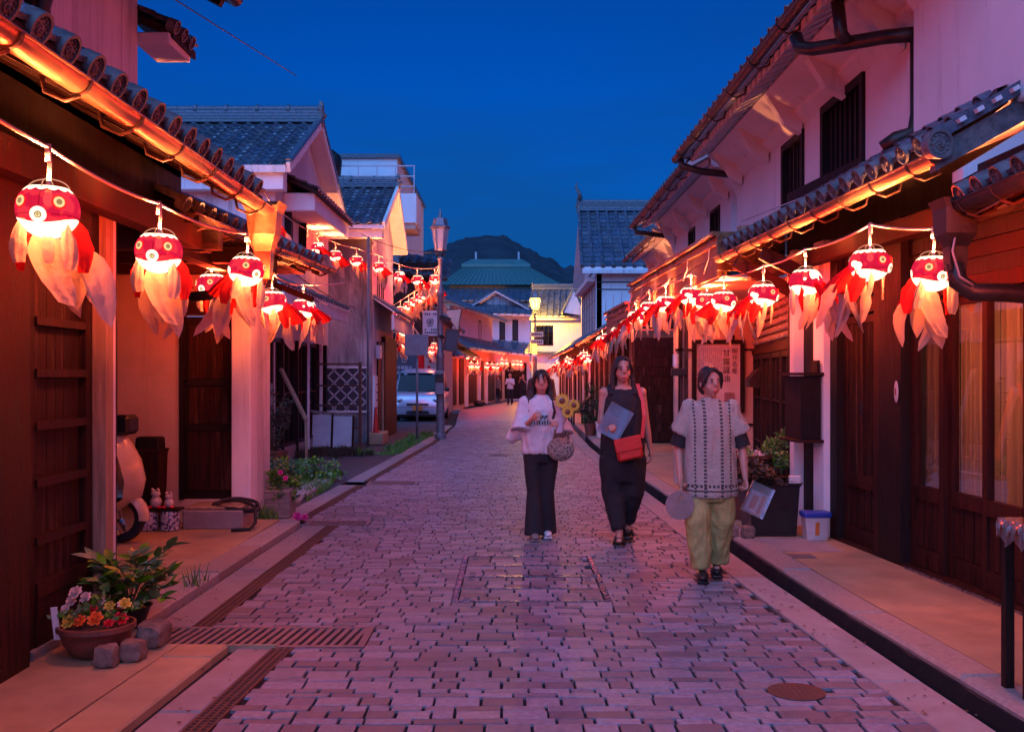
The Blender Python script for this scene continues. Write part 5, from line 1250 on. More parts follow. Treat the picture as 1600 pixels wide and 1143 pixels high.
# the strings run on past the frame on both sides
for i, (x, y, yaw) in enumerate([(-1.93,2.95,20),(-1.93,1.6,-30),(-1.93,.2,50),(2.40,4.45,-60),(2.40,3.1,20),(2.40,1.7,-20),(2.4,.3,10)]):
    lantern(x, y, 2.18+(.12 if x < 0 and y > 2 else 0), yaw, 'goldfish lantern on the %s run beyond the frame, %s from the camera outward' % ('left' if x < 0 else 'right', ('first','second','third','fourth')[i%3 if i < 3 else i-3]), G1 if x < 0 else G4, i%5)
# distant runs
G5 = 'goldfish lanterns along the far left house eaves'
for i in range(14):
    s_ = 2.0+i*1.55 + (1.2 if i > 6 else 0); p = FAr(s_, 1.05 if i > 1 else .85, 2.26 if i > 4 else 2.0)
    lantern(p.x, p.y, p.z, rnd.uniform(-80,80), 'tiny goldfish lantern %s from the left in the distant run under the white house eave' % ORD[i], G5, rnd.randrange(5), s=1.05)
G6 = 'goldfish lanterns along the far right row'
for i in range(15):
    Y = [29.5,31,32.6,34.5,36.5,38.5,41,43,45,47.5,50,52.5,55,57.5,60][i]; x = 2.20+.005*(Y-36)
    lantern(x, Y, 2.0+.12*sin(i*1.3), rnd.uniform(30,150), 'small goldfish lantern %s from the near end of the packed far right run' % ORD[i], G6, rnd.randrange(5))
G7 = 'goldfish lanterns on the house front behind the car'
for i, (px, py, Y) in enumerate([(630,518,28.4),(640,505,30.5),(625,512,31.5),(674,547,35.0),(678,540,36),(632,536,29)]):
    p = at(px,py,Y); lantern(p.x,p.y,p.z, rnd.uniform(-90,40), 'goldfish lantern glowing above the silver car, %s' % ['lower left of the orange gable','at the foot of the orange gable','against the left timber','left of the lamp post shaft','right beside the lamp post shaft','lowest on the left'][i], G7, rnd.randrange(5))
# ---- cables: the cords hang from them
def cable(name, pts, r, mat, label, cat='cable'):
    t = thing(name, pts[0], label, cat); m = MB().tube(pts, r, 6); m.build('wire', mat, t, smooth=True); return t
def festoon(tops, label, extra=()):
    pts = []
    for a, b in zip(tops, tops[1:]):
        a, b = Vector(a), Vector(b); seg = sag(a, b, min(.05,.02*(a-b).length), 8); pts += seg[:-1]
    pts.append(Vector(tops[-1])); t = thing('lantern_cable', pts[0], label, 'cable')
    MB().tube(pts, .0085, 6).build('wire', M['cord'], t, smooth=True)
    for p in tops[1:-1]: MB().tube([Vector(p)+Vector((0,0,.012)),Vector(p)-Vector((0,0,.06))],.014,8).build('connector', M['cord'], t, smooth=True)
def tops_of(lst, dz=.265): return [at(*l[:3])+Vector((0,0,dz)) for l in lst]
tl = tops_of([LN[0],LN[1],LN[2],LN[4],LN[5]])
festoon([Vector((-1.88,-.5,2.5)),Vector((-1.93,.2,2.44)),Vector((-1.93,1.6,2.44)),Vector((-1.93,2.95,2.56))]+tl+[Vector((-2.0,12.3,2.62))], 'pink lit lantern cable sagging below the left copper gutter')
tl = tops_of(LN[6:14]); festoon([Vector((-3.8,15.0,4.5))]+tl+[Vector((-1.72,24.5,4.15))], 'overhead lantern cable from the gable house to the lamp post')
tl = tops_of(LN[14:22]); festoon([Vector((-1.72,24.5,4.25))]+tl+[Vector((-3.2,28.3,3.5))], 'slanting lantern cable from the lamp post down to the left house')
tl = tops_of(LN[22:36]); festoon([Vector((2.4,-.3,2.5)),Vector((2.4,.3,2.44)),Vector((2.4,1.7,2.44)),Vector((2.4,3.1,2.44)),Vector((2.4,4.45,2.44))]+tl[:]+[Vector((2.0,23,2.5))], 'lantern cable strung below the right copper gutter and fascia')
for i in range(9):
    Y = 11.2+i*1.15; x = 2.17-.03*(Y-11)/1.0*.9; x = 2.20-(Y-10.95)*.0315-.03
    cable('hanger_cord', [(x,Y,3.03),(x-.01,Y+.02,2.78),(x-.05,Y+.08,2.62+.03*(i%3))], .006, M['cord'], 'thin hanger cord dropping over the copper fascia, %s from the near end' % ['first','second','third','fourth','fifth','sixth','seventh','eighth','ninth'][i], 'cord')
cable('overhead_wire', sag((-2.75,4.2,3.9),(-2.95,14.0,5.6),-.0,8), .006, M['iron'], 'thin stay wire running across the upper left wall and sky')
cable('overhead_wire', sag((-6.2,17.0,5.5),(-5.2,17.1,5.2),0,4), .01, M['steel'], 'short bright wire end above the left tiled eave')
cable('overhead_wire', [at(1160,345,10.6),at(1230,318,9.9),at(1340,275,8.7)], .006, M['sign_white'], 'white wire slanting across the lower right upper storey wall')
cable('overhead_wire', sag((-4.0,17.2,3.5),(-3.2,27.0,3.2),.3,12), .010, M['iron'], 'black cable sagging along the stained wall')
cable('overhead_wire', sag((-3.3,22.4,4.6),(-1.75,24.5,4.45),.12,10), .008, M['iron'], 'black cable from the stained wall house to the lamp post')
# ============================================================ STREET FURNITURE AND SMALL THINGS
def lamp_post(x, y, lit, label):
    t = thing('street_lamp', (x,y,0), label, 'street lamp')
    prof = [(.14,0),(.14,.10),(.10,.14),(.095,1.9),(.105,1.93),(.105,2.0),(.075,2.06),(.065,3.4),(.085,3.43),(.085,3.5),(.055,3.6),(.05,4.25),(.07,4.3),(.03,4.36)]
    MB().lathe((x,y,0), prof, 16).build('post', M['pole'], t, smooth='auto')
    m = MB()
    for k in range(6):
        a = pi*k/3; m.tube([(x+.03*cos(a),y+.03*sin(a),4.36),(x+.10*cos(a),y+.10*sin(a),4.42),(x+.12*cos(a),y+.12*sin(a),4.50)],.012,6)
    m.build('bracket', M['iron'], t, smooth=True)
    MB().lathe((x,y,0), [(.11,4.50),(.125,4.52),(.20,5.02),(.19,5.02)] if not lit else [(.13,4.46),(.19,4.50),(.27,4.95),(.22,5.02)], 6).build('glass_shade', M['lamp_glow'] if lit else M['lamp_off'], t)
    for k in range(6):
        a = pi*k/3; MB().bar((x+.128*cos(a),y+.128*sin(a),4.5),(x+.205*cos(a),y+.205*sin(a),5.03),.022).build('corner_bar', M['pole'], t)
    MB().lathe((x,y,0), [(.235,5.02),(.25,5.05),(.20,5.09),(.155,5.26),(.05,5.30),(.03,5.34),(.035,5.38),(.008,5.50)], 6).build('hood', M['pole'], t)
    if lit:
        ld = bpy.data.lights.new('lamp_light','POINT'); ld.energy = 3800; ld.color = (1,.50,.045); ld.shadow_soft_size = .10
        lo = bpy.data.objects.new('lamp_light', ld); COL.objects.link(lo); lo.parent = t; lo.location = (0,0,4.75)
    return t
lamp_post(-1.715,24.5,False,'tall unlit grey street lamp with lantern head standing left of the street')
lt = lamp_post(1.45,64.4,True,'lit street lamp glowing yellow at the far end of the street'); lt.scale = (1.27,1.27,1.27)
for c_ in lt.children: pass
t = thing('utility_box', (-1.72,24.3,1.2), 'grey control box strapped to the unlit lamp post at car height', 'box')
MB().cbox(-1.83,-1.61,24.28,24.40,1.05,1.62,.02).build('case', M['pole'], t); MB().cbox(-1.81,-1.63,24.255,24.28,1.35,1.55,.01).build('cover', M['iron'], t)
# signs on and around the lamp post
t = thing('shop_sign', (-1.95,24.42,2.7), 'white rectangular sign with curled emblem fixed left of the unlit lamp post', 'sign')
MB().cbox(-2.13,-1.78,24.38,24.42,2.45,3.05,.01).build('board', M['sign_white'], t)
def emblem(parent, cx, y, cz, s, mat):
    m = MB()
    for sg in (-1,1):
        m.tube([(cx+sg*s*.08,y,cz+s*.42),(cx+sg*s*.30,y,cz+s*.46),(cx+sg*s*.48,y,cz+s*.22),(cx+sg*s*.44,y,cz-s*.08),(cx+sg*s*.26,y,cz-s*.22),(cx+sg*s*.40,y,cz-s*.40)], s*.06, 6)
        m.tube([(cx+sg*s*.05,y,cz+s*.38),(cx+sg*s*.05,y,cz-s*.38)], s*.045, 6)
        m.tube([(cx+sg*s*.26,y,cz+s*.2),(cx+sg*s*.17,y,cz+s*.05),(cx+sg*s*.20,y,cz-s*.1)], s*.045, 6)
    m.bar((cx-s*.35,y,cz-s*.58),(cx+s*.35,y,cz-s*.58),s*.09)
    m.build('emblem', M[mat], parent, smooth=True)
emblem(t, -1.95, 24.375, 2.78, .16, 'ink')
m = MB()
for r_, z in ((0,2.97),(1,2.60),(2,2.53)):
    for i in range(6):
        if rnd.random() < .85: m.box(-2.08+i*.05,-2.045+i*.05,24.372,24.379,z-.02,z+.018)
m.build('lettering', M['ink'], t)
t = thing('hanging_banner', (-1.45,24.3,2.9), 'tilted pink banner sheet on a dark bracket just right of the unlit lamp post', 'banner')
MB().hexa([Vector(v) for v in ((-1.55,24.3,2.95),(-1.53,24.28,2.95),(-1.27,24.28,2.55),(-1.29,24.3,2.55),(-1.55,24.3,3.05),(-1.53,24.28,3.05),(-1.20,24.28,3.08),(-1.22,24.3,3.08))]).build('sheet', M['plaster_warm'], t)
MB().bar((-1.71,24.35,2.90),(-1.45,24.3,2.82),.10).bar((-1.55,24.29,3.06),(-1.20,24.29,3.09),.02).bar((-1.20,24.29,3.09),(-1.28,24.29,2.52),.02).build('bracket', M['iron'], t)
t = thing('hanging_sign', (-1.4,24.2,2.3), 'dark glossy tilted sign board low on the right of the unlit lamp post', 'sign')
MB().hexa([Vector(v) for v in ((-1.62,24.2,2.12),(-1.60,24.17,2.12),(-1.33,24.17,2.06),(-1.35,24.2,2.06),(-1.55,24.2,2.62),(-1.53,24.17,2.62),(-1.24,24.17,2.56),(-1.26,24.2,2.56))]).build('board', M['sign_dark'], t)
MB().bar((-1.55,24.16,2.62),(-1.24,24.16,2.56),.025).bar((-1.24,24.16,2.56),(-1.33,24.16,2.06),.025).bar((-1.62,24.16,2.12),(-1.33,24.16,2.06),.025).bar((-1.62,24.16,2.12),(-1.55,24.16,2.62),.025).build('frame', M['iron_red'], t)
MB().bar((-1.715,24.4,2.45),(-1.58,24.2,2.4),.06).build('arm', M['iron'], t)
t = thing('road_sign', (-2.16,23.3,0), 'back of a square traffic sign on a thin post before the car', 'sign')
MB().cyl((-2.16,23.3,0),(-2.16,23.3,2.46),.028,seg=10).build('post', M['pole'], t, smooth=True)
MB().cbox(-2.43,-1.90,23.22,23.235,1.96,2.44,.006).build('plate', M['pole'], t); MB().bar((-2.4,23.245,2.3),(-1.93,23.245,2.3),.03).bar((-2.4,23.245,2.1),(-1.93,23.245,2.1),.03).build('channel', M['pole'], t)
t = thing('direction_signs', (1.45,64.1,3.9), 'pair of small arrow shaped direction plates on the lit lamp post', 'sign')
for z in (4.1,3.62):
    b = MB().loft([[Vector((x,yy,zz)) for x,zz in ((1.0,z),(1.18,z-.15),(1.95,z-.15),(1.95,z+.15),(1.18,z+.15))] for yy in (64.10,64.14)]).build('plate', M['sign_white'], t)
    m = MB()
    for i in range(6): m.box(1.22+i*.115,1.22+i*.115+.08,64.08,64.095,z-.07,z+.07)
    m.build('lettering', M['ink'], b)
# far shop banners behind the car
t = thing('shop_banner', (-3.8,35.4,1.9), 'dark banner with white curled emblem and lettering behind the silver car roof', 'banner')
MB().cbox(-4.15,-3.28,35.42,35.46,1.35,2.35,.01).build('board', M['sign_dark'], t)
emblem(t, -3.72, 35.40, 2.10, .22, 'sign_white')
glyph_text('lettering', '甘露醤油', 'sign_white', t, (-3.72,35.40,1.78), (1,0,0), (0,0,1), .13, depth=.006)
glyph_text('lettering', '柳井 白壁', 'sign_white', t, (-3.70,35.40,1.60), (1,0,0), (0,0,1), .15, depth=.006)
t = thing('shop_banner', (-2.95,34.9,2.0), 'red and white cloth banner hanging behind the car beside the lamp post', 'banner')
MB().cbox(-3.22,-2.62,35.2,35.22,1.55,2.5,.005).build('cloth', M['fin_red'], t); MB().cbox(-3.00,-2.55,35.10,35.12,1.62,2.35,.005).build('cloth', M['fin'], t)
for a, b in ((-2.9,2.2),(-2.8,2.0),(-2.72,2.15),(-2.85,1.8)): MB().ell((a,35.09,b),(.05,.01,.05),su=8,sv=6).build('print', M['fin_red'], t)
t = thing('gable_sign', (-3.6,31.5,3.0), 'small orange lit wooden gable frame above the entrance left of the car', 'sign')
for a, b in (((-3.75,31.5,2.95),(-3.25,31.5,3.28)),((-3.25,31.5,3.28),(-2.85,31.5,2.75)),((-3.7,31.5,2.80),(-3.25,31.5,3.10)),((-3.25,31.5,3.1),(-3.0,31.5,2.7))): MB().bar(a,b,.06,.05).build('beam', M['wood_pale'], t)
MB().bar((-3.7,31.5,2.95),(-3.7,31.5,0),.07).bar((-2.95,31.5,2.75),(-2.95,31.6,2.4),.07).build('post', M['wood_red'], t)
# ---- silver car
def ring(hw, y0, y1, z, r=.22, n=6, bulge=.05):
    pts = []
    for cx_, cy_, a0 in ((hw-r,y0+r,-90),(hw-r,y1-r,0),(-hw+r,y1-r,90),(-hw+r,y0+r,180)):
        for k in range(n+1):
            a = R(a0+90*k/n); pts.append(Vector((cx_+r*cos(a), cy_+r*sin(a), z)))
    for p in pts:
        if p.y < (y0+y1)/2: p.y += bulge*(p.x/hw)**2
    return pts
CX, CY = -3.10, 33.6
car = thing('parked_car', (CX,CY+1.6,0), 'silver boxy compact car with yellow number plate parked facing the camera', 'car')
lv = [(.20,.72,.12,3.2),(.24,.80,.04,3.3),(.40,.835,.0,3.34),(.55,.84,.0,3.35),(.70,.84,.03,3.36),(.82,.835,.08,3.36),(.90,.825,.16,3.36),(.95,.805,.30,3.34),(1.0,.79,.38,3.32),(1.56,.71,.78,3.2),(1.65,.67,.92,3.15),(1.72,.57,1.10,3.0),(1.755,.38,1.4,2.8)]
off = Vector((CX,CY,0))
MB().loft([[p+off for p in ring(hw,y0,y1,z)] for z,hw,y0,y1 in lv]).build('body', M['carpaint'], car, smooth='auto')
def car_front(z, x, extra=-.012):
    for (za,ha,ya,_),(zb,hb,yb_2,_) in zip(lv, lv[1:]):
        if za <= z <= zb:
            t_ = (z-za)/(zb-za); return CY+ya+(yb_2-ya)*t_+.05*(x/(ha+(hb-ha)*t_))**2+extra
def patch(name, xs, zs, mat, parent=None, extra=-.012, inset=lambda z:0):
    m = MB(); rows = []
    for z in zs:
        w_ = inset(z); rows.append([Vector((CX+x*(1-w_), car_front(z,x*(1-w_),extra), z)) for x in xs])
    back = [[v+Vector((0,.02,0)) for v in r_] for r_ in rows]
    m.loft(rows, caps=False, closed=False)
    return m.build(name, M[mat], parent or car, smooth=True)
xs = [-.72+1.44*i/10 for i in range(11)]
ws = patch('windscreen', xs, [1.07,1.12,1.3,1.45,1.58,1.63], 'car_glass' if 'car_glass' in M else 'glass_dark', inset=lambda z: .14*(z-1.07)/.5) if False else None
M['car_glass'] = pm('car_window_glass', (.012,.012,.014), (.008,.008,.010), 3, .08, 0, rrange=.02, spec=.25)
ws = patch('windscreen', xs, [.985,1.05,1.2,1.35,1.5,1.60], 'car_glass', inset=lambda z: .10*(z-1.0)/.6)
for sg in (-1,1):
    MB().hexa([Vector((CX+sg*a,CY+b,c)) for a,b,c in ((.80,.8,1.02),(.79,.8,1.02),(.79,3.0,1.02),(.80,3.0,1.02),(.725,1.1,1.54),(.715,1.1,1.54),(.715,2.9,1.54),(.725,2.9,1.54))]).build('side_window', M['car_glass'], car)
    # headlight
    hl_ = MB(); c_ = Vector((CX+sg*.62, car_front(.70,.62)-.0, .70)); hl_.ell(c_+Vector((0,.03,0)), (.145,.06,.085), su=18, sv=10); h_ = hl_.build('headlight', M['white_plastic'], car, smooth=True)
    MB().ell(c_+Vector((-sg*.02,-.02,0)), (.07,.022,.055), su=12, sv=8).build('lens', M['chrome'], h_, smooth=True)
    MB().ell(c_+Vector((sg*.115,-.01,0)), (.035,.035,.05), su=10, sv=8).build('indicator', M['red_plastic'], h_, smooth=True)
    MB().ell((CX+sg*.92,CY+.65,1.05),(.09,.06,.075),su=12,sv=8).build('wing_mirror', M['black'], car, smooth=True)
    for yy in (.62,2.75):
        w_ = MB().lathe((0,0,0),[(.15,-.09),(.27,-.09),(.285,-.06),(.285,.06),(.27,.09),(.15,.09)],24)
        w_.v = [Vector((CX+sg*.745+v.z, CY+yy+v.x, .285+v.y)) for v in w_.v]; wo_ = w_.build('wheel', M['rubber'], car, smooth='auto')
        MB().cyl((CX+sg*.80,CY+yy,.285),(CX+sg*.83,CY+yy,.285),.16,seg=18).build('hub_cap', M['chrome'], wo_)
for z0, z1, hw in ((.53,.60,.36),(.26,.32,.38),(.335,.355,.36)):
    patch('grille_slot', [-hw+2*hw*i/6 for i in range(7)], [z0,z1], 'black', extra=-.014)
patch('bonnet_line', xs, [.835,.842], 'black', extra=-.006); patch('bumper_line', [x*1.2 for x in xs], [.475,.482], 'black', extra=-.005)
np_ = MB().cbox(CX-.165,CX+.165,car_front(.44,0)-.03,car_front(.44,0)-.01,.36,.525,.006).build('number_plate', M['orange_plastic'], car)
glyph_text('plate_number', '・5 34', 'ink', np_, (CX,car_front(.44,0)-.032,.44), (1,0,0), (0,0,1), .10, depth=.003)
for sg in (-.35,.25): MB().bar((CX+sg,CY+.34,.985),(CX+sg+.30,CY+.42,1.06),.012).build('wiper', M['black'], car)
MB().box(CX-.75,CX+.75,CY+.15,CY+3.1,.16,.26).build('underbody', M['black'], car)
t = thing('red_car', (-2.1,36.9,0), 'edge of a dark red car just behind the silver car', 'car')
MB().loft([[Vector((-1.62+p.x,36.8+p.y,p.z)) for p in ring(hw*.95,y0,y1,z*.9)] for z,hw,y0,y1 in lv]).build('body', M['wood_red'], t, smooth='auto')
for sg in (-1,1):
    for yy in (.62,2.75): MB().cyl((-1.62+sg*.60,36.8+yy,.27),(-1.62+sg*.80,36.8+yy,.27),.27,seg=20).build('wheel', M['rubber'], t, smooth='auto')
bpy.data.objects.remove(t.children[0]); [bpy.data.objects.remove(c_) for c_ in list(t.children)]; bpy.data.objects.remove(t)
# ---- foliage helpers
def leaf_mesh(w, l, mat, fold=.15):
    m = MB(); n = 5; L_, Rr, C_ = [], [], []
    for i in range(n+1):
        t_ = i/n; ww = w*sin(pi*min(1,t_**.8))*.5+.0004; z = -.25*l*t_*t_
        C_.append(Vector((0,l*t_,z))); L_.append(Vector((-ww,l*t_,z+fold*ww))); Rr.append(Vector((ww,l*t_,z+fold*ww)))
    m.loft([L_,C_,Rr], caps=False, closed=False); return m.mesh('leaf', M[mat], smooth=True)
def foliage(name, parent, c, r, n, size, mat, seed=1, up=.35, droop=0):
    q = random.Random(seed); m = MB(); c = Vector(c)
    clumps = [(c+Vector((q.gauss(0,.5)*r[0],q.gauss(0,.5)*r[1],q.gauss(0,.45)*r[2])), q.uniform(.25,.5)) for _ in range(10)]
    for _ in range(n):
        cc, cr_ = q.choice(clumps); d = Vector((q.gauss(0,1),q.gauss(0,1),q.gauss(0,1))).normalized()
        p = cc+Vector((d.x*r[0],d.y*r[1],d.z*r[2]))*cr_*q.random()**.4
        a = Vector((q.gauss(0,1),q.gauss(0,1),q.gauss(up,.6)-droop)).normalized(); b = a.cross(Vector((q.gauss(0,1),q.gauss(0,1),q.gauss(0,1)))).normalized()
        s_ = size*q.uniform(.6,1.3); m.add([p, p+a*s_*.5+b*s_*.28, p+a*s_, p+a*s_*.5-b*s_*.28], [(0,1,2,3)])
    return m.build(name, M[mat], parent)
def stems(parent, c, r, h, n, seed=1, mat='stem', th=.004):
    q = random.Random(seed); m = MB(); c = Vector(c)
    for _ in range(n):
        a = q.uniform(0,2*pi); e = Vector((cos(a)*r*q.random(), sin(a)*r*q.random(), h*q.uniform(.6,1)))
        m.tube([c, c+e*.5+Vector((0,0,h*.1)), c+e], th, 5)
    return m.build('stem', M[mat], parent, smooth=True)
def grass(name, label, outline, n, h, mat, z=0, seed=1):
    q = random.Random(seed); m = MB(); xs_ = [p[0] for p in outline]; ys_ = [p[1] for p in outline]
    def ins(x, y):
        r_ = False; j = len(outline)-1
        for i in range(len(outline)):
            if (outline[i][1] > y) != (outline[j][1] > y) and x < (outline[j][0]-outline[i][0])*(y-outline[i][1])/(outline[j][1]-outline[i][1])+outline[i][0]: r_ = not r_
            j = i
        return r_
    k = 0
    while k < n:
        x, y = q.uniform(min(xs_),max(xs_)), q.uniform(min(ys_),max(ys_))
        if not ins(x,y) or MN.noise(Vector((x*2.2,y*2.2,seed))) < -.12: continue
        k += 1; a = q.uniform(0,pi); hh = h*q.uniform(.35,1.2)*(1+MN.noise(Vector((x*3,y*3,seed+5)))); w = .006*q.uniform(.7,2.2); l_ = Vector((q.gauss(0,.5),q.gauss(0,.5),0))*hh*.6
        b = Vector((cos(a)*w,sin(a)*w,0)); p = Vector((x,y,z)); m.add([p-b,p+b,p+l_*.4+b*.8+Vector((0,0,hh*.6)),p+l_+Vector((0,0,hh)),p+l_*.4-b*.8+Vector((0,0,hh*.6))],[(0,1,2,3,4)])
    o = m.build(name, M[mat]); return tag(o, label, 'grass', kind='stuff')
# ---- near left flower bowl, stones, leafy plant
PB = Vector((-2.20,5.42,.028))
t = thing('flower_pot', PB, 'round terracotta bowl of red orange and yellow flowers by the left wall', 'flower pot')
MB().lathe(PB,[(.10,0),(.125,.01),(.165,.07),(.185,.13),(.20,.14),(.20,.165),(.185,.168),(.178,.14),(.05,.13)],36,caps=True).build('bowl', M['terracotta'], t, smooth='auto')
MB().lathe(PB+Vector((0,0,.135)),[(.01,.0),(.178,.0),(.15,.015),(.01,.02)],20).build('soil', M['soil'], t)
foliage('foliage', t, PB+Vector((0,0,.20)), (.17,.14,.06), 420, .035, 'leaf', 5)
M['petal_red'] = pm('red_petal', (.75,.02,.03), (.6,.01,.02), 10, .6, 0); M['petal_orange'] = pm('orange_petal', (.85,.20,.03), (.8,.12,.02), 10, .6, 0)
M['petal_yellow'] = pm('yellow_petal', (.80,.60,.08), (.7,.45,.05), 10, .6, 0); M['petal_white'] = pm('white_petal', (.75,.62,.55), (.65,.5,.42), 10, .6, 0); M['petal_pink'] = pm('pink_petal', (.75,.06,.35), (.6,.04,.28), 10, .6, 0)
def flower(parent, c, r, mat, tilt, seed):
    q = random.Random(seed); m = MB(); n_ = Vector(tilt).normalized(); a = n_.cross(Vector((.3,.2,1))).normalized(); b = n_.cross(a); c = Vector(c)
    for ring_, (rr, np2, up) in enumerate(((1.0,7,.15),(.7,6,.45),(.38,4,.8))):
        for k in range(np2):
            an = 2*pi*(k+.5*ring_)/np2+q.uniform(-.2,.2); d = a*cos(an)+b*sin(an); s_ = n_.cross(d)
            e = c+d*r*rr+n_*r*up; mid = c+d*r*rr*.6+n_*r*up*.3
            m.add([c,mid+s_*r*.34,e+s_*r*.14,e-s_*r*.14,mid-s_*r*.34],[(0,1,2,3,4)])
    return m.build('flower', M[mat], parent)
fl = [(-.11,-.08,.19,'petal_yellow',.042),(-.045,-.10,.20,'petal_orange',.036),(.035,-.10,.21,'petal_orange',.044),(.10,-.09,.185,'petal_red',.026),(.145,-.04,.20,'petal_red',.040),(-.01,-.02,.245,'petal_red',.028),
      (-.13,.0,.28,'petal_white',.036),(-.10,-.02,.33,'petal_white',.040),(-.06,.01,.30,'petal_white',.034),(-.15,-.03,.245,'petal_white',.030),(.06,.03,.25,'petal_yellow',.03),(.12,.04,.255,'petal_white',.026),(.0,.06,.27,'petal_white',.026),(.145,.02,.265,'petal_yellow',.034)]
for i, (x,y_,z,mt,r_) in enumerate(fl): flower(t, PB+Vector((x,y_,z)), r_, mt, (x*2,-.6,.6), i)
stems(t, PB+Vector((-.08,0,.15)), .1, .16, 10, 4, th=.003)
t = thing('plant_label', PB+Vector((-.17,-.06,.15)), 'small white plastic plant label stuck in the terracotta bowl', 'label')
MB().bar(PB+Vector((-.165,-.09,.10)),PB+Vector((-.185,-.09,.27)),.035,.004,up=(0,1,0)).build('tag', M['white_plastic'], t)
def rock(name, c, r, label, seed, flat=1.0):
    bm = bmesh.new(); bmesh.ops.create_icosphere(bm, subdivisions=3, radius=1)
    for v in bm.verts:
        d = v.co.normalized(); k = max(abs(d.x),abs(d.y),abs(d.z)); q_ = d/k*.86; p = d.lerp(q_,.78)
        p *= 1+.16*MN.noise(d*1.6+Vector((seed,0,0)))+.06*MN.noise(d*5+Vector((0,seed,0))); v.co = Vector((c[0]+p.x*r[0],c[1]+p.y*r[1],c[2]+p.z*r[2]))
    m = MB().bm(bm); o = m.build(name, M['rock'], None, smooth='auto', at=c); return tag(o, label, 'stone')
rock('rock', (-2.06,5.20,.082), (.062,.06,.06), 'squarish grey stone in front of the flower bowl', 3)
rock('rock', (-1.97,5.32,.077), (.065,.075,.058), 'angular stone to the right of the flower bowl', 9)
rock('rock', (-1.965,5.62,.09), (.085,.13,.07), 'largest angular stone behind the others by the leafy plant', 14)
PG = Vector((-2.22,5.95,.05))
t = thing('leafy_plant', PG, 'bushy green plant with oblong leaves before the left corner post', 'plant')
MB().lathe(PG,[(.08,0),(.12,.12),(.13,.12),(.11,.10),(.02,.10)],20).build('pot', M['iron'], t, smooth='auto')
LM = leaf_mesh(.046,.095,'leaf'); q = random.Random(11); nl = 0
for k in range(20):
    a = 2*pi*k/20+q.uniform(-.2,.2); out = q.uniform(.12,.34); h = q.uniform(.16,.38) if out < .25 else q.uniform(.08,.28)
    p0 = PG+Vector((0,0,.10)); p1 = p0+Vector((cos(a)*out*.45,sin(a)*out*.45,h*.75)); p2 = p0+Vector((cos(a)*out,sin(a)*out,h))
    if p2.x < -2.44: p2.x = -2.44
    st = MB().tube([p0,p1,p2],.004,5).build('stem', M['stem'], t, smooth=True)
    for j in range(14):
        u_ = .30+.70*j/13; p = (p0*(1-u_)**2+p1*2*u_*(1-u_)+p2*u_**2) if j < 13 else p2
        aa = a+(1 if j % 2 else -1)*q.uniform(.7,1.3) if j < 13 else a
        node('leaf', LM, t, p, rot=(q.uniform(.0,1.0),q.uniform(-.5,.5),aa-pi/2), scale=(s_:=q.uniform(.85,1.35),s_,s_)); nl += 1
t = thing('weed', (-2.20,7.15,.05), 'little spiky weed growing in the crack along the left kerb', 'plant')
m = MB(); q = random.Random(5)
for k in range(34):
    a = q.uniform(0,2*pi); l_ = q.uniform(.04,.11); b = Vector((-sin(a),cos(a),0))*.006; p = Vector((-2.20+q.uniform(-.05,.05),7.15+q.uniform(-.12,.12),.05)); m.add([p-b,p+b,p+Vector((cos(a)*l_*.6,sin(a)*l_*.6,l_*1.3))],[(0,1,2)])
m.build('blades', M['leaf'], t)
# ---- alcove: scooter, bin, drums, figurines, hose
SX = Vector((-3.42,8.95,.045))
t = thing('scooter', SX, 'cream motor scooter half hidden behind the left corner post', 'scooter')
def wheelx(c, r, w, parent):
    m = MB().lathe((0,0,0),[(r*.62,-w*.3),(r*.8,-w*.5),(r*.95,-w*.45),(r,0),(r*.95,w*.45),(r*.8,w*.5),(r*.62,w*.3)],26,caps=False); m.v = [Vector((c[0]+v.x,c[1]+v.z,c[2]+v.y)) for v in m.v]
    o = m.build('wheel', M['rubber'], parent, smooth='auto'); MB().cyl((c[0],c[1]-w*.35,c[2]),(c[0],c[1]+w*.35,c[2]),r*.62,seg=20).build('rim', M['chrome'], o, smooth='auto')
wheelx((SX.x,SX.y,.045+.215),.215,.10,t); wheelx((SX.x-1.18,SX.y,.045+.215),.215,.11,t)
M['scooter_paint'] = pm('cream_scooter_paint', (.62,.50,.36), (.56,.44,.31), 4, .28, .02, coat=.5)
fd = MB(); 
fd.loft([[Vector((SX.x+(.235+dr_)*cos(a),SX.y+yy,.045+.215+(.235+dr_)*sin(a))) for yy, dr_ in ((-.075,-.05),(-.06,0),(0,.015),(.06,0),(.075,-.05))] for a in [R(-5+165*i/14) for i in range(15)]], caps=False, closed=False); fd.build('front_fender', M['scooter_paint'], t, smooth=True)
sh_ = MB(); rows = []
for z, x, w in ((.28,-.30,.13),(.40,-.12,.17),(.55,-.09,.21),(.72,-.13,.22),(.86,-.20,.17),(.96,-.26,.10)):
    rows.append([Vector((SX.x+x+.10*(1-(k/5)**2)+.20,SX.y+w*k/5,z+.045)) for k in range(-5,6)])
sh_.loft(rows, caps=False, closed=False); sh_.build('leg_shield', M['scooter_paint'], t, smooth=True)
MB().loft([[Vector((x,SX.y+yy,z)) for yy, z in ((-.12,.30),(.12,.30),(.12,.36),(-.12,.36))] for x in (SX.x-.75,SX.x-.22)]).build('footboard', M['black'], t)
MB().loft([[Vector((SX.x+x,SX.y+w*cos(a),.045+zc+h*sin(a))) for a in [2*pi*k/14 for k in range(14)]] for x,w,zc,h in ((-.72,.10,.45,.16),(-.85,.16,.50,.20),(-1.15,.17,.53,.20),(-1.45,.10,.60,.12),(-1.52,.04,.62,.05))]).build('rear_body', M['scooter_paint'], t, smooth=True)
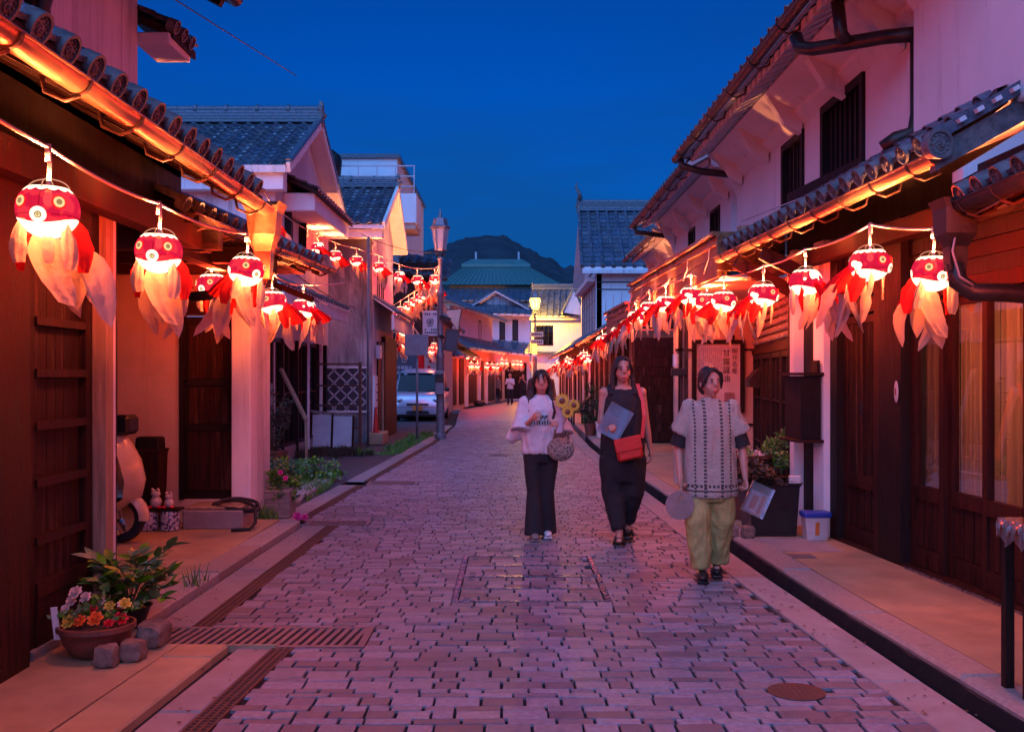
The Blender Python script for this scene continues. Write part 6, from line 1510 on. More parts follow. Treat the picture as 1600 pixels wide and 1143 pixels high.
MB().loft([[Vector((SX.x+x,SX.y+w*cos(a),.045+.74+.05*sin(a))) for a in [2*pi*k/14 for k in range(14)]] for x,w in ((-.66,.08),(-.8,.13),(-1.2,.14),(-1.42,.08))]).build('seat', M['black'], t, smooth=True)
MB().cyl((SX.x,SX.y-.07,.26),(SX.x-.20,SX.y-.07,.98),.022,seg=8).cyl((SX.x,SX.y+.07,.26),(SX.x-.20,SX.y+.07,.98),.022,seg=8).build('fork', M['chrome'], t, smooth=True)
MB().ell((SX.x-.20,SX.y,1.03),(.10,.12,.085),su=16,sv=10).build('headlight_cowl', M['scooter_paint'], t, smooth=True)
MB().ell((SX.x-.12,SX.y,1.03),(.045,.07,.06),su=14,sv=8).build('headlight', M['chrome'], t, smooth=True)
MB().tube([(SX.x-.30,SX.y-.34,1.08),(SX.x-.22,SX.y-.1,1.08),(SX.x-.22,SX.y+.1,1.08),(SX.x-.30,SX.y+.34,1.08)],.016,8).build('handlebar', M['black'], t, smooth=True)
MB().cbox(SX.x-.10,SX.x+.12,SX.y-.13,SX.y+.13,.99,1.16,.03).build('front_basket', M['black'], t)
MB().tube([(SX.x-.24,SX.y-.25,1.09),(SX.x-.20,SX.y-.27,1.25)],.006,6).ell((SX.x-.19,SX.y-.27,1.30),(.02,.06,.045),su=12,sv=8).build('mirror', M['white_plastic'], t, smooth=True)
MB().ell((SX.x-.13,SX.y-.14,.86),(.05,.05,.06),su=12,sv=8).build('indicator', M['orange_plastic'], t, smooth=True)
MB().tube([(SX.x-1.3,SX.y-.14,.28),(SX.x-.8,SX.y-.16,.22)],.05,10).tube([(SX.x-.12,SX.y-.12,.30),(SX.x-.02,SX.y-.13,.22),(SX.x+.03,SX.y-.13,.13)],.025,8).build('exhaust', M['chrome'], t, smooth=True)
t = thing('dust_bin', (-3.5,9.85,.045), 'tall dark brown bin with raised lid against the orange alcove wall', 'bin')
MB().loft([[Vector((-3.5+a*w,9.85+b*w*.9,z)) for a,b in ((-1,-1),(1,-1),(1,1),(-1,1))] for z,w in ((.05,.115),(.06,.125),(.76,.145),(.775,.155),(.80,.155))]).build('body', M['wood_red'], t)
MB().loft([[Vector((-3.49+a*w,9.87+b*w*.7,z)) for a,b in ((-1,-.8),(-.8,-1),(.8,-1),(1,-.8),(1,1),(-1,1))] for z,w in ((.801,.12),(.90,.115),(.915,.10))]).build('lid', M['wood_black'], t)
for i, x in enumerate((-3.62,-3.43,-3.225)):
    t = thing('patterned_stool', (x,9.66,.045), ['blue and white patterned ceramic drum farthest left behind the scooter wheel','middle blue and white patterned ceramic drum below the brown bin','blue and white patterned ceramic drum beside the door step'][i], 'pot', 'patterned ceramic drums')
    MB().lathe((x,9.66,.045),[(.075,0),(.088,.01),(.09,.09),(.088,.17),(.078,.185),(.01,.186)],24).build('drum', M['ceramic'] if 'ceramic' in M else M.setdefault('ceramic', pm('patterned_ceramic', (.55,.55,.6), (.05,.06,.16), 34, .25, 0, lo=.46, hi=.50, coat=.4)), t, smooth='auto')
t = thing('bench_plank', (-3.4,9.66,.235), 'dark plank resting across the patterned ceramic drums', 'shelf'); MB().cbox(-3.72,-3.12,9.58,9.76,.233,.255,.004).build('plank', M['wood_black'], t)
for i, (x, s_) in enumerate(((-3.36,1.0),(-3.235,.82))):
    t = thing('figurine', (x,9.66,.256), ['larger of two pale round eyed animal figurines on the plank','smaller of two pale round eyed animal figurines on the plank'][i], 'figurine')
    MB().ell((x,9.66,.256+.055*s_),(.055*s_,.05*s_,.058*s_)).build('body', M['white_plastic'], t, smooth=True); MB().ell((x,9.655,.256+.135*s_),(.045*s_,.042*s_,.036*s_)).build('head', M['white_plastic'], t, smooth=True)
    for sg in (-1,1):
        e = MB().ell((x+sg*.025*s_,9.645,.256+.17*s_),(.018*s_,)*3,su=10,sv=8).build('eye', M['white_plastic'], t, smooth=True); MB().ell((x+sg*.025*s_,9.628,.256+.17*s_),(.007*s_,)*3,su=8,sv=6).build('pupil', M['ink'], e)
        MB().ell((x+sg*.045*s_,9.62,.256+.012),(.028*s_,.03*s_,.012),su=10,sv=6).build('foot', M['petal_red'], t, smooth=True)
hp_ = []
for i in range(70):
    a = i/70*2*pi*2.1; r_ = .20+.03*sin(i*.3); hp_.append(Vector((-2.66+r_*1.0*cos(a), 9.86+r_*.5*sin(a), .285+.03*sin(a*1.0)-.03*max(0,cos(a))-.0006*i)))
t = thing('garden_hose', (-2.7,9.4,.05), 'coiled black hose draped over the step at the alcove corner', 'hose'); MB().tube(hp_+[Vector((-2.44,9.74,.22)),Vector((-2.42,9.66,.12)),Vector((-2.46,9.60,.065)),Vector((-2.62,9.55,.062))],.017,8).build('tube', M['hose'], t, smooth=True)
# planted corner right of the white pier
t = thing('planter_box', (-2.50,10.9,0), 'low weathered planter with spilling green plant right of the white pier', 'planter')
MB().cbox(-2.66,-2.34,10.75,11.1,0,.30,.015).build('box', M['wood_grey'], t); foliage('foliage', t, (-2.44,10.8,.30), (.22,.2,.28), 900, .05, 'leaf', 21)
for i, (x,z) in enumerate(((-2.40,.50),(-2.35,.44))): flower(t, (x,10.62,z), .03, 'petal_pink', (0,-1,.4), i)
t = thing('pink_flower', (-2.17,10.45,0), 'single magenta flower on the ground at the corner of the kerb', 'flower'); flower(t, (-2.20,10.5,.06), .05, 'petal_pink', (0,-1,.6), 4); flower(t, (-2.13,10.52,.05), .04, 'petal_pink', (.3,-1,.6), 7); MB().tube([(-2.17,10.55,0),(-2.19,10.52,.06)],.004,5).build('stem', M['stem'], t)
grass('weeds', 'patchy weeds and low grass along the cracked apron of the yard', [(-4.6,12.3),(-3.7,13.0),(-2.8,13.4),(-2.45,12.2),(-2.42,13.6),(-2.6,15.2),(-3.3,16.2),(-4.6,16.5)], 5200, .10, 'leaf', 0, 3)
grass('weeds', 'green weeds growing at the foot of the alcove side wall', [(-3.0,10.45),(-2.45,10.45),(-2.40,11.3),(-3.0,12.0)], 1500, .14, 'leaf', 0, 4)
grass('dry_grass', 'dry yellowish grass tufts at the foot of the metal fence', [(-5.2,18.8),(-3.2,18.6),(-2.6,19.3),(-3.1,20.4),(-5.2,20.3)], 3000, .13, 'leaf_red', 0, 6)
grass('weeds', 'weeds along the kerb between the sign post and the lamp post', [(-2.9,19.2),(-2.15,19.5),(-2.05,24.0),(-1.95,25.6),(-2.5,25.5),(-2.5,21.0)], 2600, .10, 'leaf', 0, 8)
def shrub(name, label, c, r, n, size, mat, seed, pot=None, cat='plant', sth=.006):
    t = thing(name, (c[0],c[1],0), label, cat)
    foliage('foliage', t, c, r, n, size, mat, seed); stems(t, (c[0],c[1],max(0,c[2]-r[2])), r[0]*.8, r[2]*1.3, 9, seed, 'stem', sth)
    if pot:
        pm_, pr, ph = pot[:3]; z0 = pot[3] if len(pot) > 3 else 0
        MB().lathe((c[0],c[1],z0),[(pr*.72,0),(pr,ph),(pr*1.06,ph),(pr*1.06,ph+.02),(pr*.9,ph+.02),(pr*.3,ph-.02)],20).build('pot', M[pm_], t, smooth='auto')
    return t
shrub('shrub', 'low dense green clump spreading at the near corner of the asphalt yard', (-3.45,14.0,.18), (.55,.5,.22), 1600, .06, 'leaf_dark', 31)
shrub('shrub', 'second low green clump with tiny white blossoms by the yard kerb', (-2.95,14.6,.14), (.42,.4,.18), 1100, .055, 'leaf', 32)
shrub('potted_shrub', 'tall reddish wispy shrub in a terracotta pot beside the weathered posts', (-3.75,16.2,.85), (.32,.3,.62), 1500, .045, 'leaf_red', 33, ('terracotta',.20,.3))
shrub('shrub', 'slender green shrub behind the black trough in the yard', (-3.9,15.4,.42), (.28,.25,.34), 800, .05, 'leaf', 34)
t = thing('trough', (-3.7,14.9,0), 'black plastic trough standing among the yard weeds', 'planter'); MB().cbox(-3.95,-3.42,14.8,15.05,0,.24,.02).build('box', M['black'], t)
t = thing('wooden_post', (-4.05,16.8,0), 'pair of weathered grey posts strapped together at the yard edge', 'post')
MB().cbox(-4.12,-4.0,16.6,16.72,0,1.42,.01).build('post', M['wood_grey'], t); MB().cbox(-3.98,-3.90,16.62,16.72,0,1.38,.01).build('post', M['wood_grey'], t); MB().loft([[Vector((-4.06+a*w,16.66+b*w,z)) for a,b in ((-1,-1),(1,-1),(1,1),(-1,1))] for z,w in ((1.42,.08),(1.56,.005))]).build('cap', M['iron'], t)
t = thing('leaning_board', (-3.9,17.4,0), 'pale plank leaning diagonally behind the weathered posts', 'board'); MB().bar((-3.45,17.2,.75),(-3.95,17.5,1.62),.07,.04).bar((-3.45,17.2,.0),(-3.46,17.2,.74),.04).build('plank', M['wood_pale'], t)
# metal fence with rails and posts
t = thing('metal_fence', (-4.3,20.9,0), 'brown metal rail fence with four rails in front of the lattice dado', 'fence')
for z in (1.74,1.30,.90,.44): MB().bar((-5.4,20.9,z),(-3.10,20.9,z),.035).build('rail', M['iron_red'], t)
for x in (-5.35,-3.10): MB().bar((x,20.9,0),(x,20.9,1.78),.06).build('post', M['iron_red'], t)
t = thing('steel_pole', (-3.02,21.5,0), 'slim galvanised pole rising beside the metal fence', 'pole'); MB().cyl((-3.02,21.5,0),(-3.02,21.5,4.42),.028,seg=10).build('shaft', M['pole'], t, smooth=True); MB().bar((-3.0,21.48,4.2),(-2.9,21.48,4.3),.015).build('hook', M['iron'], t)
t = thing('discarded_door', (-3.8,20.2,0), 'white three panel wooden door lying on its side against the fence', 'panel')
FPn = FC(20.3)
for i in range(3): MB().hexa([Vector((-4.42+i*.42,20.45,z0)) if False else Vector((-4.42+i*.42+dx,20.42-dy,zz)) for zz,dy in ((.06,.12),) for dx in (0,.38,.38,0)]+[Vector((-4.42+i*.42+dx,20.60,.74-.05*i)) for dx in (0,.38,.38,0)]) if False else MB().fb(lambda s,d,z: Vector((s,20.45-d+z*.18,z)), -4.42+i*.42,-4.42+i*.42+.375,0,.02,.08,.76-.035*i).build('panel', M['sign_white'], t)
Fl_ = lambda s,d,z: Vector((s,20.45-d+z*.18,z))
for x in (-4.045,-3.625,-3.205): MB().fb(Fl_,x+.003,x+.042,-.01,.035,.06,.80-.08*(x+4.4)).build('stile', M['wood_red'], t)
MB().bar((-4.45,20.58,.82),(-3.12,20.58,.70),.05,.06).build('top_rail', M['wood_grey'], t)
t = thing('step_block', (-3.1,22.6,0), 'low pink concrete step at the corner below the traffic cone', 'step'); MB().cbox(-3.15,-2.80,22.2,23.2,0,.26,.02).build('block', M['concrete'], t)
t = thing('traffic_cone', (-2.99,22.45,.26), 'slim red plastic cone standing beside the steel pole', 'cone'); MB().lathe((-2.99,22.45,.26),[(.10,0),(.10,.02),(.06,.02),(.05,.2),(.03,.52),(.02,.56),(.005,.56)],16).build('cone', M['red_plastic'], t, smooth='auto')
# ---- right side things
t = thing('wall_poster', (2.78,13.76,1.5), 'black framed poster of brush lettering and red seal on the cream end wall', 'poster')
py = 13.745
for a in (( 2.42,3.12,1.93,1.985),(2.42,3.12,1.01,1.065),(2.42,2.475,1.066,1.929),(3.065,3.12,1.066,1.929)): MB().box(a[0],a[1],py-.02,py+.05,a[2],a[3]).build('frame', M['wood_black'], t)
MB().box(2.476,3.064,py+.012,py+.05,1.066,1.929).build('sheet', M['paper'], t)
for x in (2.56,2.96): MB().box(x,x+.03,py,py+.03,1.986,2.05).build('hanger', M['wood_black'], t)
glyph_text('title', '柳井名産', 'ink', t, (2.99,py+.008,1.83), (1,0,0), (0,0,1), .082, vertical=True)
glyph_text('brush_lettering', '甘露醤油', 'ink', t, (2.88,py+.008,1.80), (1,0,0), (0,0,1), .105, vertical=True)
m = MB(); q = random.Random(2)
for c_ in range(12):
    x = 2.515+c_*.0265
    for r_ in range(17):
        if q.random() < .88 and not (c_ in (3,4) and r_ > 6): 
            z = 1.86-r_*.0265; m.box(x,x+.004,py+.006,py+.011,z,z+.016); m.box(x-.004,x+.010,py+.006,py+.0105,z+.005+.004*q.random(),z+.009+.004*q.random())
m.build('text_columns', M['seal_red'], t)
m = MB()
for i in range(5): m.box(2.855+i*.0325-.002,2.855+i*.0325+.002,py+.005,py+.010,1.12,1.275); m.box(2.853,2.99,py+.004,py+.0095,1.12+i*.0385-.002,1.12+i*.0385+.002)
for i in range(4):
    for j in range(4): m.box(2.862+i*.0325,2.878+i*.0325,py+.004,py+.009,1.130+j*.0385,1.136+j*.0385); m.box(2.868+i*.0325,2.872+i*.0325,py+.004,py+.009,1.128+j*.0385,1.150+j*.0385)
m.build('seal', M['seal_red'], t)
t = thing('post_lantern', (2.22,13.3,0), 'black standing post with small white lamp left of the framed poster', 'lamp')
MB().bar((2.26,13.3,0),(2.26,13.3,2.5),.05).bar((2.20,13.3,0),(2.20,13.3,1.55),.03).build('post', M['iron'], t)
MB().cyl((2.12,13.25,1.62),(2.12,13.25,1.78),.04,seg=12).build('shade', M['white_plastic'], t, smooth='auto'); MB().cbox(2.06,2.26,13.2,13.3,1.50,1.60,.01).build('bracket', M['iron'], t)
t = thing('wall_hood', (3.15,13.4,1.5), 'black rounded wall hood between poster and glazed doors', 'lamp')
MB().loft([[Vector((3.22-x,13.1+b*.12,z)) for b in (-1,-.3,.3,1)]+[Vector((3.25,13.1+b*.12,z)) for b in (1,-1)] for z,x in ((1.34,.0),(1.36,.20),(1.44,.22),(1.56,.12),(1.62,.0))]).build('hood', M['iron'], t)
FR1b = FR1
t = thing('notice_box', FR1(9.45,.2,1.3), 'dark wooden hanging box on the white pier of the right house', 'box')
fpart('case', FR1, 9.22, 9.62, .12, .30, .93, 1.50, M['wood_black'], t); fpart('shelf', FR1, 9.19, 9.66, .10, .34, .90, .925, M['wood_h'], t); fpart('top', FR1, 9.19, 9.66, .10, .34, 1.505, 1.53, M['wood_h'], t); fpart('back_board', FR1, 9.25, 9.42, .115, .14, 1.53, 1.64, M['wood_black'], t)
for z in (.96,1.40): MB().bar(FR1(9.98,.12,z),FR1(9.60,.16,z),.012).build('iron_strap', M['white_plastic'], t)
t = thing('storage_tub', (2.68,9.08,.055), 'white plastic tub with blue lid and orange label by the right wall', 'tub')
MB().loft([[Vector((2.69+a*w,9.08+b*w*.8,z)) for a,b in ((-1,-.85),(-.85,-1),(.85,-1),(1,-.85),(1,.85),(.85,1),(-.85,1),(-1,.85))] for z,w in ((.056,.088),(.07,.092),(.255,.11),(.26,.113))]).build('tub', M['white_plastic'], t, smooth='auto')
MB().loft([[Vector((2.69+a*w,9.08+b*w*.8,z)) for a,b in ((-1,-.85),(-.85,-1),(.85,-1),(1,-.85),(1,.85),(.85,1),(-.85,1),(-1,.85))] for z,w in ((.255,.118),(.26,.122),(.295,.122),(.302,.112))]).build('lid', M['blue_plastic'], t, smooth='auto')
MB().hexa([Vector(v) for v in ((2.665,8.996,.10),(2.70,8.996,.10),(2.70,9.0,.10),(2.665,9.0,.10),(2.665,8.985,.215),(2.70,8.985,.215),(2.70,8.99,.215),(2.665,8.99,.215))]).build('label', M['orange_plastic'], t)
t = thing('planter_box', (2.33,9.35,.055), 'large black square planter with trailing leaves before the recessed shop', 'planter')
MB().loft([[Vector((2.36+a*w,9.42+b*w,z)) for a,b in ((-1,-1),(1,-1),(1,1),(-1,1))] for z,w in ((.056,.20),(.50,.225),(.52,.235),(.52,.21),(.47,.20))],True).build('box', M['black'], t)
foliage('foliage', t, (2.30,9.35,.60), (.25,.22,.16), 900, .055, 'leaf_red', 41); MB().cbox(2.50,2.60,9.22,9.26,.53,.60,.004).build('care_label', M['white_plastic'], t)
shrub('shrub', 'fresh green leafy shrub in front of the glazed shop door', (2.62,10.3,.78), (.22,.25,.20), 1700, .035, 'leaf', 42, ('black',.16,.42,.05))
t = thing('water_basin', (2.32,10.4,.05), 'wide round reddish glazed basin on a stand beside the green shrub', 'basin')
MB().lathe((2.32,10.4,.05),[(.12,0),(.13,.04),(.10,.30),(.16,.40),(.27,.56),(.34,.62),(.36,.63),(.36,.66),(.33,.665),(.28,.60),(.05,.52)],32).build('bowl', M['glaze'] if 'glaze' in M else M.setdefault('glaze', pm('brown_glaze', (.13,.05,.035), (.06,.022,.016), 6, .18, .05, coat=.6)), t, smooth='auto')
foliage('water_plants', t, (2.34,10.4,.70), (.22,.18,.04), 260, .035, 'petal_white', 43)
MB().ell((2.14,10.25,.74),(.022,.022,.03),su=10,sv=8).build('red_ornament', M['red_plastic'], t, smooth=True)
for i, (x,y_,s_) in enumerate(((2.10,9.12,.065),(1.99,9.20,.05))): rock('rock', (x,y_,.055+s_*.85), (s_,s_,s_), ['squarish stone on the kerb before the black planter','smaller stone left of the one before the black planter'][i], 50+i)
# table with clear cloth at the right frame edge
t = thing('display_table', (2.6,4.7,.055), 'dark legged table with clear plastic cloth cut by the right frame edge', 'table')
MB().cbox(2.27,3.1,4.50,4.76,.80,.835,.005).build('top', M['wood_h'], t)
for x,y_ in ((2.29,4.53),(2.29,4.73),(3.05,4.53),(3.05,4.73)): MB().cbox(x-.022,x+.022,y_-.022,y_+.022,.056,.80,.003).build('leg', M['wood'], t)
MB().bar((2.335,4.56,.1),(2.335,4.56,.79),.035).build('inner_leg', M['wood_black'], t)
film = glass_mat('clear_table_film', .35, (.9,.85,.95), .12); M['film'] = film
m = MB(); n = 14; rows = []
for d_ in (0,.03,.07,.10): rows.append([Vector((2.262-.012*(d_>0)-.015*sin(i*1.7)*d_*6, 4.49+.28*i/n, .843-d_*(1+.25*sin(i*.9)))) for i in range(n+1)])
m.loft(rows, caps=False, closed=False)
rows = []
for d_ in (0,.03,.07,.10): rows.append([Vector((2.262+.85*i/n, 4.49-.012*(d_>0)-.015*sin(i*1.9)*d_*6, .843-d_*(1+.25*cos(i*.8)))) for i in range(n+1)])
m.loft(rows, caps=False, closed=False); m.add([(2.262,4.49,.843),(3.112,4.49,.843),(3.112,4.77,.843),(2.262,4.77,.843)],[(0,1,2,3)])
o = m.build('cloth', film, None, smooth=True, at=(2.6,4.7,.84)); tag(o, 'crumpled clear plastic cloth hanging over the table corner at right', 'tablecloth'); o.name = 'plastic_cloth'
# farther right: slanted board, bucket, pots, shrubs
t = thing('display_board', (2.05,27,.05), 'slanted red brown slatted board on legs outside the far timber shop', 'board')
for i in range(5): MB().hexa([Vector(v) for v in ((1.40+i*.145,27.0,.30+i*.13),(1.53+i*.145,27.0,.417+i*.13),(1.53+i*.145,27.9,.417+i*.13),(1.40+i*.145,27.9,.30+i*.13),(1.38+i*.145,27.0,.325+i*.13),(1.51+i*.145,27.0,.442+i*.13),(1.51+i*.145,27.9,.442+i*.13),(1.38+i*.145,27.9,.325+i*.13))]).build('slat', M['wood_red'], t)
for x,z in ((1.5,.36),(2.0,.82)):
    for y_ in (27.05,27.85): MB().bar((x,y_,.05),(x,y_,z),.05).build('leg', M['wood_black'], t)
t = thing('white_bucket', (2.1,24.0,.055), 'white square bucket standing on the right kerb behind the middle woman', 'bucket')
MB().loft([[Vector((2.08+a*w,24+b*w,z)) for a,b in ((-1,-1),(1,-1),(1,1),(-1,1))] for z,w in ((.056,.085),(.40,.12),(.42,.13))]).build('tub', M['white_plastic'], t)
shrub('potted_shrub', 'wispy dry plant in a pink pot left of the white bucket', (1.80+.08,24.6,.62), (.26,.24,.30), 800, .05, 'leaf_red', 44, ('terracotta',.15,.28,.055))
for i, (x,y_,z,mt) in enumerate(((2.15,25.4,.60,'leaf_dark'),(2.4,26.3,.7,'leaf_red'),(2.0,26.0,.42,'leaf_dark'),(2.3,29.5,.85,'leaf_dark'),(2.45,24.3,.75,'leaf_red'))):
    shrub('potted_shrub', ['dark potted shrub just behind the white bucket','loose brown shrub against the far timber posts','low dark potted plant beside the slanted board','rounder dark shrub beyond the slanted board','sparse shrub at the foot of the dark garage corner'][i], (x,y_,z), (.28,.26,z*.55), 600, .06, mt, 45+i, ('terracotta' if i%2 else 'black',.14,.25,.055))
t = thing('shop_table', (2.0,31,.05), 'low bench outside the far right shop row', 'bench'); MB().cbox(1.8,2.2,30.4,31.6,.40,.45,.01).build('top', M['wood_h'], t)
for x in (1.84,2.16):
    for y_ in (30.45,31.55): MB().bar((x,y_,.05),(x,y_,.40),.05).build('leg', M['wood_h'], t)
t = thing('black_sack', (-1.95,52,0), 'small black bag lying at the foot of the far left shopfronts', 'bag'); o = MB().ell((-1.6,50.5,.14),(.30,.2,.16),su=12,sv=8).build('sack', M['black'], t, smooth=True)
# leaf litter and pebbles on the yard and kerbs
m = MB(); q = random.Random(77)
for _ in range(500):
    y_ = q.uniform(4.4,22)**1.0; side_ = q.random()
    x = (XL(y_)-q.uniform(.0,.35)) if side_ < .5 else XR(y_)+q.uniform(.0,.25)
    s_ = q.uniform(.004,.014); a = q.uniform(0,pi); m.add([(x+cos(a)*s_,y_+sin(a)*s_,.006),(x-sin(a)*s_,y_+cos(a)*s_,.010),(x-cos(a)*s_,y_-sin(a)*s_,.006),(x+sin(a)*s_,y_-cos(a)*s_,.009)],[(0,1,2,3)])
tag(m.build('leaf_litter', M['leaf_red']), 'tiny dry leaves and grit gathered along both street edges', 'litter', kind='stuff')
# ============================================================ PEOPLE
def remesh(mb, voxel, name, mat, parent, smooth=2, world=Vector((0,0,0)), yaw=0, disp=0, dscale=12):
    me = mb.mesh('tmp', M[mat]); o = bpy.data.objects.new('tmp', me)
    md = o.modifiers.new('r','REMESH'); md.mode = 'VOXEL'; md.voxel_size = voxel; md.use_smooth_shade = True
    if smooth: sm = o.modifiers.new('s','SMOOTH'); sm.factor = .5; sm.iterations = smooth
    me2 = eval_mesh(o); me2.name = name
    bpy.data.objects.remove(o); bpy.data.meshes.remove(me)
    if disp:
        for v in me2.vertices:
            q_ = Vector((v.co.x*dscale,v.co.y*dscale,v.co.z*dscale*.38)); n_ = .6*MN.noise(q_)+.9*(.25-abs(MN.noise(q_*1.7+Vector((5,2,9)))));  v.co += v.normal*disp*n_
    rot = Matrix.Rotation(yaw,4,'Z'); me2.transform(rot)
    me2.polygons.foreach_set('use_smooth',[True]*len(me2.polygons))
    if not me2.materials: me2.materials.append(M[mat])
    p = bpy.data.objects.new(name, me2); COL.objects.link(p); p.parent = parent; return p
def cap(m, p0, p1, r0, r1=None, seg=14):
    p0 = Vector(p0); p1 = Vector(p1); r1 = r1 or r0
    m.cyl(p0, p1, r0, r1, seg); m.ell(p0,(r0,)*3,su=seg,sv=8); m.ell(p1,(r1,)*3,su=seg,sv=8); return m
def hand(m, w, d, palm_n, side, curl=.6, s=1.0):
    """w wrist, d hand direction, palm_n palm normal, side thumb side"""
    w = Vector(w); d = Vector(d).normalized(); n_ = (Vector(palm_n)-d*Vector(palm_n).dot(d)).normalized(); b = d.cross(n_).normalized()*side
    c = w+d*.045*s; rot = Matrix((b,n_,d)).transposed(); m.ell(c,(.036*s,.015*s,.048*s),rot,su=12,sv=8)
    for k, (u_, L_) in enumerate(((.026,.066),(.009,.075),(-.009,.070),(-.026,.055))):
        p = w+d*.078*s+b*u_*s; a1 = (d*cos(curl)+n_*sin(curl)); a2 = (d*cos(curl*2.1)+n_*sin(curl*2.1))
        q1 = p+a1*L_*.5*s; q2 = q1+a2*L_*.5*s; cap(m,p,q1,.0085*s,.008*s,8); cap(m,q1,q2,.008*s,.0068*s,8)
    p = w+d*.03*s+b*.03*s; q1 = p+(d*.7+b*.6+n_*.35).normalized()*.035*s; q2 = q1+(d*.85+n_*.6).normalized()*.028*s; cap(m,p,q1,.011*s,.0095*s,8); cap(m,q1,q2,.0095*s,.008*s,8)
def rings(m, rs, seg=40, fold=0, k=9, ph=0):
    m.loft([[Vector((cx+rx*(1+fold*sin(k*a+ph+z*3)*(.4+.6*max(0,1-i*0)))*cos(a), cy_+ry*(1+fold*sin(k*a+ph+z*3))*sin(a), z)) for a in [2*pi*j/seg for j in range(seg)]] for i,(cx,cy_,z,rx,ry) in enumerate(rs)], True); return m
def person(loc, yaw, H, label, arms, legs, head_turn=0, group=None, vox=.0085, skin=True):
    s = H/1.60; yaw = R(yaw)
    t = thing('person', loc, label, 'person', group)
    m = MB()
    hc = Vector((0,-.015,1.485))*s; rt = Matrix.Rotation(R(head_turn),3,'Z')
    def hp3(x,y,z): return hc+rt@(Vector((x,y,z))*s)
    m.ell(hc,(.071*s,.088*s,.098*s),rt); m.ell(hp3(0,-.022,-.055),(.052*s,.060*s,.058*s),rt); m.ell(hp3(0,-.045,-.098),(.022*s,.022*s,.016*s),rt)
    m.ell(hp3(0,-.086,-.024),(.011*s,.014*s,.012*s),rt,su=10,sv=8); cap(m,hp3(0,-.080,.010),hp3(0,-.094,-.022),.009*s,.011*s,8)
    for sx in (-1,1): m.ell(hp3(sx*.072,.01,-.02),(.010*s,.02*s,.03*s),rt,su=10,sv=8); m.ell(hp3(sx*.034,-.052,-.042),(.024*s,.022*s,.026*s),rt,su=10,sv=8)
    for z_,w_ in ((-.066,.021),(-.076,.018)): m.ell(hp3(0,-.074,z_),(w_*s,.009*s,.006*s),rt,su=10,sv=6)
    cap(m,(0,.005*s,1.30*s),hc+Vector((0,.012,-.06))*s,.050*s,.046*s)
    rings(m,[(0,.0,.80*s,.13*s,.09*s),(0,0,.88*s,.150*s,.105*s),(0,0,1.0*s,.118*s,.085*s),(0,-.005,1.08*s,.125*s,.090*s),(0,-.01,1.18*s,.145*s,.10*s),(0,0,1.27*s,.150*s,.085*s),(0,.005,1.325*s,.105*s,.06*s),(0,.005,1.345*s,.05*s,.045*s)],28)
    S = {}
    for sx, A in arms.items():
        sh2 = Vector((sx*.158,.005,1.285))*s; el = Vector(A['elbow'])*s; wr = Vector(A['wrist'])*s
        m.ell(sh2,(.048*s,)*3,su=12,sv=8); cap(m,sh2,el,.041*s,.033*s); mid = el.lerp(wr,.35); cap(m,el,mid,.034*s,.033*s); cap(m,mid,wr,.033*s,.022*s)
        d = (wr-el).normalized(); hand(m, wr, A.get('hd',d), A.get('pn',(0,-1,0)), A.get('ts',sx), A.get('curl',.6), s); S[sx] = (sh2,el,wr)
    for sx, Lg in legs.items():
        hip = Vector((sx*.082,0,.83))*s; kn = Vector(Lg['knee'])*s; an = Vector(Lg['ankle'])*s
        cap(m,hip,kn,.080*s,.052*s); mid = kn.lerp(an,.3); cap(m,kn,mid,.051*s,.054*s); cap(m,mid,an,.052*s,.033*s)
        m.ell(an+Vector((0,-.055,-.035))*s,(.036*s,.105*s,.030*s),Matrix.Rotation(R(Lg.get('pitch',0)),3,'X'),su=14,sv=8); S[('l',sx)] = (hip,kn,an)
    remesh(m, vox*s, 'body', 'skin', t, 3, yaw=yaw)
    rotz = Matrix.Rotation(yaw,3,'Z')
    def face(name, c, r, mat):
        mm = MB().ell(c, r, rt, su=10, sv=8); mm.v = [rotz@v for v in mm.v]; me = mm.mesh(name, M[mat], True); o = bpy.data.objects.new(name, me); COL.objects.link(o); o.parent = t
    for sx in (-1,1):
        face('eye', hp3(sx*.031,-.079,-.002), (.0105*s,.0062*s,.0048*s), 'white_cloth'); face('iris', hp3(sx*.031,-.0855,-.002), (.0062*s,.003*s,.0062*s), 'ink')
        face('eyebrow', hp3(sx*.032,-.0835,.021), (.019*s,.005*s,.0035*s), 'hair'); face('eyelid', hp3(sx*.031,-.083,.0055), (.0145*s,.005*s,.0028*s), 'hair')
    face('lips', hp3(0,-.0800,-.070), (.021*s,.0075*s,.0085*s), 'lips')
    return t, S, hp3, rt, s, yaw
M['lips'] = pm('lip_red', (.55,.07,.07), (.45,.05,.05), 8, .4, 0)
def attach(mb, name, mat, t, yaw, smooth=True):
    rotz = Matrix.Rotation(yaw,3,'Z'); mb.v = [rotz@v for v in mb.v]
    me = mb.mesh(name, M[mat], False); 
    if smooth: me.polygons.foreach_set('use_smooth',[True]*len(me.polygons)); me.set_sharp_from_angle(angle=R(45))
    o = bpy.data.objects.new(name, me); COL.objects.link(o); o.parent = t; return o
def hair_cap(m, hp3, rt, s, back=.0):
    m.ell(hp3(0,.028,.024),(.082*s,.090*s,.096*s),rt); m.ell(hp3(0,.045,-.02),(.078*s,.068*s,.09*s),rt)
    for sx in (-1,1): m.ell(hp3(sx*.062,-.005,.03),(.022*s,.062*s,.062*s),rt)
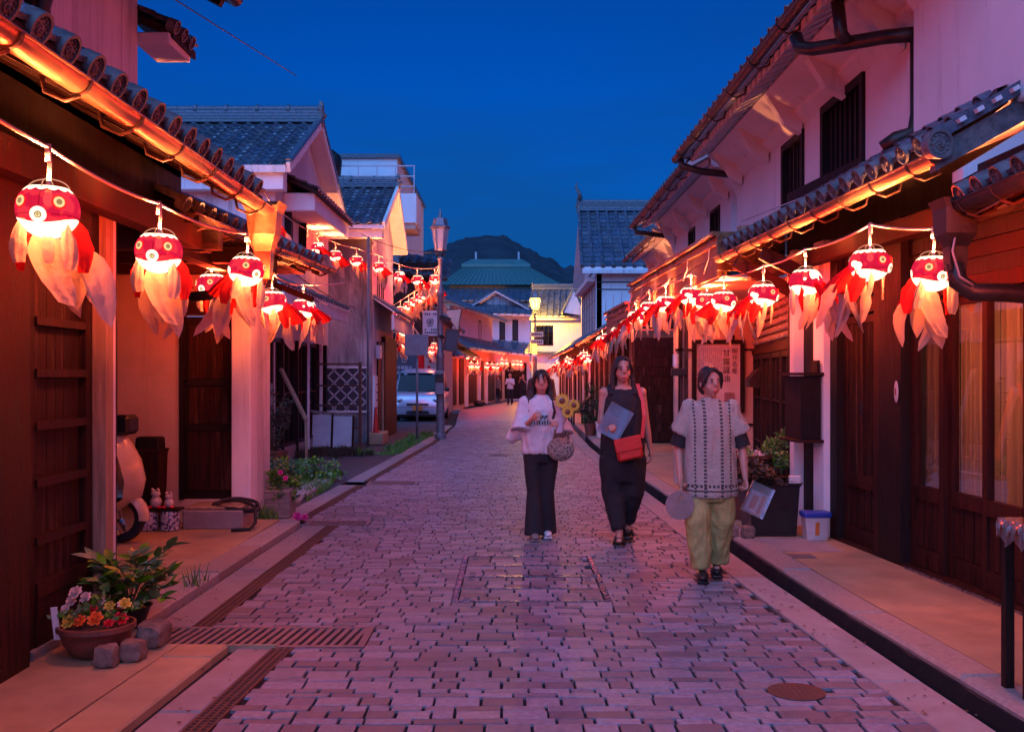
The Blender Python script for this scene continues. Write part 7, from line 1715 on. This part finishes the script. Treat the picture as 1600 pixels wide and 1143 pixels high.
# -- woman A, left
A_, S, hp3, rt, s, yw = person(gxv:=Vector((.27,9.5,0)), 4, 1.56, 'woman in white sweater and black flared trousers holding a sunflower bouquet',
    {-1:dict(elbow=(-.20,-.02,1.02),wrist=(-.10,-.20,1.14),curl=1.1,pn=(.6,.3,0)), 1:dict(elbow=(.19,-.04,1.00),wrist=(.14,-.24,1.07),curl=1.1,pn=(-.6,.3,0))},
    {-1:dict(knee=(-.075,-.05,.45),ankle=(-.075,-.10,.07),pitch=-6),1:dict(knee=(.055,-.03,.45),ankle=(.055,.03,.075))}, -4)
m = MB(); rings(m,[(0,-.005,.80*s,.178*s,.125*s),(0,-.005,.84*s,.185*s,.135*s),(0,-.01,.95*s,.178*s,.130*s),(0,-.012,1.1*s,.180*s,.130*s),(0,-.005,1.22*s,.182*s,.120*s),(0,.0,1.30*s,.165*s,.095*s),(0,.0,1.345*s,.085*s,.07*s),(0,.0,1.36*s,.066*s,.062*s)],40,.018,7)
for sx in (-1,1):
    sh2, el, wr = S[sx]; cap(m,sh2,sh2.lerp(el,.6),.062*s,.075*s); m.cyl(sh2.lerp(el,.5), el.lerp(wr,.25)+Vector((sx*.02,.0,-.03)), .07*s,.105*s,20)
m.cyl(S[-1][1]+Vector((.02,.02,.04)), S[-1][1]+Vector((-.10,.06,-.10)), .085*s,.05*s,16)
remesh(m,.0115*s,'sweater','white_cloth',A_,2,yaw=yw,disp=.022,dscale=14)
m = MB()
for i in range(7): m.bar((-.075+i*.024,-.148*s,1.08*s),(-.075+i*.024+.004*(i%2),-.148*s,1.08*s+.030+.01*(i%3)),.010,.006)
for i in range(6): m.bar((-.02+i*.012,-.142*s,1.13*s+.008*(i%3)),(-.01+i*.012,-.143*s,1.17*s),.012,.006)
attach(m,'printed_lettering','ink',A_,yw)
m = MB(); rings(m,[(0,0,.86*s,.150*s,.11*s),(0,.0,.80*s,.168*s,.120*s),(0,.005,.72*s,.160*s,.115*s)],30)
for sx in (-1,1):
    hip, kn, an = S[('l',sx)]; m.cyl(hip+Vector((0,0,-.02)),kn,.096*s,.066*s,22); m.cyl(kn,an+Vector((0,0,-.03)),.066*s,.098*s,22); m.ell(kn,(.067*s,)*3)
remesh(m,.0115*s,'trousers','black_cloth',A_,2,yaw=yw,disp=.006)
for sx in (-1,1):
    an = S[('l',sx)][2]; m = MB().ell(an+Vector((0,-.062*s,-.032*s)),(.044*s,.118*s,.036*s),su=16,sv=10); m.cbox(an.x-.042*s,an.x+.042*s,an.y-.165*s,an.y+.05*s,an.z-.070*s,an.z-.046*s,.01); attach(m,'shoe','white_plastic' if sx > 0 else 'shoe_grey',A_,yw) if 'shoe_grey' in M or not M.__setitem__('shoe_grey', pm('grey_shoe',(.22,.19,.17),(.15,.13,.12),8,.6,.1)) else None
m = MB(); hair_cap(m,hp3,rt,s)
for sx in (-1,1):
    pts = [hp3(sx*.070,.0,.02),hp3(sx*.088,.0,-.08),hp3(sx*.105,-.03,-.17),hp3(sx*.118,-.06,-.27),hp3(sx*.105,-.075,-.36)]
    for o_ in (-.014,0,.016): m.tube([p+Vector((o_,abs(o_)*1.5,0)) for p in pts],.03,10,r_fn=lambda u_: (.040-.026*u_)*s)
m.tube([hp3(0,.07,.0),hp3(0,.09,-.12),hp3(0,.09,-.28)],.07*s,12,r_fn=lambda u_: (.085-.03*u_)*s)
for x in (-.045,-.02,.01,.035): m.tube([hp3(x,-.045,.098),hp3(x*1.5,-.088,.062),hp3(x*1.7,-.094,.026)],.012*s,8)
remesh(m,.0095*s,'hair','hair',A_,2,yaw=yw,disp=.008,dscale=40)
B0 = Vector((.27,9.5,0))
t = thing('sunflower_bouquet', B0+Vector((.17,-.30,1.15)), 'sunflower bouquet wrapped in pale film in the left woman\'s hand', 'bouquet')
c = B0+Vector((.155,-.275,1.05))
MB().loft([[c+Vector((dx*k+r_*cos(a),r_*.8*sin(a)-.02*k,z)) for a in [2*pi*j/18 for j in range(18)]] for k,dx,r_,z in ((0,0,.03,-.06),(.4,.05,.032,.03),(1,.05,.085,.16),(1,.06,.115,.23))],False).build('wrap', M['plastic_film'], t, smooth=True)
for i,(x,z,r_) in enumerate(((.00,.23,.060),(.105,.19,.048),(.05,.13,.05))):
    cc = c+Vector((x+.02,-.115,z)); m = MB()
    for k in range(16):
        a = 2*pi*k/16; d = Vector((cos(a),0,sin(a))); e = Vector((-sin(a),0,cos(a))); m.add([cc+d*r_*.35,cc+d*r_*.8+e*r_*.18+Vector((0,-.008,0)),cc+d*r_*1.25,cc+d*r_*.8-e*r_*.18+Vector((0,-.008,0))],[(0,1,2,3)])
    f_ = m.build('sunflower', M['petal_yellow'], t); MB().ell(cc+Vector((0,-.004,0)),(r_*.42,.014,r_*.42),su=14,sv=8).build('flower_centre', M['terracotta'], f_, smooth=True)
foliage('foliage', t, c+Vector((.05,-.03,.17)), (.07,.05,.06), 90, .045, 'leaf', 61)
t = thing('knit_bag', B0+Vector((.17,-.12,.86)), 'speckled cream knitted bag hanging from the left woman\'s forearm', 'bag')
M['boucle'] = pm('speckled_knit', (.52,.44,.34), (.10,.08,.07), 55, .95, 1.0, 70, lo=.40, hi=.60)
cb = B0+Vector((.175,-.13,.83)); m = MB().ell(cb,(.125,.06,.11),su=22,sv=14); o = m.build('pouch', M['boucle'], t, smooth=True)
MB().tube([cb+Vector((-.07,0,.07)),cb+Vector((-.05,0,.17)),cb+Vector((.0,-.03,.215)),cb+Vector((.05,0,.17)),cb+Vector((.08,0,.07))],.011,8).build('handle', M['boucle'], t, smooth=True)
# -- woman B, middle
LB = Vector((1.0,9.25,0))
B_, S, hp3, rt, s, yw = person(LB, -6, 1.68, 'woman in sleeveless black top and wide black trousers with red shoulder bag',
    {-1:dict(elbow=(-.185,-.01,1.04),wrist=(-.12,-.20,1.02),curl=1.0,pn=(.3,.1,-.6)), 1:dict(elbow=(.20,.06,1.02),wrist=(.235,.08,.80),curl=.5,pn=(-1,0,0))},
    {-1:dict(knee=(-.065,.0,.45),ankle=(-.03,-.10,.08)),1:dict(knee=(.065,.02,.46),ankle=(.045,.12,.12),pitch=-25)}, 10)
m = MB(); rings(m,[(0,.0,.74*s,.185*s,.14*s),(0,0,.82*s,.190*s,.14*s),(0,-.005,.98*s,.180*s,.125*s),(0,-.01,1.14*s,.168*s,.122*s),(0,-.005,1.23*s,.160*s,.108*s),(0,.005,1.285*s,.135*s,.085*s),(0,.01,1.315*s,.118*s,.075*s)],40,.02,6)
for sx in (-1,1): m.tube([Vector((sx*.10,-.07,1.26))*s,Vector((sx*.105,0,1.335))*s,Vector((sx*.10,.07,1.27))*s],.032*s,10)
remesh(m,.0115*s,'top','black_cloth',B_,2,yaw=yw,disp=.010)
m = MB(); rings(m,[(0,0,.90*s,.15*s,.11*s),(0,0,.78*s,.185*s,.14*s),(0,.005,.64*s,.190*s,.145*s),(0,.01,.52*s,.165*s,.13*s)],34,.03,8)
for sx in (-1,1):
    hip, kn, an = S[('l',sx)]; m.cyl(hip+Vector((sx*.01,0,-.1)),kn+Vector((sx*.015,0,-.03)),.11*s,.105*s,22); m.ell(kn+Vector((sx*.015,0,-.03)),(.105*s,)*3); m.cyl(kn+Vector((sx*.015,0,-.03)),an+Vector((0,0,.04)),.105*s,.058*s,22)
remesh(m,.0115*s,'trousers','black_cloth',B_,2,yaw=yw,disp=.014,dscale=10)
for sx in (-1,1):
    an = S[('l',sx)][2]; m = MB().cbox(an.x-.045*s,an.x+.045*s,an.y-.17*s,an.y+.055*s,an.z-.095*s,an.z-.062*s,.012); attach(m,'sandal_sole','black',B_,yw)
    m = MB()
    for dy in (-.11,-.04): m.tube([(an.x-.046*s,an.y+dy*s,an.z-.07*s),(an.x-.03*s,an.y+dy*s,an.z-.018*s),(an.x+.03*s,an.y+dy*s,an.z-.018*s),(an.x+.046*s,an.y+dy*s,an.z-.07*s)],.013*s,8)
    attach(m,'sandal_strap','white_plastic' if dy > 0 else 'black',B_,yw)
m = MB(); hair_cap(m,hp3,rt,s)
for sx in (-1,1): m.tube([hp3(sx*.072,.0,.03),hp3(sx*.086,.0,-.06),hp3(sx*.088,-.01,-.14),hp3(sx*.082,-.02,-.20)],.03*s,10,r_fn=lambda u_: (.030-.016*u_)*s)
m.tube([hp3(0,.06,.0),hp3(0,.075,-.10),hp3(0,.07,-.17)],.07*s,12,r_fn=lambda u_: (.078-.02*u_)*s)
for x in (-.05,.045): m.tube([hp3(x*.3,-.055,.10),hp3(x*1.1,-.088,.058),hp3(x*1.5,-.078,.0)],.011*s,8)
remesh(m,.0095*s,'hair','hair',B_,2,yaw=yw,disp=.006,dscale=40)
t = thing('shoulder_bag', LB+Vector((.05,-.2,.85)), 'bright red leather shoulder bag on a long strap against black trousers', 'bag')
cb = LB+Vector((.03,-.205,.865)); rb = Matrix.Rotation(R(-12),3,'Y')
m = MB().cbox(-.115,.115,-.035,.035,-.105,.095,.02); m.v = [cb+rb@v for v in m.v]; m.build('pouch', M['red_leather'], t, smooth='auto')
m = MB().cbox(-.117,.117,-.045,-.036,-.02,.10,.004); m.v = [cb+rb@v for v in m.v]; m.build('flap', M['red_leather'], t, smooth='auto')
st_pts = [cb+Vector((.12,0,.09)),cb+Vector((.14,.02,.28)),LB+Vector((.165,-.125,1.28)),LB+Vector((.13,-.03,1.425)),LB+Vector((.08,.09,1.36)),LB+Vector((.0,.18,1.10))]
m = MB(); 
for a, b in zip(st_pts, st_pts[1:]): m.bar(a, b, .032, .006, up=(0,1,0.2))
m.build('strap', M['red_leather'], t)
t = thing('clear_folder', LB+Vector((-.1,-.28,1.1)), 'translucent folder with papers held across the middle woman\'s chest', 'folder')
rb = Matrix.Rotation(R(28),3,'Y')@Matrix.Rotation(R(18),3,'X'); cf = LB+Vector((-.10,-.285,1.10))
m = MB().box(-.11,.11,-.004,.004,-.15,.15); m.v = [cf+rb@v for v in m.v]; m.build('cover', film, t)
m = MB().box(-.09,.09,-.0015,.0015,-.13,.04); m.v = [cf+rb@v+Vector((0,.006,0)) for v in m.v]; m.build('paper', M['white_cloth'], t)
# -- woman C, right
LC = Vector((1.46,7.55,0))
C_, S, hp3, rt, s, yw = person(LC, -8, 1.57, 'woman in cream patterned crochet top and long olive trousers walking on the right',
    {-1:dict(elbow=(-.235,.02,1.00),wrist=(-.225,-.06,.78),curl=1.2,pn=(.8,-.3,0)), 1:dict(elbow=(.235,.0,1.00),wrist=(.255,-.06,.77),curl=1.2,pn=(-.8,-.3,0))},
    {-1:dict(knee=(-.085,-.06,.45),ankle=(-.06,-.04,.08)),1:dict(knee=(.075,.02,.45),ankle=(.05,.10,.10),pitch=-18)}, 26)
def crochet():
    t = NT('crochet_cream_black'); o = t.n('ShaderNodeTexCoord').outputs['Object']; sp = t.n('ShaderNodeSeparateXYZ',{0:o}); x,y,z = sp.outputs
    ax = t.math('ABSOLUTE', x)
    zig = t.math('ABSOLUTE', t.math('SUBTRACT', t.math('FRACT', t.math('MULTIPLY', z, 38.0)), .5)); zd = t.math('GREATER_THAN', zig, .20)
    def band(v, c_, w): return t.math('LESS_THAN', t.math('ABSOLUTE', t.math('SUBTRACT', v, c_)), w)
    b1 = t.math('MULTIPLY', band(ax,.060,.011), zd); b2 = t.math('MULTIPLY', band(ax,.128,.007), zd)
    hz = t.math('ABSOLUTE', t.math('SUBTRACT', t.math('FRACT', t.math('MULTIPLY', x, 34.0)), .5)); hd = t.math('GREATER_THAN', hz, .18)
    b3 = t.math('MULTIPLY', band(z,.70,.010), hd); b4 = band(z,.665,.006); b5 = band(ax,.285,.008)
    f = t.math('MAXIMUM', t.math('MAXIMUM', b1, b2), t.math('MAXIMUM', t.math('MAXIMUM', b3, b4), b5))
    nz = t.n('ShaderNodeTexNoise',{'Vector':o,'Scale':70,'Detail':3}).outputs['Fac']
    base = t.mix(nz,(.50,.38,.29,1),(.86,.70,.56,1)); col = t.mix(t.math('MULTIPLY',f,.88), base, (.03,.025,.025,1))
    w = t.n('ShaderNodeTexWave',{'Vector':o,'Scale':42,'Distortion':3},bands_direction='Z').outputs['Fac']
    bb = t.n('ShaderNodeBump',{'Height':t.math('ADD',w,nz),'Strength':.9,'Distance':.01}).outputs[0]
    p = t.n('ShaderNodeBsdfPrincipled',{'Base Color':col,'Roughness':.95,'Normal':bb}); t.t.links.new(p.outputs[0],t.out.inputs[0]); return t.m
M['crochet'] = crochet()
m = MB(); rings(m,[(0,-.005,.63*s,.196*s,.15*s),(0,-.005,.66*s,.203*s,.158*s),(0,-.005,.80*s,.198*s,.150*s),(0,-.01,1.0*s,.190*s,.14*s),(0,-.01,1.15*s,.184*s,.132*s),(0,-.005,1.23*s,.172*s,.115*s),(0,.0,1.295*s,.150*s,.088*s),(0,.0,1.33*s,.095*s,.07*s),(0,.0,1.365*s,.06*s,.055*s)],44,.02,8)
for sx in (-1,1):
    sh2, el, wr = S[sx]; sh2 = sh2+Vector((-sx*.006,0,.0)); cap(m,sh2+Vector((0,0,.006)),sh2.lerp(el,.35),.064*s,.064*s); m.cyl(sh2.lerp(el,.15), sh2.lerp(el,.66)+Vector((sx*.025,0,.0)), .060*s,.080*s,22)
remesh(m,.0115*s,'crochet_top','crochet',C_,2,yaw=yw,disp=.018)
for sx in (-1,1):
    sh2, el, wr = S[sx]; m = MB().cyl(sh2.lerp(el,.5), sh2.lerp(el,1.0)+Vector((0,0,.0)), .056*s,.066*s,20); attach(m,'undershirt_sleeve','black_cloth',C_,yw)
m = MB(); rings(m,[(0,0,.88*s,.15*s,.11*s),(0,0,.76*s,.172*s,.13*s),(0,0,.60*s,.172*s,.13*s)],44,.03,11)
for sx in (-1,1):
    hip, kn, an = S[('l',sx)]; m.cyl(hip+Vector((sx*.008,0,-.10)),kn+Vector((sx*.012,-.01,0)),.104*s,.092*s,24); m.ell(kn+Vector((sx*.012,-.01,0)),(.092*s,)*3); m.cyl(kn+Vector((sx*.012,-.01,0)),an+Vector((sx*.008,0,.02)),.092*s,.078*s,24)
remesh(m,.0115*s,'trousers','olive_cloth',C_,2,yaw=yw,disp=.024,dscale=14)
for sx in (-1,1):
    an = S[('l',sx)][2]; m = MB().ell(an+Vector((0,-.062*s,-.035*s)),(.046*s,.12*s,.038*s),su=16,sv=10); m.cbox(an.x-.044*s,an.x+.044*s,an.y-.165*s,an.y+.05*s,an.z-.078*s,an.z-.052*s,.01); attach(m,'shoe','black',C_,yw)
m = MB(); hair_cap(m,hp3,rt,s); m.ell(hp3(0,.11,.0),(.035*s,.04*s,.04*s))
for sx in (-1,1): m.tube([hp3(0,-.055,.102),hp3(sx*.05,-.080,.066),hp3(sx*.074,-.045,.01),hp3(sx*.078,-.015,-.05)],.013*s,8)
remesh(m,.0095*s,'hair','hair',C_,2,yaw=yw,disp=.004,dscale=40)
t = thing('round_fan', LC+Vector((-.28,-.15,.58)), 'pale translucent round paper fan in the right woman\'s lower hand', 'fan')
c = LC+Vector((-.245,-.14,.565)); MB().loft([[c+Vector((.105*cos(a),yy,.105*sin(a))) for a in [2*pi*j/30 for j in range(30)]] for yy in (-.002,.002)]).build('leaf', M['fin'], t)
m = MB().bar(c+Vector((0,0,-.0)),c+Vector((.02,.03,.22)),.014,.008)
for k in range(7): a = R(40+100*k/6); m.bar(c+Vector((.005,-.004,.09)),c+Vector((.10*cos(a+pi),-.004,.10*sin(a+pi))),.003)
m.build('handle', M['wood_pale'], t)
t = thing('gift_bag', LC+Vector((.31,-.15,.6)), 'clear bag with red and white printed packet in the right woman\'s hand', 'bag')
c = LC+Vector((.315,-.14,.60)); rb = Matrix.Rotation(R(24),3,'Y')
m = MB().box(-.085,.085,-.02,.02,-.11,.12); m.v = [c+rb@v for v in m.v]; m.build('film', film, t)
m = MB().box(-.065,.065,-.012,.012,-.095,.06); m.v = [c+rb@v for v in m.v]; pk = m.build('packet', M['white_cloth'], t)
m = MB().box(-.045,.0,-.016,-.0125,-.07,.03); m.box(.02,.045,-.016,-.0125,-.09,.05); m.v = [c+rb@v for v in m.v]; m.build('print', M['lips'], pk)
# -- far people
def far_person(loc, yaw, H, label, top, bottom, hair, arms, mt='hair'):
    t, S, hp3, rt, s, yw = person(loc, yaw, H, label, arms, {-1:dict(knee=(-.08,-.03,.45),ankle=(-.09,-.02,.075)),1:dict(knee=(.08,.02,.45),ankle=(.09,.05,.075))}, 0, vox=.012)
    m = MB(); rings(m,[(0,0,.80*s,.175*s,.12*s),(0,0,1.0*s,.16*s,.12*s),(0,0,1.2*s,.175*s,.115*s),(0,0,1.31*s,.15*s,.09*s),(0,0,1.35*s,.07*s,.06*s)],24)
    for sx in (-1,1): sh2, el, wr = S[sx]; cap(m,sh2,sh2.lerp(el,.8),.06*s,.055*s)
    remesh(m,.014,'top',top,t,2,yaw=yw,disp=.01)
    m = MB(); rings(m,[(0,0,.88*s,.15*s,.11*s),(0,0,.74*s,.165*s,.12*s)],24)
    for sx in (-1,1): hip, kn, an = S[('l',sx)]; m.cyl(hip,kn,.095*s,.07*s); m.cyl(kn,an,.07*s,.06*s); m.ell(kn,(.07*s,)*3)
    remesh(m,.014,'trousers',bottom,t,2,yaw=yw)
    m = MB(); hair_cap(m,hp3,rt,s); m.tube([hp3(0,.07,0),hp3(0,.08,-.14)],.07*s,10); remesh(m,.012,'hair',mt,t,1,yaw=yw)
    for sx in (-1,1): an = S[('l',sx)][2]; attach(MB().ell(an+Vector((0,-.05,-.035)),(.045,.12,.04),su=12,sv=8),'shoe','black',t,yw)
    return t
M['grey_cloth'] = pm('grey_cloth', (.20,.19,.18), (.13,.12,.12), 14, .9, .3, 60); M['blond_hair'] = pm('light_brown_hair', (.36,.24,.12), (.24,.15,.07), 20, .5, .3, 60)
dn = {-1:dict(elbow=(-.2,.02,1.0),wrist=(-.2,-.03,.78)),1:dict(elbow=(.2,.02,1.0),wrist=(.2,-.03,.78))}
upp = {-1:dict(elbow=(-.2,-.12,1.14),wrist=(-.06,-.28,1.36),curl=1.2),1:dict(elbow=(.2,-.12,1.14),wrist=(.06,-.28,1.36),curl=1.2)}
hold = {-1:dict(elbow=(-.22,-.04,1.02),wrist=(-.08,-.24,1.1),curl=1.2),1:dict(elbow=(.22,-.04,1.02),wrist=(.08,-.24,1.1),curl=1.2)}
far_person(Vector((-.86,59.0,0)), 20, 1.56, 'small far pedestrian in grey top, leftmost of the three far people', 'grey_cloth', 'black_cloth', None, dn)
far_person(Vector((-.10,54.0,0)), -15, 1.62, 'far pedestrian with light hair and white top, middle of the three', 'white_cloth', 'black_cloth', None, hold, 'blond_hair')
far_person(Vector((.62,56.0,0)), -25, 1.6, 'far pedestrian in dark clothes raising both hands, rightmost of the three', 'black_cloth', 'black_cloth', None, upp)
